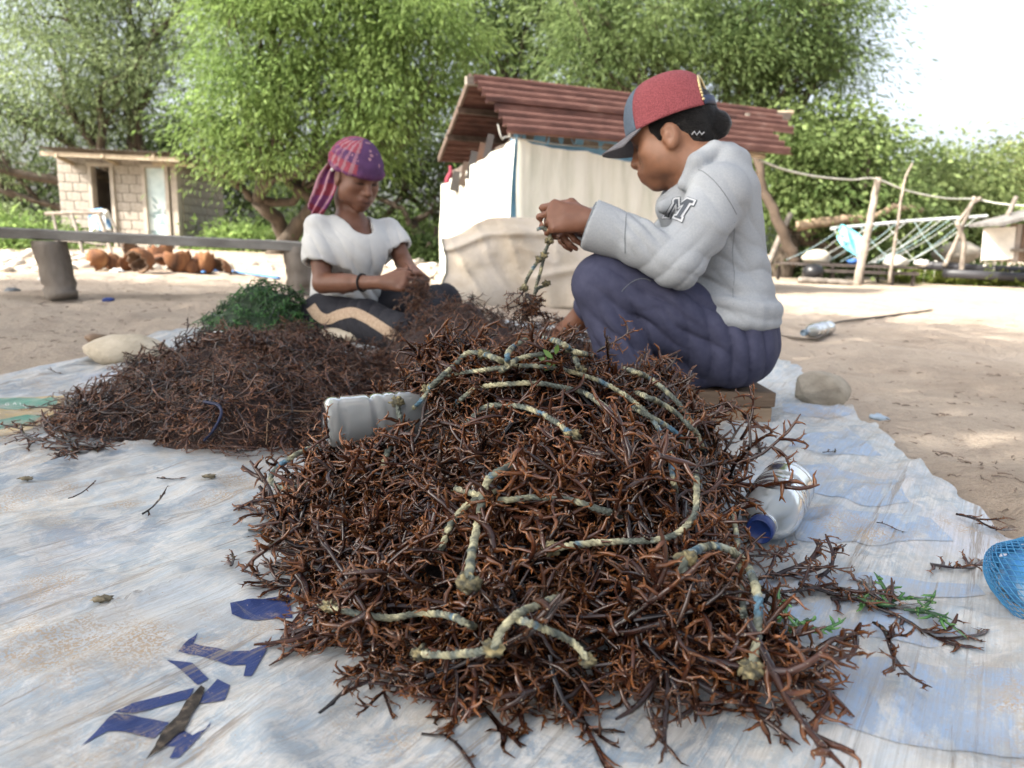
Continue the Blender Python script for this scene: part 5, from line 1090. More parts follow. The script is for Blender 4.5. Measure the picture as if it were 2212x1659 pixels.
# ================================================================== ropes
def rope_mat():
    return mat('rope', attr='Col', rough=.85, bump=.9, bscale=260, vary=.25, scale=120, bdist=.003)
def rope_mesh(path, r_, seed, blue=.25):
    p = spline(path, max(40, 14*len(path))); seg = np.linalg.norm(np.diff(p, axis=0), axis=1); s_ = np.concatenate([[0], np.cumsum(seg)]); n = max(24, int(s_[-1]/.0065)); t = np.linspace(0, s_[-1], n)
    p = np.stack([np.interp(t, s_, p[:, i]) for i in range(3)], 1); T, A, B = frames(p); VV, QQ, CC_ = [], [], []; cnt = 0; rng = np.random.default_rng(seed)
    k1 = fbm(xyz(t*70, 0*t+seed), 3, seed)+.35*fbm(xyz(t*260, 0*t+seed), 1, seed); k2 = fbm(xyz(t*24, 0*t+seed+5), 2, seed+1)
    col = np.where((k2 > .42-blue)[:, None], np.array([.075, .15, .21]), np.array([.11, .125, .105])); cr = np.clip(k1*3.0+.22, 0, 1)[:, None]*(k2 < .5)[:, None]; col = col*(1-cr)+np.array([.41, .385, .245])*cr
    for j in range(3):
        a = t/.024*2*math.pi+j*2*math.pi/3; q = p+(np.cos(a)[:, None]*A+np.sin(a)[:, None]*B)*r_*.48; v, f = tube(q, r_*.58*(1+.12*rng.normal(size=n)), 6); VV.append(v); QQ.append(f+cnt); cnt += len(v)
        CC_.append(np.repeat(col, 6, 0)*rng.uniform(.5, 1.35, (n*6, 1)))
    return np.vstack(VV), np.vstack(QQ), np.vstack(CC_)
def rope(lab, pts, r_=.0052, seed=0, knots=(), blue=.12, world=False, lift=.02):
    if not world:
        uv = np.array(pts, float); e0 = uv[0]+(uv[0]-uv[1])*.6; e1 = uv[-1]+(uv[-1]-uv[-2])*.6; r_ *= .82
        pts = [hit(e0[0], e0[1], NEAR, -.03)]+[hit(u, v, NEAR, lift+.024) for u, v in pts]+[hit(e1[0], e1[1], NEAR, -.03)]; knots = tuple(k+1 for k in knots)
    V, Q, C = rope_mesh(pts, r_, seed, blue); o = tag(obj('rope', np_mesh('rope', V, Q, True, C), rope_mat()), lab, 'rope', None)
    for i, kp in enumerate(knots):
        c = np.array(pts[kp]); k = MB(); vv, ff = noise_ball(c, (r_*2.1, r_*1.6, r_*1.6), seed+i, .8, 3.6, 24); cc = np.clip(.3+fbm(vv*220, 3, 3)*1.6, 0, 1)[:, None]; k.add(vv, ff, np.array([.06, .06, .045])*(1-cc)+np.array([.36, .30, .15])*cc); k.build('knot', rope_mat(), o, True, cols=True)
    return o
def build_ropes():
    rope('yellow-crusted rope arching over the very top of the heap', [(1095, 790), (1108, 750), (1150, 728), (1195, 735), (1235, 760), (1252, 800)], seed=1, knots=(5,), lift=.03)
    rope('crusted rope running level just below the top arch', [(1000, 860), (1030, 838), (1090, 830), (1160, 828), (1220, 838), (1265, 850), (1310, 880)], seed=2, blue=-.1, lift=.028)
    rope('rope curving over the dark hollow in the middle of the heap', [(1018, 905), (1045, 880), (1090, 875), (1140, 882), (1190, 905), (1238, 940)], seed=3, knots=(5,), blue=.15, lift=.028)
    rope('dark twisted rope at the upper left shoulder of the heap', [(925, 840), (985, 785), (1010, 762), (1045, 765), (1090, 782)], seed=4, knots=(0, 3), blue=.05, lift=.03)
    rope('second short rope under the top arch', [(1085, 800), (1120, 775), (1170, 765), (1225, 758), (1265, 765)], seed=19, blue=.2, lift=.028)
    rope('outermost rope down the right shoulder of the heap', [(1360, 800), (1400, 815), (1450, 855), (1490, 905), (1512, 955)], seed=5, blue=-.05, lift=.028)
    rope('middle rope down the right shoulder of the heap', [(1380, 850), (1430, 872), (1470, 900), (1502, 935)], seed=6, blue=-.05, lift=.026)
    rope('long rope sweeping down the right side and back under the heap', [(1385, 890), (1440, 920), (1480, 955), (1500, 1000), (1505, 1060), (1500, 1110), (1470, 1148), (1420, 1166), (1340, 1170), (1250, 1176), (1190, 1186)], seed=7, knots=(10,), blue=.18, lift=.03)
    rope('thick pale rope hanging straight down the middle of the heap', [(1092, 1012), (1055, 1035), (1042, 1080), (1030, 1140), (1018, 1200), (1012, 1255)], .0062, 8, (5,), -.05, lift=.05)
    rope('rope crossing behind the hanging rope to the right', [(1000, 1060), (1080, 1080), (1150, 1074), (1230, 1080), (1310, 1105)], seed=9, blue=.1, lift=.024)
    rope('slack rope running down left of the hanging rope', [(1060, 1065), (1010, 1090), (975, 1130), (955, 1180)], seed=20, blue=0., lift=.026)
    a = [hit(*q, NEAR, .03) for q in ((700, 962), (690, 965))]; gl = [P(655, 975, 1.14), P(612, 1000, 1.10), P(585, 1030, 1.07), P(600, 1052, 1.05), P(645, 1052, 1.05)]
    rope('rope loop jutting out over the sheet at the left of the heap', [a[0]]+gl+[hit(690, 1030, NEAR, .02)], .0048, 10, (), .05, True)
    rl = [hit(u, v, NEAR, l_) for u, v, l_ in ((1475, 1245, .035), (1482, 1205, .05), (1530, 1180, .06), (1580, 1190, .06), (1615, 1225, .055), (1635, 1280, .05), (1638, 1340, .045), (1632, 1400, .035), (1622, 1445, .03))]
    rope('rope hoop standing out at the right foot of the heap near the blue cap', rl, .0050, 11, (1, 8), .1, True)
    rope('short crusted rope end bent over near the front of the heap', [(1065, 1400), (1085, 1360), (1120, 1325), (1180, 1300)], seed=12, knots=(0,), blue=-.05, lift=.03)
    rope('rope lying along the front left foot of the heap', [(712, 1312), (770, 1325), (840, 1335), (910, 1325), (970, 1330), (1012, 1348)], .0048, 13, (0,), .0, lift=.014)
    rope('bluish rope across the lower middle of the heap', [(1125, 1340), (1180, 1360), (1240, 1390), (1268, 1425)], .0046, 14, (3,), .45, lift=.03)
    rope('faded blue rope stub at the front of the heap', [(910, 1412), (960, 1415), (1020, 1410), (1062, 1402)], .0048, 15, (0,), .4, lift=.02)
    rope('thin rope hanging vertically beside the capped bottle', [hit(u, v, NEAR, .04) for u, v in ((1585, 1110), (1594, 1180), (1600, 1250), (1606, 1330))], .0036, 16, (), .15, True)
    rope('rope looped round the pale bottle on the left of the heap', [P(858, 868, 1.13), P(864, 925, 1.11), hit(838, 975, NEAR, .03), hit(828, 1012, NEAR, .02)], .0048, 17, (0,), .0, True)
    rope('long rope draped from the left shoulder across the crown to the right side', [(905, 870), (960, 815), (1040, 800), (1130, 790), (1220, 800), (1310, 830), (1390, 885), (1440, 960), (1455, 1040)], .0048, 31, (), .1, lift=.032)
    # rope held up by the woman in the cap
    rope('knotted dark rope hanging from the capped woman\'s fingers', [P(1190, 492, 1.67), P(1186, 520, 1.68), P(1176, 552, 1.70), P(1168, 585, 1.72), P(1158, 620, 1.74), P(1150, 660, 1.76)], .0045, 21, (1, 2), .2, True)
    rope('second strand slanting down to the hanging seaweed clump', [P(1182, 535, 1.69), P(1165, 560, 1.71), P(1142, 595, 1.73), P(1132, 622, 1.75)], .0045, 22, (1, 3), .3, True)
    rope('short rope end sticking out left of the knot in her hand', [P(1186, 500, 1.67), P(1172, 492, 1.67), P(1160, 496, 1.67)], .0038, 23, (), .4, True)
    rope('rope stub with a knot beside the hanging clump', [P(1150, 650, 1.75), P(1160, 625, 1.75), P(1174, 618, 1.75), P(1180, 612, 1.75)], .0042, 24, (3,), .05, True)
# ================================================================== bottles
def plastic():
    if 'clear_plastic' in MATS: return MATS['clear_plastic']
    M = bpy.data.materials.new('clear_plastic'); M.use_nodes = True; N = M.node_tree.nodes; L = M.node_tree.links; b = N['Principled BSDF']; out = N['Material Output']
    N.remove(b); g = N.new('ShaderNodeBsdfGlass'); g.inputs['IOR'].default_value = 1.12; g.inputs['Roughness'].default_value = .03; g.inputs['Color'].default_value = (.93, .95, .96, 1)
    d = N.new('ShaderNodeBsdfTranslucent'); df = N.new('ShaderNodeBsdfDiffuse'); d.inputs[0].default_value = df.inputs[0].default_value = (.74, .78, .78, 1)
    a = N.new('ShaderNodeMixShader'); a.inputs[0].default_value = .5; L.new(d.outputs[0], a.inputs[1]); L.new(df.outputs[0], a.inputs[2])
    gl = N.new('ShaderNodeBsdfGlossy'); gl.inputs['Roughness'].default_value = .15; lw = N.new('ShaderNodeLayerWeight'); lw.inputs[0].default_value = .06
    mx = N.new('ShaderNodeMixShader'); mx.inputs[0].default_value = .34; L.new(g.outputs[0], mx.inputs[1]); L.new(a.outputs[0], mx.inputs[2])
    m2 = N.new('ShaderNodeMixShader'); L.new(lw.outputs['Fresnel'], m2.inputs[0]); L.new(mx.outputs[0], m2.inputs[1]); L.new(gl.outputs[0], m2.inputs[2]); L.new(m2.outputs[0], out.inputs[0])
    MATS['clear_plastic'] = M; return M
def bottle(lab, base, tip, r_, cap=True, capc=(.008, .022, .10), film=None):
    base = np.asarray(base, float); tip = np.asarray(tip, float); ax = tip-base; Lg = np.linalg.norm(ax); ax /= Lg; s_ = np.cross(ax, (0, 0, 1)); s_ /= np.linalg.norm(s_); uu = np.cross(s_, ax); n = 40
    def ring(t, r): th = np.arange(n)*2*math.pi/n; return base+ax*t*Lg+(np.cos(th)[:, None]*s_+np.sin(th)[:, None]*uu)*r
    prof = [(.004, .001), (.003, .35), (-.008, .55), (.004, .82), (.03, .97), (.06, 1.0)]
    for i in range(26):
        t = .08+.5*i/25; prof.append((t, 1-.06*(abs(math.sin(t*30)) < .22)-.10*math.exp(-((t-.33)/.02)**2)))
    prof += [(.62, .99), (.68, .93), (.74, .80), (.80, .62), (.85, .45), (.88, .36), (.885, .40), (.895, .40), (.90, .32), (.955, .32)]
    V = np.vstack([ring(t, r_*k) for t, k in prof]); m_ = len(prof); i = np.arange(m_-1)[:, None]*n; j = np.arange(n)[None]; Q = np.stack([i+j, i+(j+1) % n, i+n+(j+1) % n, i+n+j], -1).reshape(-1, 4)
    rad_ = V-base-((V-base)@ax)[:, None]*ax; V = V+.05*fbm(V*22, 2, 3)[:, None]*rad_
    root = tag(empty('plastic_bottle', tuple(base)), lab, 'bottle'); body = obj('body', np_mesh('body', V, Q), plastic(), root)
    if cap:
        k = MB(); pr = [(.905, .40), (.915, .425), (.985, .425), (1.0, .40), (1.0, .35), (.988, .33), (.988, 0.001)]; nn = 48; th = np.arange(nn)*2*math.pi/nn; VV = []
        for t, kk in pr: rr = r_*kk*(1+.03*((np.arange(nn) % 2)*(kk > .41))); VV.append(base+ax*t*Lg+(np.cos(th)[:, None]*s_+np.sin(th)[:, None]*uu)*(rr if np.ndim(rr) == 0 else rr[:, None]))
        VV = np.vstack(VV); i = np.arange(6)[:, None]*nn; j = np.arange(nn)[None]; QQ = np.stack([i+j, i+(j+1) % nn, i+nn+(j+1) % nn, i+nn+j], -1).reshape(-1, 4)
        obj('cap', np_mesh('cap', VV, QQ, False), mat('cap%s' % lab[:5], [(.35, capc), (.7, tuple(x*1.6 for x in capc))], scale=60, rough=.45), root)
    return root
def build_things():
    bottle('clear ribbed plastic bottle stuck bottom-first out of the left of the heap', BT_L[0], BT_L[1], .041, False)
    b0, b1 = BT_R
    bottle('clear plastic bottle with a dark blue screw cap right of the heap', b0, b1, .045, True)
    q0, q1 = G(1790, 722), G(1733, 733); bottle('small frosted bottle lying on the sand behind the stone', q0+np.array([0, 0, .04]), q1+np.array([0, 0, .035]), .042, True, (.10, .14, .18))
    # wooden block seat
    z0 = float(tarp_z(.55, 1.78))-.012; f = P(1664, 935, 1.72); a = P(1490, 940, 1.72); wd = 1.0
    seat = tag(empty('wooden_block', (.45, 1.84, z0)), 'squared timber block with a darker board on top that the capped woman sits on', 'wooden block')
    x0, x1 = a[0]-.06, f[0]; zt = P(1664, 848, 1.72)[2]
    wm_ = mat('block_wood', [(.3, (.17, .12, .08)), (.55, (.30, .225, .155)), (.8, (.40, .31, .22))], scale=4, rough=.8, bump=.4, stretch=(.5, 4, 4), bscale=20); wd_ = mat('block_board', [(.3, (.10, .068, .045)), (.55, (.19, .135, .095)), (.8, (.28, .21, .155))], scale=4, rough=.8, bump=.4, stretch=(.5, 4, 4), bscale=20)
    zz = P(1664, 880, 1.72)[2]; k = MB(); k.box(((x0+x1)/2, 1.72+.115, (z0+zz)/2), (x1-x0, .23, zz-z0)); k.build('block', wm_, seat, bevel=.004)
    k = MB(); k.box(((x0+x1)/2+.004, 1.72+.115-.004, (zz+zt)/2+.001), (x1-x0, .235, zt-zz)); k.build('top_board', wd_, seat, bevel=.004)
    def stone(lab, c, r_, seed, m_, rz=0., amp=.16, sc=1.4, facet=0.):
        vv, ff = noise_ball((0, 0, 0), r_, seed, amp, sc, 44)
        if facet:
            rg = np.random.default_rng(seed)
            for i in range(12):
                d = rg.normal(size=3); d /= np.linalg.norm(d); lim = facet*.84*math.sqrt(((d*np.array(r_))**2).sum()); h = vv@d; ov = np.clip(h-lim, 0, None); vv = vv-ov[:, None]*d*.92
        M3 = np.array(Matrix.Rotation(rz, 3, 'Z')); k = MB(); k.add(vv@M3.T+np.array(c), ff); return tag(k.build('stone', m_, None, not facet), lab, 'stone')
    sm = mat('stone_grey', [(.3, (.20, .17, .13)), (.5, (.30, .265, .21)), (.75, (.40, .36, .29))], scale=14, rough=.9, bump=.5, bscale=60)
    c = G(1775, 888); stone('angular grey-brown stone weighing down the right edge of the tarp', (c[0], c[1]+.03, .055), (.095, .07, .062), 5, sm, .1, .08, 1.2, .80)
    sp = mat('stone_pale', [(.3, (.40, .34, .25)), (.7, (.56, .49, .38))], scale=16, rough=.95, bump=.5, bscale=70)
    c = G(255, 797); stone('smooth pale beige stone holding the left edge of the tarp', (c[0], c[1]+.06, .035+float(tarp_z(c[0], c[1]))), (.125, .085, .052), 8, sp, .15, .08)
    c = G(770, 740); stone('flat beige stone under the front of the headscarf woman', (c[0], c[1], float(tarp_z(c[0], c[1]))+.01), (.16, .10, .03), 9, sp, .1, .08)
    # bits stuck in the left heap
    for i, (u, v, Y, c_, lab) in enumerate(((470, 722, 2.5, (.70, .71, .69), 'white shell bit at the back of the left heap'), (405, 735, 2.45, (.45, .50, .56), 'grey plastic cup rim at the back of the left heap'), (500, 948, 1.24, (.4, .45, .5), 'pale bit'))[:2]):
        p = P(u, v, Y); k = MB(); vv, ff = noise_ball(p, (.022, .016, .012), i, .3, 2, 14); k.add(vv, ff); tag(k.build('litter_scrap', flat('bit%d' % i, c_, .4), None, True), lab, 'litter')
    pts = [hit(u, v, LEFTP, .02) for u, v in ((440, 868), (470, 875), (478, 895), (460, 930), (440, 952))]; k = MB(); k.tube(spline(pts, 24), np.linspace(.004, .0025, len(spline(pts, 24))), 6); tag(k.build('plastic_strip', flat('navy_strip', (.012, .018, .05), .5), None, True), 'dark blue plastic strip curled in the left seaweed heap', 'plastic strip')
    pts = [hit(u, v, LEFTP, .014) for u, v in ((575, 960), (580, 890), (585, 885), (640, 888), (720, 890), (790, 893))]; k = MB(); k.tube(spline(pts, 30), .0014, 5); tag(k.build('stalk', flat('dry_stalk', (.22, .14, .085), .8), None, True), 'thin pale bent stalk lying across the left seaweed heap', 'stalk')
    for i, (u, v) in enumerate(((455, 1068), (60, 1075), (225, 1330))):
        q = G(u, v); k = MB(); vv, ff = noise_ball((q[0], q[1], float(tarp_z(q[0], q[1]))+.006), (.011, .006, .003), i+3, .8, 5, 18); k.add(vv, ff); tag(k.build('debris_clod', mat('clod', [(.3, (.07, .06, .04)), (.7, (.26, .22, .15))], scale=90, rough=.95), None, True), ('greenish clod on the sheet in front of the left heap', 'sandy clod at the left border of the sheet', 'dark sandy clod on the sheet above the torn letter')[i], 'debris')
    q = hit(1175, 800, NEAR, .03); k = MB(); lf = []
    for i in range(5):
        a = i*1.2; d = np.array([math.cos(a), .3*math.sin(a), .6+.3*math.sin(a*2)]); d /= np.linalg.norm(d); s_ = np.cross(d, (0, -1, .3)); s_ /= np.linalg.norm(s_); t = np.linspace(0, 1, 6); w_ = np.sin(t*math.pi)*.004
        c_ = q+np.array([.004*i, 0, .006*i]); v = [c_+d*x*.02+s_*y for x, y in zip(t, w_)]+[c_+d*x*.02-s_*y for x, y in zip(t[::-1][1:-1], w_[::-1][1:-1])]; k.add(v, [tuple(range(len(v)))])
    tag(k.build('leaf_sprig', flat('fresh_green', (.14, .25, .07), .5)), 'tiny fresh green leaf sprig on top of the big heap', 'leaf')
    # blue net bag at the right border
    c = np.array([.672, .835, .056]); n1, n2 = 56, 26; bag = tag(empty('net_bag', (c[0], c[1], 0)), 'blue mesh net bag with blue plastic inside at the right border', 'net bag')
    def surf(a, b):   # a along, b round
        th = b*2*math.pi; ph = a*math.pi; r_ = np.array([.062, .105, .055]); d = np.stack([np.sin(ph)*np.cos(th), np.cos(ph)+0*th, np.sin(ph)*np.sin(th)], -1); return c+d*r_*(1+.10*fbm(d*2.3, 2, 5))[..., None]
    VV, QQ = [], []; cnt = 0; A, B = 30, 44
    def edge(p, q):
        nonlocal cnt
        v, f = tube(np.array([p, q]), .0008, 4); VV.append(v); QQ.append(f+cnt); cnt += len(v)
    for i in range(1, A-1):
        for j in range(B):
            o_ = .5*(i % 2); p = surf(np.array(i/A), np.array((j+o_)/B)); nx = (j+o_+.5)/B; edge(p, surf(np.array((i+1)/A), np.array(nx))); edge(p, surf(np.array((i+1)/A), np.array((j+o_-.5)/B)))
    obj('net', np_mesh('net', np.vstack(VV), np.vstack(QQ)), flat('net_blue', (.05, .22, .42), .6), bag)
    k = MB(); vv, ff = noise_ball(c+np.array([.006, .01, -.004]), (.048, .085, .042), 4, .25, 2.2, 32); k.add(vv, ff); k.build('plastic_filling', mat('blue_film', [(.35, (.03, .19, .52)), (.55, (.10, .32, .62)), (.7, (.62, .70, .74))], scale=14, rough=.25, detail=3), bag, True)
# ================================================================== people
def unit(v): v = np.asarray(v, float); return v/np.linalg.norm(v)
class HeadF:
    """head frame: forward f, side s (her left), up u"""
    def __init__(s, c, fh, pitch, k=1.):
        fh = unit([fh[0], fh[1], 0]); s.c = np.asarray(c, float); s.k = k
        s.s = np.array([-fh[1], fh[0], 0.]); s.f = unit(fh*math.cos(pitch)-np.array([0, 0, math.sin(pitch)])); s.u = np.cross(s.f, s.s); s.A = np.stack([s.f, s.s, s.u])
        if s.u[2] < 0: s.u = -s.u; s.A = np.stack([s.f, s.s, s.u])
    def __call__(s, a, b, c): return s.c+(s.f*a+s.s*b+s.u*c)*s.k
    def loc(s, V): return (V-s.c)@s.A.T/s.k
def add_head(F, H):
    e = lambda a, b, c, r, k=.012, op='u': F.ell(H(a, b, c), np.array(r)*H.k, H.A, k, op)
    e(-.014, 0, .035, (.096, .076, .088)); e(.030, 0, .000, (.066, .064, .085), .02); e(.036, 0, -.062, (.050, .050, .050), .025); e(.071, 0, -.100, (.021, .025, .018), .025)
    for q in (1, -1):
        e(.060, .040*q, -.022, (.026, .024, .024), .02); e(.016, .056*q, -.062, (.026, .016, .034), .025)     # cheekbone, jaw angle
        e(.089, .032*q, .004, (.013, .017, .011), .012, 's'); e(.077, .031*q, .003, (.0145, .0155, .0125), .004)   # socket, lid
        e(.087, .030*q, .021, (.010, .024, .007), .012)                                                        # brow
        e(-.008, .076*q, -.012, (.0185, .0085, .029), .006); e(-.003, .085*q, -.009, (.0115, .0085, .0185), .004, 's'); e(-.001, .079*q, -.012, (.005, .006, .010), .004); e(-.002, .078*q, -.036, (.011, .006, .011), .006); e(.010, .076*q, -.018, (.006, .006, .010), .004)
        e(.092, .0125*q, -.036, (.013, .0095, .0095), .006)                                                    # nostril wing
        e(.075, .027*q, -.066, (.014, .015, .012), .02)
    F.cap(H(.090, 0, .014), H(.110, 0, -.030), .0085*H.k, .0115*H.k, .010); e(.109, 0, -.034, (.0145, .0135, .0115), .007)
    e(.096, 0, -.061, (.014, .026, .0085), .006); e(.093, 0, -.0765, (.014, .022, .0090), .006); e(.109, 0, -.0690, (.018, .022, .0018), .003, 's'); e(.078, 0, -.088, (.018, .024, .010), .012)
    e(.066, 0, .045, (.03, .055, .03), .03); e(.079, 0, -.066, (.026, .032, .026), .02)
    for q in (1, -1): e(.042, .042*q, -.050, (.034, .024, .038), .02)
def face_cols(H, V, base, lip, dark):
    L = H.loc(V); n = len(V); c = np.tile(np.array(base), (n, 1)).astype(float); g = lambda a, b, cc, r: np.exp(-(((L-np.array([a, b, cc]))/np.array(r))**2).sum(1))[:, None]
    mixc = lambda w, col: c*(1-w)+np.array(col)*w
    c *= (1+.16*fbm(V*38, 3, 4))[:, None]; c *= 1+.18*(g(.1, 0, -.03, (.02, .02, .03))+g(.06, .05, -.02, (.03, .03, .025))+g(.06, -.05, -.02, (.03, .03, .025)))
    c = mixc(np.clip(1.5*g(.092, 0, -.063, (.02, .024, .0075)), 0, 1)*.75, lip); c = mixc(np.clip(1.5*g(.09, 0, -.077, (.02, .02, .008)), 0, 1)*.75, lip); c = mixc(np.clip(1.6*g(.094, 0, -.0695, (.03, .022, .0022)), 0, 1)*.9, dark)
    for q in (1, -1):
        c = mixc(np.clip(1.7*g(.09, .031*q, .022, (.02, .021, .005)), 0, 1)*.85, dark)       # brow
        c = mixc(np.clip(1.7*g(.09, .031*q, -.003, (.02, .0165, .0036)), 0, 1)*.95, dark)      # lash line of the lowered lid
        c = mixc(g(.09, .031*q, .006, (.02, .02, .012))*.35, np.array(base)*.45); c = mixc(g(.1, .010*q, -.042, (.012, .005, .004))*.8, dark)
    return c
def hand(F, wrist, d, nrm, th, curl=(.5, .6, .5), k=1., spread=.12, thumb=(.6, .5)):
    """wrist, finger direction d, back-of-hand normal, thumb side th"""
    d = unit(d); nrm = unit(np.asarray(nrm)-d*np.dot(nrm, d)); t = np.cross(d, nrm); t = t if np.dot(t, th) > 0 else -t; w_ = np.asarray(wrist, float)
    off = (.030, .010, -.010, -.028); reach = (.082, .086, .082, .074); ln = ((.040, .024, .019), (.044, .028, .020), (.040, .026, .020), (.032, .020, .017)); rr = (.0088, .009, .0086, .0076); tips = []
    for i in range(4):
        m_ = w_+(d*reach[i]+t*off[i])*k; F.cap(w_+(d*.012+t*off[i]*.55)*k, m_, .014*k, .0122*k, .012)
        a = -spread*(off[i]/-.03)*.5; dd = unit(d*math.cos(a)+t*math.sin(a)); p = m_; ang = 0; cu = curl[i] if np.ndim(curl[0]) else curl
        for j in range(3):
            ang += cu[j]; q = p+(dd*math.cos(ang)-nrm*math.sin(ang))*ln[i][j]*k; F.cap(p, q, rr[i]*k*(1-.06*j), rr[i]*k*(.95-.1*j), .004); p = q
        tips.append(p)
    b0 = w_+(d*.020+t*.020-nrm*.006)*k; b1 = b0+unit(d*.75+t*.75-nrm*.25)*.038*k; F.cap(b0, b1, .0145*k, .0115*k, .012); d2 = unit(d*1.0+t*.15-nrm*thumb[0]); b2 = b1+d2*.03*k; F.cap(b1, b2, .0108*k, .0098*k, .005); d3 = unit(d2-nrm*thumb[1]-t*.35); b3 = b2+d3*.024*k; F.cap(b2, b3, .0098*k, .0078*k, .005)
    F.cap(w_-d*.005*k, w_+d*.05*k, .020*k, .019*k, .015, None)
    return tips, b3
def skin_mat(n): return mat(n, attr='Col', rough=.48, spec=.4, sss=.12, bump=.12, bscale=240, bdist=.002, vary=.08, scale=70)
def cloth_mat(n, c, c2=None, sc=260, rough=.9, bump=.25, attr=None, sheen=.1): return mat(n, [(.3, c), (.7, c2 or tuple(x*1.25 for x in c))], scale=sc, rough=rough, bump=bump, bscale=420, spec=.2, bdist=.002, attr=attr, vary=.06 if attr else 0)
def to_obj(name, F, m_, parent, cols=None, fold=None, sm=2, noise=0., ns=14, seed=0):
    V, Q = F.mesh(sm)
    if fold or noise: V = folds(V, Q, fold or [], noise, ns, seed)
    c = cols(V) if cols else None
    return obj(name, np_mesh(name, V, Q, True, c), m_, parent), V, Q
def bvh(V, Q): return BVHTree.FromPolygons([tuple(v) for v in V.tolist()], [tuple(q) for q in Q.tolist()])
def on_surface(T, pts, d, lift):
    out = []
    for p in pts:
        h = T.ray_cast(Vector(p)-Vector(d)*.5, Vector(d)); out.append((np.array(h[0])+np.array(h[1])*lift) if h[0] is not None else None)
    return out
def patch(name, poly, T, d, lift, m_, parent, fine=.006):
    """poly: 3-D points near the surface; laid onto it along d as a thin layer"""
    poly = np.asarray(poly); c = poly.mean(0); d = unit(d); ex = unit(np.cross(d, (0, 0, 1))); ey = np.cross(ex, d)
    bm = bmesh.new(); bm.faces.new([bm.verts.new(((p-c)@ex, (p-c)@ey, 0)) for p in poly]); bmesh.ops.triangulate(bm, faces=bm.faces[:])
    for it in range(6):
        es = [e for e in bm.edges if e.calc_length() > fine]
        if not es: break
        bmesh.ops.subdivide_edges(bm, edges=es, cuts=1); bmesh.ops.triangulate(bm, faces=bm.faces[:])
    P3 = [c+ex*v.co.x+ey*v.co.y for v in bm.verts]; S3 = on_surface(T, P3, d, lift); bad = []
    for v, s_ in zip(bm.verts, S3):
        if s_ is None: bad.append(v)
        else: v.co = Vector(s_)
    bmesh.ops.delete(bm, geom=bad, context='VERTS'); me = bpy.data.meshes.new(name); bm.to_mesh(me); bm.free(); me.polygons.foreach_set('use_smooth', np.ones(len(me.polygons), bool))
    return obj(name, me, m_, parent)
def dome(H, th0, th1, ph0, ph1, rf, rs, hh, rim, cf=0., nth=40, nph=16, skip=None):
    T, Pp = np.meshgrid(np.linspace(th0, th1, nth), np.linspace(ph0, ph1, nph), indexing='ij'); c = np.cos(Pp)**.62; s_ = np.sin(Pp)**.92
    L = np.stack([cf+rf*np.cos(T)*c, rs*np.sin(T)*c, rim+hh*s_], -1); V = H.c+(L.reshape(-1, 3)*H.k)@H.A; Q = grid_faces(nth, nph)
    if skip is not None:
        keep = ~skip(T.reshape(-1), Pp.reshape(-1)); Q = Q[keep[Q].all(1)]
    return V, Q
def shell(name, V, Q, m_, parent, th=.003):
    o = obj(name, np_mesh(name, V, Q), m_, parent); s_ = o.modifiers.new('s', 'SOLIDIFY'); s_.thickness = th; s_.offset = 0; return o
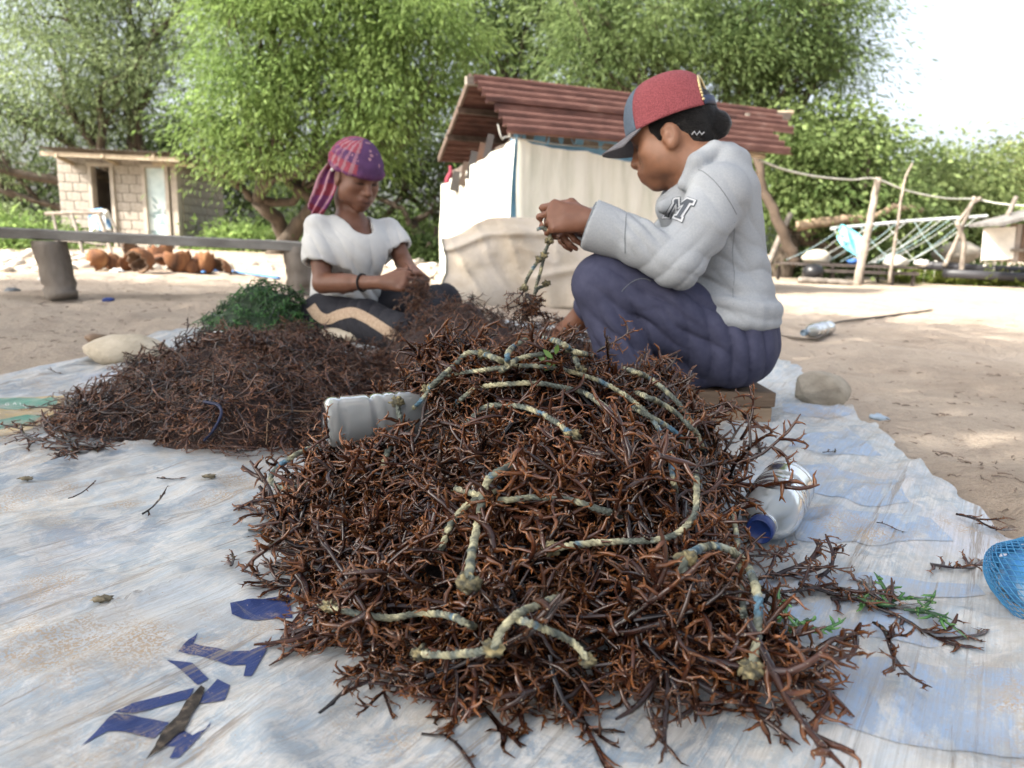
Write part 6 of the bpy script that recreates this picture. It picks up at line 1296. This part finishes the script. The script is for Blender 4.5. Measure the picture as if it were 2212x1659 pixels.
# ------------------------------------------------------------------ woman in the cap
def build_woman_cap():
    Ym = 1.82
    hipN, hipF = P(1562, 735, 1.73), P(1560, 735, 1.93); kneeN, ankN = P(1304, 617, 1.68), P(1392, 880, 1.66); kneeF, ankF = P(1350, 622, 1.99), P(1268, 668, 2.10)
    shN, shF = P(1553, 418, 1.665), P(1535, 425, 1.985); elN, wrN = P(1462, 568, 1.60), P(1276, 478, 1.655); elF, wrF = P(1420, 545, 2.00), P(1262, 488, 1.80)
    chest, waist, pel, neck = P(1530, 470, Ym), P(1570, 640, Ym), P(1585, 735, Ym), P(1528, 365, Ym+.005)
    H = HeadF(P(1455, 292, Ym), (-math.cos(R(25)), math.sin(R(25))), R(20), .95)
    root = tag(empty('person', (float(pel[0]), Ym, 0)), 'seated woman in a red and blue cap and grey hooded sweatshirt untangling a rope', 'person')
    F = Field((-.02, 1.50, 0.0), (.68, 2.22, .80), .0046)
    add_head(F, H)
    F.chain([H(-.022, 0, -.03), H(-.035, 0, -.10), neck+np.array([0, 0, -.03])], [.056, .054, .066], .03)
    F.cap(neck+np.array([.0, 0, -.03]), chest, .07, .095, .04, (1, .72, 1)); F.cap(chest, waist, .092, .095, .03, (1, .74, 1)); F.cap(shN, shF, .045, .045, .04); F.ell(pel, (.10, .15, .10), None, .04)
    for a, b, c, ra in ((shN, elN, wrN, .042), (shF, elF, wrF, .042)): F.chain([a, b, c], [ra, .036, .025], .015)
    for a, b, c in ((hipN, kneeN, ankN), (hipF, kneeF, ankF)): F.chain([a, b, c], [.085, .055, .036], .02)
    dN = unit(P(1196, 468, 1.665)-wrN); tips, tb = hand(F, wrN+dN*.004, dN, (-.25, -.9, .42), (0, -.2, 1), ((.75, 1.05, .6), (.85, 1.1, .6), (.95, 1.1, .6), (1.0, 1.1, .6)), .98, thumb=(.9, .7))
    dF = unit(P(1192, 486, 1.70)-wrF); hand(F, wrF, dF, (-.2, .75, .6), (0, .2, 1), (.8, .9, .5), .95, thumb=(.8, .6))
    fd = unit([-.62, .55, -.5]); F.chain([ankF, ankF+fd*.04+np.array([0, 0, -.02]), ankF+fd*.09+np.array([0, 0, -.025]), ankF+fd*.13+np.array([0, 0, -.03])], [.028, .030, .026, .018], .02)
    for i in range(5): b = ankF+fd*.105+np.array([.0, -.024+.013*i, -.03]); F.cap(b, b+fd*(.038-.004*i), .011-.001*i, .009-.001*i, .004)
    nd = np.array([-1., -.1, 0]); F.chain([ankN, ankN+nd*.05+np.array([0, 0, -.035]), ankN+nd*.15+np.array([0, 0, -.045])], [.038, .036, .022], .02)
    skin = (.205, .096, .054); hcol = (.165, .072, .042)
    def cols(V):
        c = face_cols(H, V, skin, (.115, .040, .034), (.02, .011, .009)); w_ = SSt(.30, .20, V[:, 0])[:, None]; c = c*(1-w_)+np.array(hcol)*(1+.15*fbm(V*40, 2, 8))[:, None]*w_; return c
    body, Vb, Qb = to_obj('body', F, skin_mat('skin_warm'), root, cols, sm=1)
    # fingernails on the visible hand
    for i, p in enumerate(tips):
        k = MB(); vv, ff = noise_ball(np.array(p)+np.array([-.003, -.004, .002]), (.0045, .0035, .0035), i, .05, 1, 10); k.add(vv, ff); k.build('nail', flat('nail', (.50, .33, .26), .35), body, True)
    rp = wrN+dN*.103; th_ = np.linspace(0, 2*math.pi, 22)[:-1]; k = MB()
    # ring on the finger next to the little finger
    nrm = unit(np.array([-.25, -.9, .42])-dN*np.dot((-.25, -.9, .42), dN)); t = np.cross(dN, nrm); t = t if t[2] > 0 else -t; c = wrN+dN*.004+(dN*.082-t*.010)*.98+(dN*math.cos(.85)-nrm*math.sin(.85))*.018
    ax = dN*math.cos(.85)-nrm*math.sin(.85); e1 = np.cross(ax, t); pts = [c+(np.cos(a)*t+np.sin(a)*e1)*.0102 for a in np.linspace(0, 2*math.pi, 25)]; k.tube(pts, .0017, 6, cap=False); k.build('ring', flat('silver', (.70, .66, .56), .25, metal=1.), body, True)
    # ---------------- sweatshirt
    S = Field((.02, 1.48, .10), (.70, 2.16, .74), .0046)
    S.cap(neck+np.array([.015, 0, -.06]), chest, .088, .100, .05, (1, .66, 1)); S.cap(chest, P(1552, 640, Ym), .100, .108, .04, (1, .70, 1)); S.cap(P(1558, 640, Ym), P(1562, 690, Ym), .114, .110, .03, (1, .66, 1))
    S.cap(shN, shF, .058, .056, .05); S.cap(P(1578, 430, Ym), P(1582, 560, Ym), .050, .062, .05, (1, .55, 1))
    S.chain([shN, P(1515, 490, 1.625), elN, P(1380, 525, 1.625), P(1330, 500, 1.645)], [.064, .059, .055, .049, .045], .018); S.chain([shF, elF, P(1290, 497, 1.83)], [.064, .056, .047], .02)
    S.chain([P(1350, 510, 1.64), P(1262, 480, 1.655)], [.052, .056], .004); S.cap(P(1330, 505, 2-.15), P(1285, 495, 1.83), .052, .053, .004)
    cuff = P(1274, 484, 1.654); cax = unit(P(1350, 510, 1.64)-P(1262, 480, 1.655)); S.half(cuff, -cax, cuff-.085, cuff+.085); S.cap(cuff+cax*.03, cuff-cax*.05, .042, .044, .003, op='s')
    # hood lying on the shoulders and collar round the neck
    hc = neck+np.array([0, 0, .005])
    for i in range(15):
        a = i/14*2*math.pi; q0 = hc+np.array([math.cos(a)*.078-.006, math.sin(a)*.085, -.030+.048*math.cos(a)]); a2 = (i+1)/14*2*math.pi; q1 = hc+np.array([math.cos(a2)*.078-.006, math.sin(a2)*.085, -.030+.048*math.cos(a2)]); S.cap(q0, q1, .021, .021, .02)
    S.cap(P(1560, 345, Ym-.03), P(1585, 400, Ym-.02), .038, .04, .03, (1, .5, 1)); S.chain([P(1478, 398, 1.71), P(1506, 352, 1.71), P(1542, 330, 1.75), P(1574, 336, 1.83), P(1566, 350, 1.93)], [.016, .024, .028, .030, .026], .005); S.cap(P(1432, 448, 1.74), P(1462, 440, 1.75), .016, .026, .02); S.cap(P(1440, 452, 1.82), P(1462, 460, 1.82), .022, .04, .03)
    S.chain([H(-.022, 0, -.02), H(-.035, 0, -.10), neck+np.array([-.005, 0, -.02])], [.06, .057, .060], .01, op='s'); S.ell(H(.03, 0, -.05), (.075, .06, .085), H.A, .008, 's')
    # hem rolls
    hq = P(1562, 676, Ym); hm = [hq+np.array([math.cos(a)*.108, math.sin(a)*.178, -.012*math.cos(a)]) for a in np.linspace(0, 2*math.pi, 25)]
    S.chain(hm, [.017]*25, .02); S.chain([q*np.array([1, 1, 1])+np.array([-.002, .0, .030]) for q in hm], [.016]*25, .02); S.half(hq-np.array([0, 0, .030]), (0.10, 0, -1.))
    fl = [(P(1400, 490, 1.60), (.8, .1, .6), .030, .0045, .055, .5), (elN, (.7, 0, -.7), .040, .0036, .070, .6), (P(1520, 600, 1.66), (.35, 0, 1), .055, .0055, .10, 1.2), (P(1620, 630, 1.70), (-.15, .2, 1), .050, .0045, .09, 1.4), (P(1590, 540, 1.68), (.6, 0, .7), .07, .003, .10, 1.2), (P(1545, 440, 1.62), (.7, 0, .5), .05, .0025, .07, .5), (P(1460, 560, 1.95), (.6, 0, .8), .04, .004, .1, .5)]
    gm = cloth_mat('heather_grey', (.285, .305, .325), (.335, .355, .375), 260)
    hood, Vs, Qs = to_obj('sweatshirt', S, gm, root, None, fl, 2, .0035, 11, 3)
    T = bvh(Vs, Qs); vd = unit(ray(1530, 480))
    def m2(x, y, Y=1.57): return P((1600+x/13.825)*.864, (480+y/13.825)*.864, Y)
    fr = [(1240, 175), (1245, 500), (1640, 240), (1870, 330), (1830, 420), (1730, 395), (1420, 870), (1455, 905), (1430, 970), (1190, 870), (1215, 830), (1290, 830), (1540, 420), (1180, 610), (1160, 320), (870, 730), (900, 780), (870, 830), (640, 830), (690, 760), (780, 740), (1060, 330), (1040, 260), (1090, 190)]
    ctr = np.array([1250, 560])
    def grow(pl, w_):
        pl = np.array(pl, float); n = len(pl); out = []; ar = .5*sum(pl[i][0]*pl[(i+1) % n][1]-pl[(i+1) % n][0]*pl[i][1] for i in range(n)); sg = 1 if ar > 0 else -1
        for i in range(n):
            a, b, c = pl[i-1], pl[i], pl[(i+1) % n]; d1 = (b-a)/np.linalg.norm(b-a); d2 = (c-b)/np.linalg.norm(c-b); n1 = np.array([d1[1], -d1[0]])*sg; n2 = np.array([d2[1], -d2[0]])*sg; bis = n1+n2; q = np.linalg.norm(bis); bis = bis/q if q > .2 else n1; out.append(b+bis*w_/max(.5, float(bis@n1)))
        return out
    dg = flat('letter_dark', (.075, .085, .10), .9); lg = flat('letter_light', (.50, .52, .54), .9)
    ltr = None
    for pl, lf, m_, nm in ((grow(fr, 88), .0014, dg, 'letter_outline'), (grow(fr, 62), .0024, lg, 'letter_border'), (fr, .0034, dg, 'letter')):
        patch(nm, [m2(*p) for p in pl], T, vd, lf, m_, hood)
    # seams
    sd_ = flat('seam_dark', (.15, .165, .18), .9)
    def seam(pts, Y, r_=.0016, par=hood, TT=T):
        s3 = [q for q in on_surface(TT, [P(u, v, Y) for u, v in pts], vd, .0006) if q is not None]
        if len(s3) > 3: k = MB(); k.tube(spline(s3, len(s3)*3), r_, 5); k.build('seam', sd_, par, True)
    seam([(1340, 452+i*9) for i in range(12)], 1.5, .0009); seam([(1590+2*math.sin(i), 480+i*16) for i in range(13)], 1.5, .0006); seam([(1505+i*9, 352+i*5+.6*i*i) for i in range(11)], 1.5, .0006)
    th_ = np.linspace(0, 2*math.pi, 40); cx = cuff; axd = cax; e1 = unit(np.cross(axd, (0, 0, 1))); e2 = np.cross(e1, axd)
    k = MB(); k.tube([cx+(np.cos(a)*e1+np.sin(a)*e2)*(.0495+.002*math.sin(3*a)) for a in th_], .0034, 6, cap=False); k.build('cuff_edge', sd_, hood, True)
    # ---------------- trousers
    Tn = Field((.06, 1.50, 0.0), (.70, 2.24, .46), .0052)
    Tn.ell(P(1568, 738, Ym), (.105, .165, .105), None, .03); Tn.ell(hipN, (.102, .10, .098), None, .04); Tn.ell(hipF, (.10, .09, .095), None, .04); Tn.cap(P(1585, 700, Ym), P(1585, 740, Ym), .095, .10, .04, (1, .66, 1))
    mid1 = P(1430, 672, 1.70); Tn.chain([hipN, mid1, kneeN], [.098, .088, .075], .03); Tn.chain([kneeN, P(1338, 740, 1.665), P(1388, 860, 1.655)], [.071, .062, .052], .006); Tn.cap(P(1420, 800, 1.74), P(1500, 800, 1.76), .05, .05, .02); Tn.chain([hipF, kneeF, ankF+np.array([.01, -.005, .01])], [.09, .07, .050], .02)
    fl = [(P(1400, 690, 1.60), (.55, 0, .85), .055, .0075, .10, .7), (P(1365, 720, 1.60), (.85, 0, .5), .036, .0060, .07, .5), (P(1590, 760, 1.62), (1, .1, .25), .045, .0060, .12, .6), (P(1500, 720, 1.62), (.45, 0, .9), .07, .006, .12, .9), (P(1330, 800, 1.6), (.8, 0, .5), .045, .004, .08, .5)]
    nv = cloth_mat('navy_trouser', (.042, .045, .082), (.060, .063, .105), 50, .8, .2)
    tr, Vt, Qt = to_obj('trousers', Tn, nv, root, None, fl, 2, .004, 9, 5); TT = bvh(Vt, Qt)
    seam([(1330+6*i, 640-1.5*i+((i-6)**2)*.5-18) for i in range(12)], 1.5, .0010, tr, TT)
    # ---------------- hair, cap
    Hf = Field(H.c-.2, H.c+.2, .004)
    Hf.ell(H(-.016, 0, .03), (.094, .076, .082), H.A); Hf.ell(H(-.056, 0, -.02), (.044, .055, .048), H.A, .02)
    Hf.half(H(.030, 0, 0), H.f*1+H.u*-.45); Hf.ell(H(.010, .078, -.030), (.034, .03, .038), H.A, .006, 's'); Hf.ell(H(.010, -.078, -.030), (.034, .03, .038), H.A, .006, 's'); Hf.ell(H(.0, 0, -.095), (.06, .07, .05), H.A, .02, 's')
    Hf.cap(H(.030, .066, .018), H(.020, .070, -.012), .010, .005, .01); bun = P(1552, 270, Ym-.03); Hf.ell(bun, (.030, .032, .030), None, .010); Hf.cap(H(-.09, 0, .005), bun, .026, .02, .015)
    to_obj('hair', Hf, mat('black_hair', [(.3, (.003, .0028, .003)), (.7, (.010, .009, .009))], scale=60, rough=.35, spec=.25, bump=1., bscale=160, stretch=(1, 1, 4)), root, None, None, 1, .004, 45, 6)
    k = MB(); k.tube([P(u, v, 1.735) for u, v in ((1494, 291), (1500, 284), (1505, 292), (1511, 284), (1516, 291), (1521, 285))], .0018, 5); k.build('hair_clip', flat('clip_white', (.30, .31, .33), .4), root, True)
    cap = empty('cap', tuple(H(0, 0, .06))); cap.parent = root; cap.matrix_parent_inverse = wm(root).inverted()
    rim, hh = .028, .116; rf, rs = .112, .091
    hole = lambda t, p: (((np.abs(t-math.pi))/.52)**2+((p-.10)/.62)**2 < 1) & (p < .75)
    V, Q = dome(H, -.92, .92, 0, math.pi/2-.02, rf, rs, hh, rim, 0, 30, 24); shell('front_panel', V, Q, cloth_mat('cap_blue', (.085, .115, .155), (.12, .155, .20), 200), cap)
    V, Q = dome(H, .92, 2*math.pi-.92, 0, math.pi/2-.02, rf, rs, hh, rim, 0, 110, 36, hole)
    red = mat('cap_red_mesh', [(.40, (.21, .045, .055)), (.6, (.33, .085, .095))], scale=420, rough=.85, bump=.6, bscale=420, detail=1); shell('mesh_panel', V, Q, red, cap)
    # brim
    n1, n2 = 30, 12; a = np.linspace(-1.05, 1.05, n1); b = np.linspace(0, 1, n2); A, B = np.meshgrid(a, b, indexing='ij'); ext = .074*np.cos(A*.95)**.5
    Lc = H.k*np.stack([rf*np.cos(A)+B*ext*1.0, rs*np.sin(A)*(1+.10*B*np.cos(A)), rim+.004-B*.014-.022*(np.sin(A)**2)*(.25+.75*B)], -1); V = H.c+Lc.reshape(-1, 3)@H.A; shell('brim', V, grid_faces(n1, n2), cloth_mat('cap_grey', (.12, .115, .125), (.17, .165, .175), 200), cap, .004)
    k = MB(); pts = [H.c+(H.k*np.array([rf*1.03*math.cos(t), rs*1.03*math.sin(t), rim+.012])@H.A) for t in np.linspace(math.pi-.55, math.pi+.55, 16)]; n = len(pts)
    V = np.vstack([np.array(pts)-H.u*.010, np.array(pts)+H.u*.010]); Q = np.stack([np.arange(n-1), np.arange(1, n), n+np.arange(1, n), n+np.arange(n-1)], 1); shell('strap', V, Q, flat('strap_blue', (.03, .045, .085), .5), cap)
    arc = []
    for t in np.linspace(0, math.pi, 30):
        th_, ph = math.pi+.54*math.cos(t), .10+.63*math.sin(t); c_ = math.cos(ph)**.62; arc.append(H.c+H.k*np.array([rf*1.015*math.cos(th_)*c_, rs*1.015*math.sin(th_)*c_, rim+hh*math.sin(ph)**.92])@H.A)
    for t in np.linspace(0, 1, 34):
        q = spline(arc, 60)[int(t*58)]; k = MB(); vv, ff = noise_ball(q, (.0042, .0042, .0042), 1, .0, 1, 8); k.add(vv, ff); k.build('bead', flat('gold_bead', (.62, .50, .27), .3, metal=.7), cap, True)
    vv, ff = noise_ball(H(0, 0, rim+hh-.001), (.008, .008, .004), 2, .02, 1, 14); k = MB(); k.add(vv, ff); k.build('button', red, cap, True)
    s0 = [H.c+H.k*np.array([rf*1.008*math.cos(1.75)*math.cos(p)**.62, rs*1.008*math.sin(1.75)*math.cos(p)**.62, rim+hh*math.sin(p)**.92])@H.A for p in np.linspace(.02, 1.5, 20)]; k = MB(); k.tube(s0, .0012, 5); k.build('panel_seam', flat('seam_red', (.20, .05, .06), .9), cap, True)
# ------------------------------------------------------------------ woman in the headscarf
def build_woman_scarf():
    fh = np.array([math.sin(R(40)), -math.cos(R(40)), 0.]); lf = np.array([math.cos(R(40)), math.sin(R(40)), 0.])
    shC = P(765, 492, 2.92); shR, shL = shC-lf*.155, shC+lf*.155; neck = P(757, 466, 2.92); pel = P(735, 672, 2.95); chest = P(765, 545, 2.90); waist = P(755, 625, 2.93)
    elR, wrR = P(697, 612, 2.765), P(828, 610, 2.615); elL, wrL = P(872, 566, 2.95), P(893, 588, 2.74)
    hipR, kneeR, ankR = P(700, 688, 2.86), P(872, 722, 2.52), P(960, 700, 2.72); hipL, kneeL, ankL = P(790, 675, 3.02), P(960, 650, 2.93), P(880, 712, 2.66)
    H = HeadF(P(770, 380, 2.885), (math.sin(R(42)), -math.cos(R(42))), R(22), .98)
    root = tag(empty('person', (float(pel[0]), 2.95, .09)), 'woman in a purple headscarf and white T-shirt sitting cross-legged sorting seaweed', 'person')
    F = Field((-1.0, 2.36, .06), (-.18, 3.18, .92), .0050)
    add_head(F, H); F.chain([H(-.022, 0, -.03), H(-.032, 0, -.10), neck+np.array([0, 0, -.03])], [.052, .048, .050], .02)
    F.cap(shR-np.array([0, 0, .012]), shL-np.array([0, 0, .012]), .030, .030, .02); F.cap(neck+np.array([0, 0, -.05]), chest, .066, .085, .03, (.85, .85, 1)); F.cap(chest, waist, .095, .09, .03); F.ell(pel, (.13, .13, .10), None, .04)
    F.chain([shR, elR, wrR], [.041, .034, .0225], .015); F.chain([shL, elL, wrL], [.041, .033, .0225], .015); F.cap(elR*.55+wrR*.45, elR, .033, .034, .015)
    F.chain([hipR, kneeR, ankR], [.08, .05, .035], .02); F.chain([hipL, kneeL, ankL], [.08, .05, .035], .02)
    dR = unit(P(893, 606, 2.58)-wrR); tR, _ = hand(F, wrR, dR, (-.35, -.75, .35), (.1, .3, 1), ((.35, .55, .4), (.45, .6, .4), (.6, .7, .4), (.7, .8, .5)), 1.0, thumb=(.35, .3))
    dL = unit(P(925, 612, 2.60)-wrL); hand(F, wrL, dL, (.4, -.35, .8), (-.7, -.5, .1), ((.6, .8, .5), (.5, .7, .5), (.6, .7, .4), (.7, .8, .5)), .98, thumb=(.6, .5))
    for a, d0 in ((ankR, unit([.8, .3, -.2])), (ankL, unit([.6, -.6, -.2]))): F.chain([a, a+d0*.05, a+d0*.13], [.035, .034, .022], .02)
    skin = (.155, .070, .043)
    body, Vb, Qb = to_obj('body', F, skin_mat('skin_dark'), root, lambda V: face_cols(H, V, skin, (.125, .06, .055), (.016, .009, .008)), sm=1)
    for i, p in enumerate(tR): k = MB(); vv, ff = noise_ball(np.array(p)+np.array([0, -.004, .003]), (.005, .004, .004), i, .05, 1, 10); k.add(vv, ff); k.build('nail', flat('nail', (.50, .33, .26), .35), body, True)
    c = elR*.33+wrR*.67+0; ax = unit(wrR-elR); e1 = unit(np.cross(ax, (0, 0, 1))); e2 = np.cross(e1, ax); k = MB(); k.tube([c+(np.cos(a)*e1+np.sin(a)*e2)*.0305 for a in np.linspace(0, 2*math.pi, 33)], .0035, 6, cap=False); k.build('wristband', flat('band_black', (.012, .012, .014), .7), body, True)
    # ---------------- T-shirt
    S = Field((-1.05, 2.55, .15), (-.30, 3.22, .72), .0048)
    S.cap(shR-np.array([0, 0, .006]), shL-np.array([0, 0, .006]), .043, .043, .05); S.cap(neck+np.array([0, 0, -.07])-fh*.01, chest, .088, .106, .05); S.cap(chest, waist, .112, .112, .04); S.cap(waist, P(742, 668, 2.93), .116, .122, .03); S.cap(chest+lf*.05, chest-lf*.05, .10, .10, .05)
    sR, sL = unit(elR-shR), unit(elL-shL); S.chain([shR, shR+sR*.07, shR+sR*.17-lf*.008], [.040, .046, .057], .03); S.chain([shL, shL+sL*.06, shL+sL*.12+lf*.012], [.042, .047, .055], .03)
    S.cap(chest-lf*.11, shR+sR*.10, .06, .055, .05); S.cap(P(705, 560, 2.96), P(706, 650, 2.97), .055, .065, .05); S.cap(chest+lf*.10, shL+sL*.08, .055, .05, .05)
    eR, eL = shR+sR*.152, shL+sL*.105
    for e, d, s0 in ((eR, sR, -1), (eL, sL, 1)):
        S.half(e, d*.9+lf*s0*.28, e-.10+lf*s0*.03, e+.13+lf*s0*.03); S.cap(e-d*.03+lf*s0*.003, e+d*.09+lf*s0*.003, .043, .050, .003, op='s')
    S.chain([H(-.02, 0, -.05), neck+fh*.012+np.array([0, 0, -.012]), neck+fh*.072+np.array([0, 0, -.058])], [.060, .066, .050], .01, op='s'); S.half(P(742, 664, 2.9), (0, 0, -1.), (-1.1, 2.4, .1), (-.2, 3.3, .26))
    fl = [(chest+fh*.1+lf*.04-np.array([0, 0, .05]), (.95, .3, .12), .060, .0040, .09, .8), (waist+fh*.1, (.75, .3, .6), .050, .0055, .11, .8), (shL+sL*.08, (.9, 0, .35), .035, .005, .08, .5), (shR+sR*.1, (.8, .3, .4), .045, .0045, .09, .6), (chest-lf*.10, (.6, 0, .8), .05, .004, .1, .6)]
    wt = cloth_mat('white_shirt', (.545, .545, .53), (.575, .575, .56), 40, .9, .25); sh, Vs, Qs = to_obj('t_shirt', S, wt, root, None, fl, 2, .003, 10, 9)
    T = Field((-1.0, 2.5, .06), (-.30, 3.2, .36), .0045); T.cap(P(745, 650, 2.94), P(735, 690, 2.95), .118, .132, .03); T.half(P(700, 640, 2.9), (0, 0, 1)); T.half(P(700, 694, 2.9)+0, (0, 0, -1))
    to_obj('under_shirt', T, cloth_mat('mauve_shirt', (.22, .175, .165), None, 90), root, None, [(pel, (.2, 0, 1), .035, .004, .25, .5)], 2)
    # ---------------- trousers
    K = Field((-1.0, 2.36, .05), (-.15, 3.22, .40), .0055)
    K.ell(pel+np.array([0, 0, -.01]), (.145, .14, .105), None, .04); K.chain([hipR, P(790, 700, 2.70), kneeR], [.098, .086, .067], .03); K.chain([kneeR, ankR], [.064, .045], .03); K.chain([hipL, P(870, 660, 2.98), kneeL], [.092, .078, .064], .03); K.chain([kneeL, ankL], [.06, .045], .03)
    bk = cloth_mat('black_trouser', (.016, .016, .021), (.026, .026, .032), 60, .75); tr, Vk, Qk = to_obj('trousers', K, bk, root, None, [(P(790, 700, 2.62), (.8, -.3, .4), .05, .004, .13, .6), (kneeL, (.7, 0, .7), .04, .004, .1, .5)], 2, .004, 9, 2)
    TT = bvh(Vk, Qk); cl = spline([(672, 662, 0), (688, 682, 0), (708, 690, 0), (735, 680, 0), (765, 676, 0), (800, 692, 0), (835, 714, 0), (872, 736, 0)], 40); d2 = np.gradient(cl, axis=0); nn = np.stack([-d2[:, 1], d2[:, 0]], 1); nn /= np.linalg.norm(nn, axis=1)[:, None]
    rows = []
    for i in range(len(cl)):
        row = []
        for w_ in (-11, -5.5, 0, 5.5, 11):
            u, v = cl[i, 0]+nn[i, 0]*w_, cl[i, 1]+nn[i, 1]*w_; s3 = on_surface(TT, [P(u, v, 2.6)], unit(ray(u, v)), .0022)[0]; row.append(s3)
        if all(q is not None for q in row): rows.append(row)
    V = np.array(rows).reshape(-1, 3); obj('side_stripe', np_mesh('side_stripe', V, grid_faces(len(rows), 5)), mat('beige_stripe', [(.35, (.30, .21, .14)), (.65, (.45, .34, .24))], scale=130, rough=.85), tr)
    # ---------------- headscarf
    C = Field(H.c-.22, H.c+.22, .0036); C.ell(H(-.014, 0, .047), np.array((.112, .092, .096))*.98, H.A); C.ell(H(-.055, 0, .03), np.array((.085, .082, .08)), H.A, .03); C.half(H(.0, 0, .024), H.f*.05-H.u*1.); C.half(H(-.045, 0, .0), -H.u*.6-H.f*-.0+H.f*.0-H.u*.4, H.c-.3, H.c+.0) if False else None
    C.cap(H(-.105, 0, .02), H(-.14, -.01, .0), .034, .028, .02); C.chain([H(-.07, .07, .012), H(0, .090, .024), H(.06, .072, .030), H(.094, .04, .032), H(.104, 0, .032), H(.094, -.04, .032), H(.06, -.072, .030), H(0, -.090, .024), H(-.07, -.07, .012)], [.011]*9, .012); C.ell(H(.03, 0, .055), np.array((.083, .074, .05)), H.A, .02)
    pur, vio, red, pnk = np.array((.155, .050, .125)), np.array((.085, .040, .105)), np.array((.27, .055, .08)), np.array((.37, .20, .235))
    def scol(V):
        L = H.loc(V); a = np.arctan2(-L[:, 1], L[:, 0]); z = L[:, 2]+.25*L[:, 0]; c = np.tile(pur, (len(V), 1)); top = SSt(.06, .11, z+.03*np.cos(a))[:, None]; c = c*(1-top)+vio*top
        ck = ((a > .55) & (a < 2.2)); s1 = ck & (np.sin(z*95+a*2) > .0); c[s1] = red; c[ck & (np.sin(a*17+z*20) > .35)] = pnk*.85; c[ck & (np.sin(a*17+z*20) > .35) & ~s1] = (pnk+pur)*.5
        st = (vn(L*75, 3) > .80) & (z > .055); c[st] = pnk*.9; c[(np.abs(a) > 2.2)] = red*.6+pur*.4; return c*(1+.22*fbm(V*60, 2, 3))[:, None]
    scm = cloth_mat('plaid_scarf', (.2, .1, .1), None, 160, .85, .3, 'Col'); sc_, Vc, Qc = to_obj('headscarf', C, scm, root, scol, [(H(0, -.08, .05), H.f*.6+H.u*.8, .030, .0028, .08, .6), (H(-.08, -.04, .04), H.f*.3+H.u, .024, .0040, .07, .5)], 1, .002, 24, 4)
    # tail of the scarf
    n, mm = 46, 22; pth = spline([H(-.10, -.03, .05), P(712, 372, 2.90), P(702, 412, 2.88), P(690, 440, 2.86), P(676, 466, 2.85)], 45); n = len(pth); t = np.linspace(0, 1, n); wd = .05+.050*np.sin(np.clip(t*1.05, 0, 1)*math.pi)**.7-.02*t; w_ = np.linspace(-1, 1, mm); Tm, Wm = np.meshgrid(t, w_, indexing='ij')
    side = unit([.8, -.35, .25]); V = pth[:, None]+side*(Wm*wd[:, None]*.62)[..., None]+np.array([0, -1., 0])*(.016*np.sin(Wm*7+3*Tm))[..., None]+np.array([0, 0, -1.])*(.03*Tm*Wm)[..., None]
    ph = Wm*5+Tm*3; cc = np.where((np.sin(ph*1.6) > .3)[..., None], pnk, np.where((np.sin(Tm*16) > .2)[..., None], red, pur*1.2)).reshape(-1, 3); o = obj('scarf_tail', np_mesh('scarf_tail', V.reshape(-1, 3), grid_faces(n, mm), True, cc*(1+.2*fbm(V.reshape(-1, 3)*50, 2, 5))[:, None]), scm, sc_); s_ = o.modifiers.new('s', 'SOLIDIFY'); s_.thickness = .003
    k = MB(); k.tube(spline([H(-.02, -.086, .022), H(-.03, -.088, .005), H(-.055, -.078, .0)], 10), .006, 6); k.build('white_band', flat('white_band', (.62, .60, .58), .8), sc_, True)
# ================================================================== put it together
build_ground(); build_tarp(); build_prints(); build_trees()
build_shed(); build_hut(); build_canvas(); build_bench(); build_husks(); build_sawhorse(); build_right(); build_litter()
build_seaweed(); build_ropes(); build_things()
build_woman_cap(); build_woman_scarf()
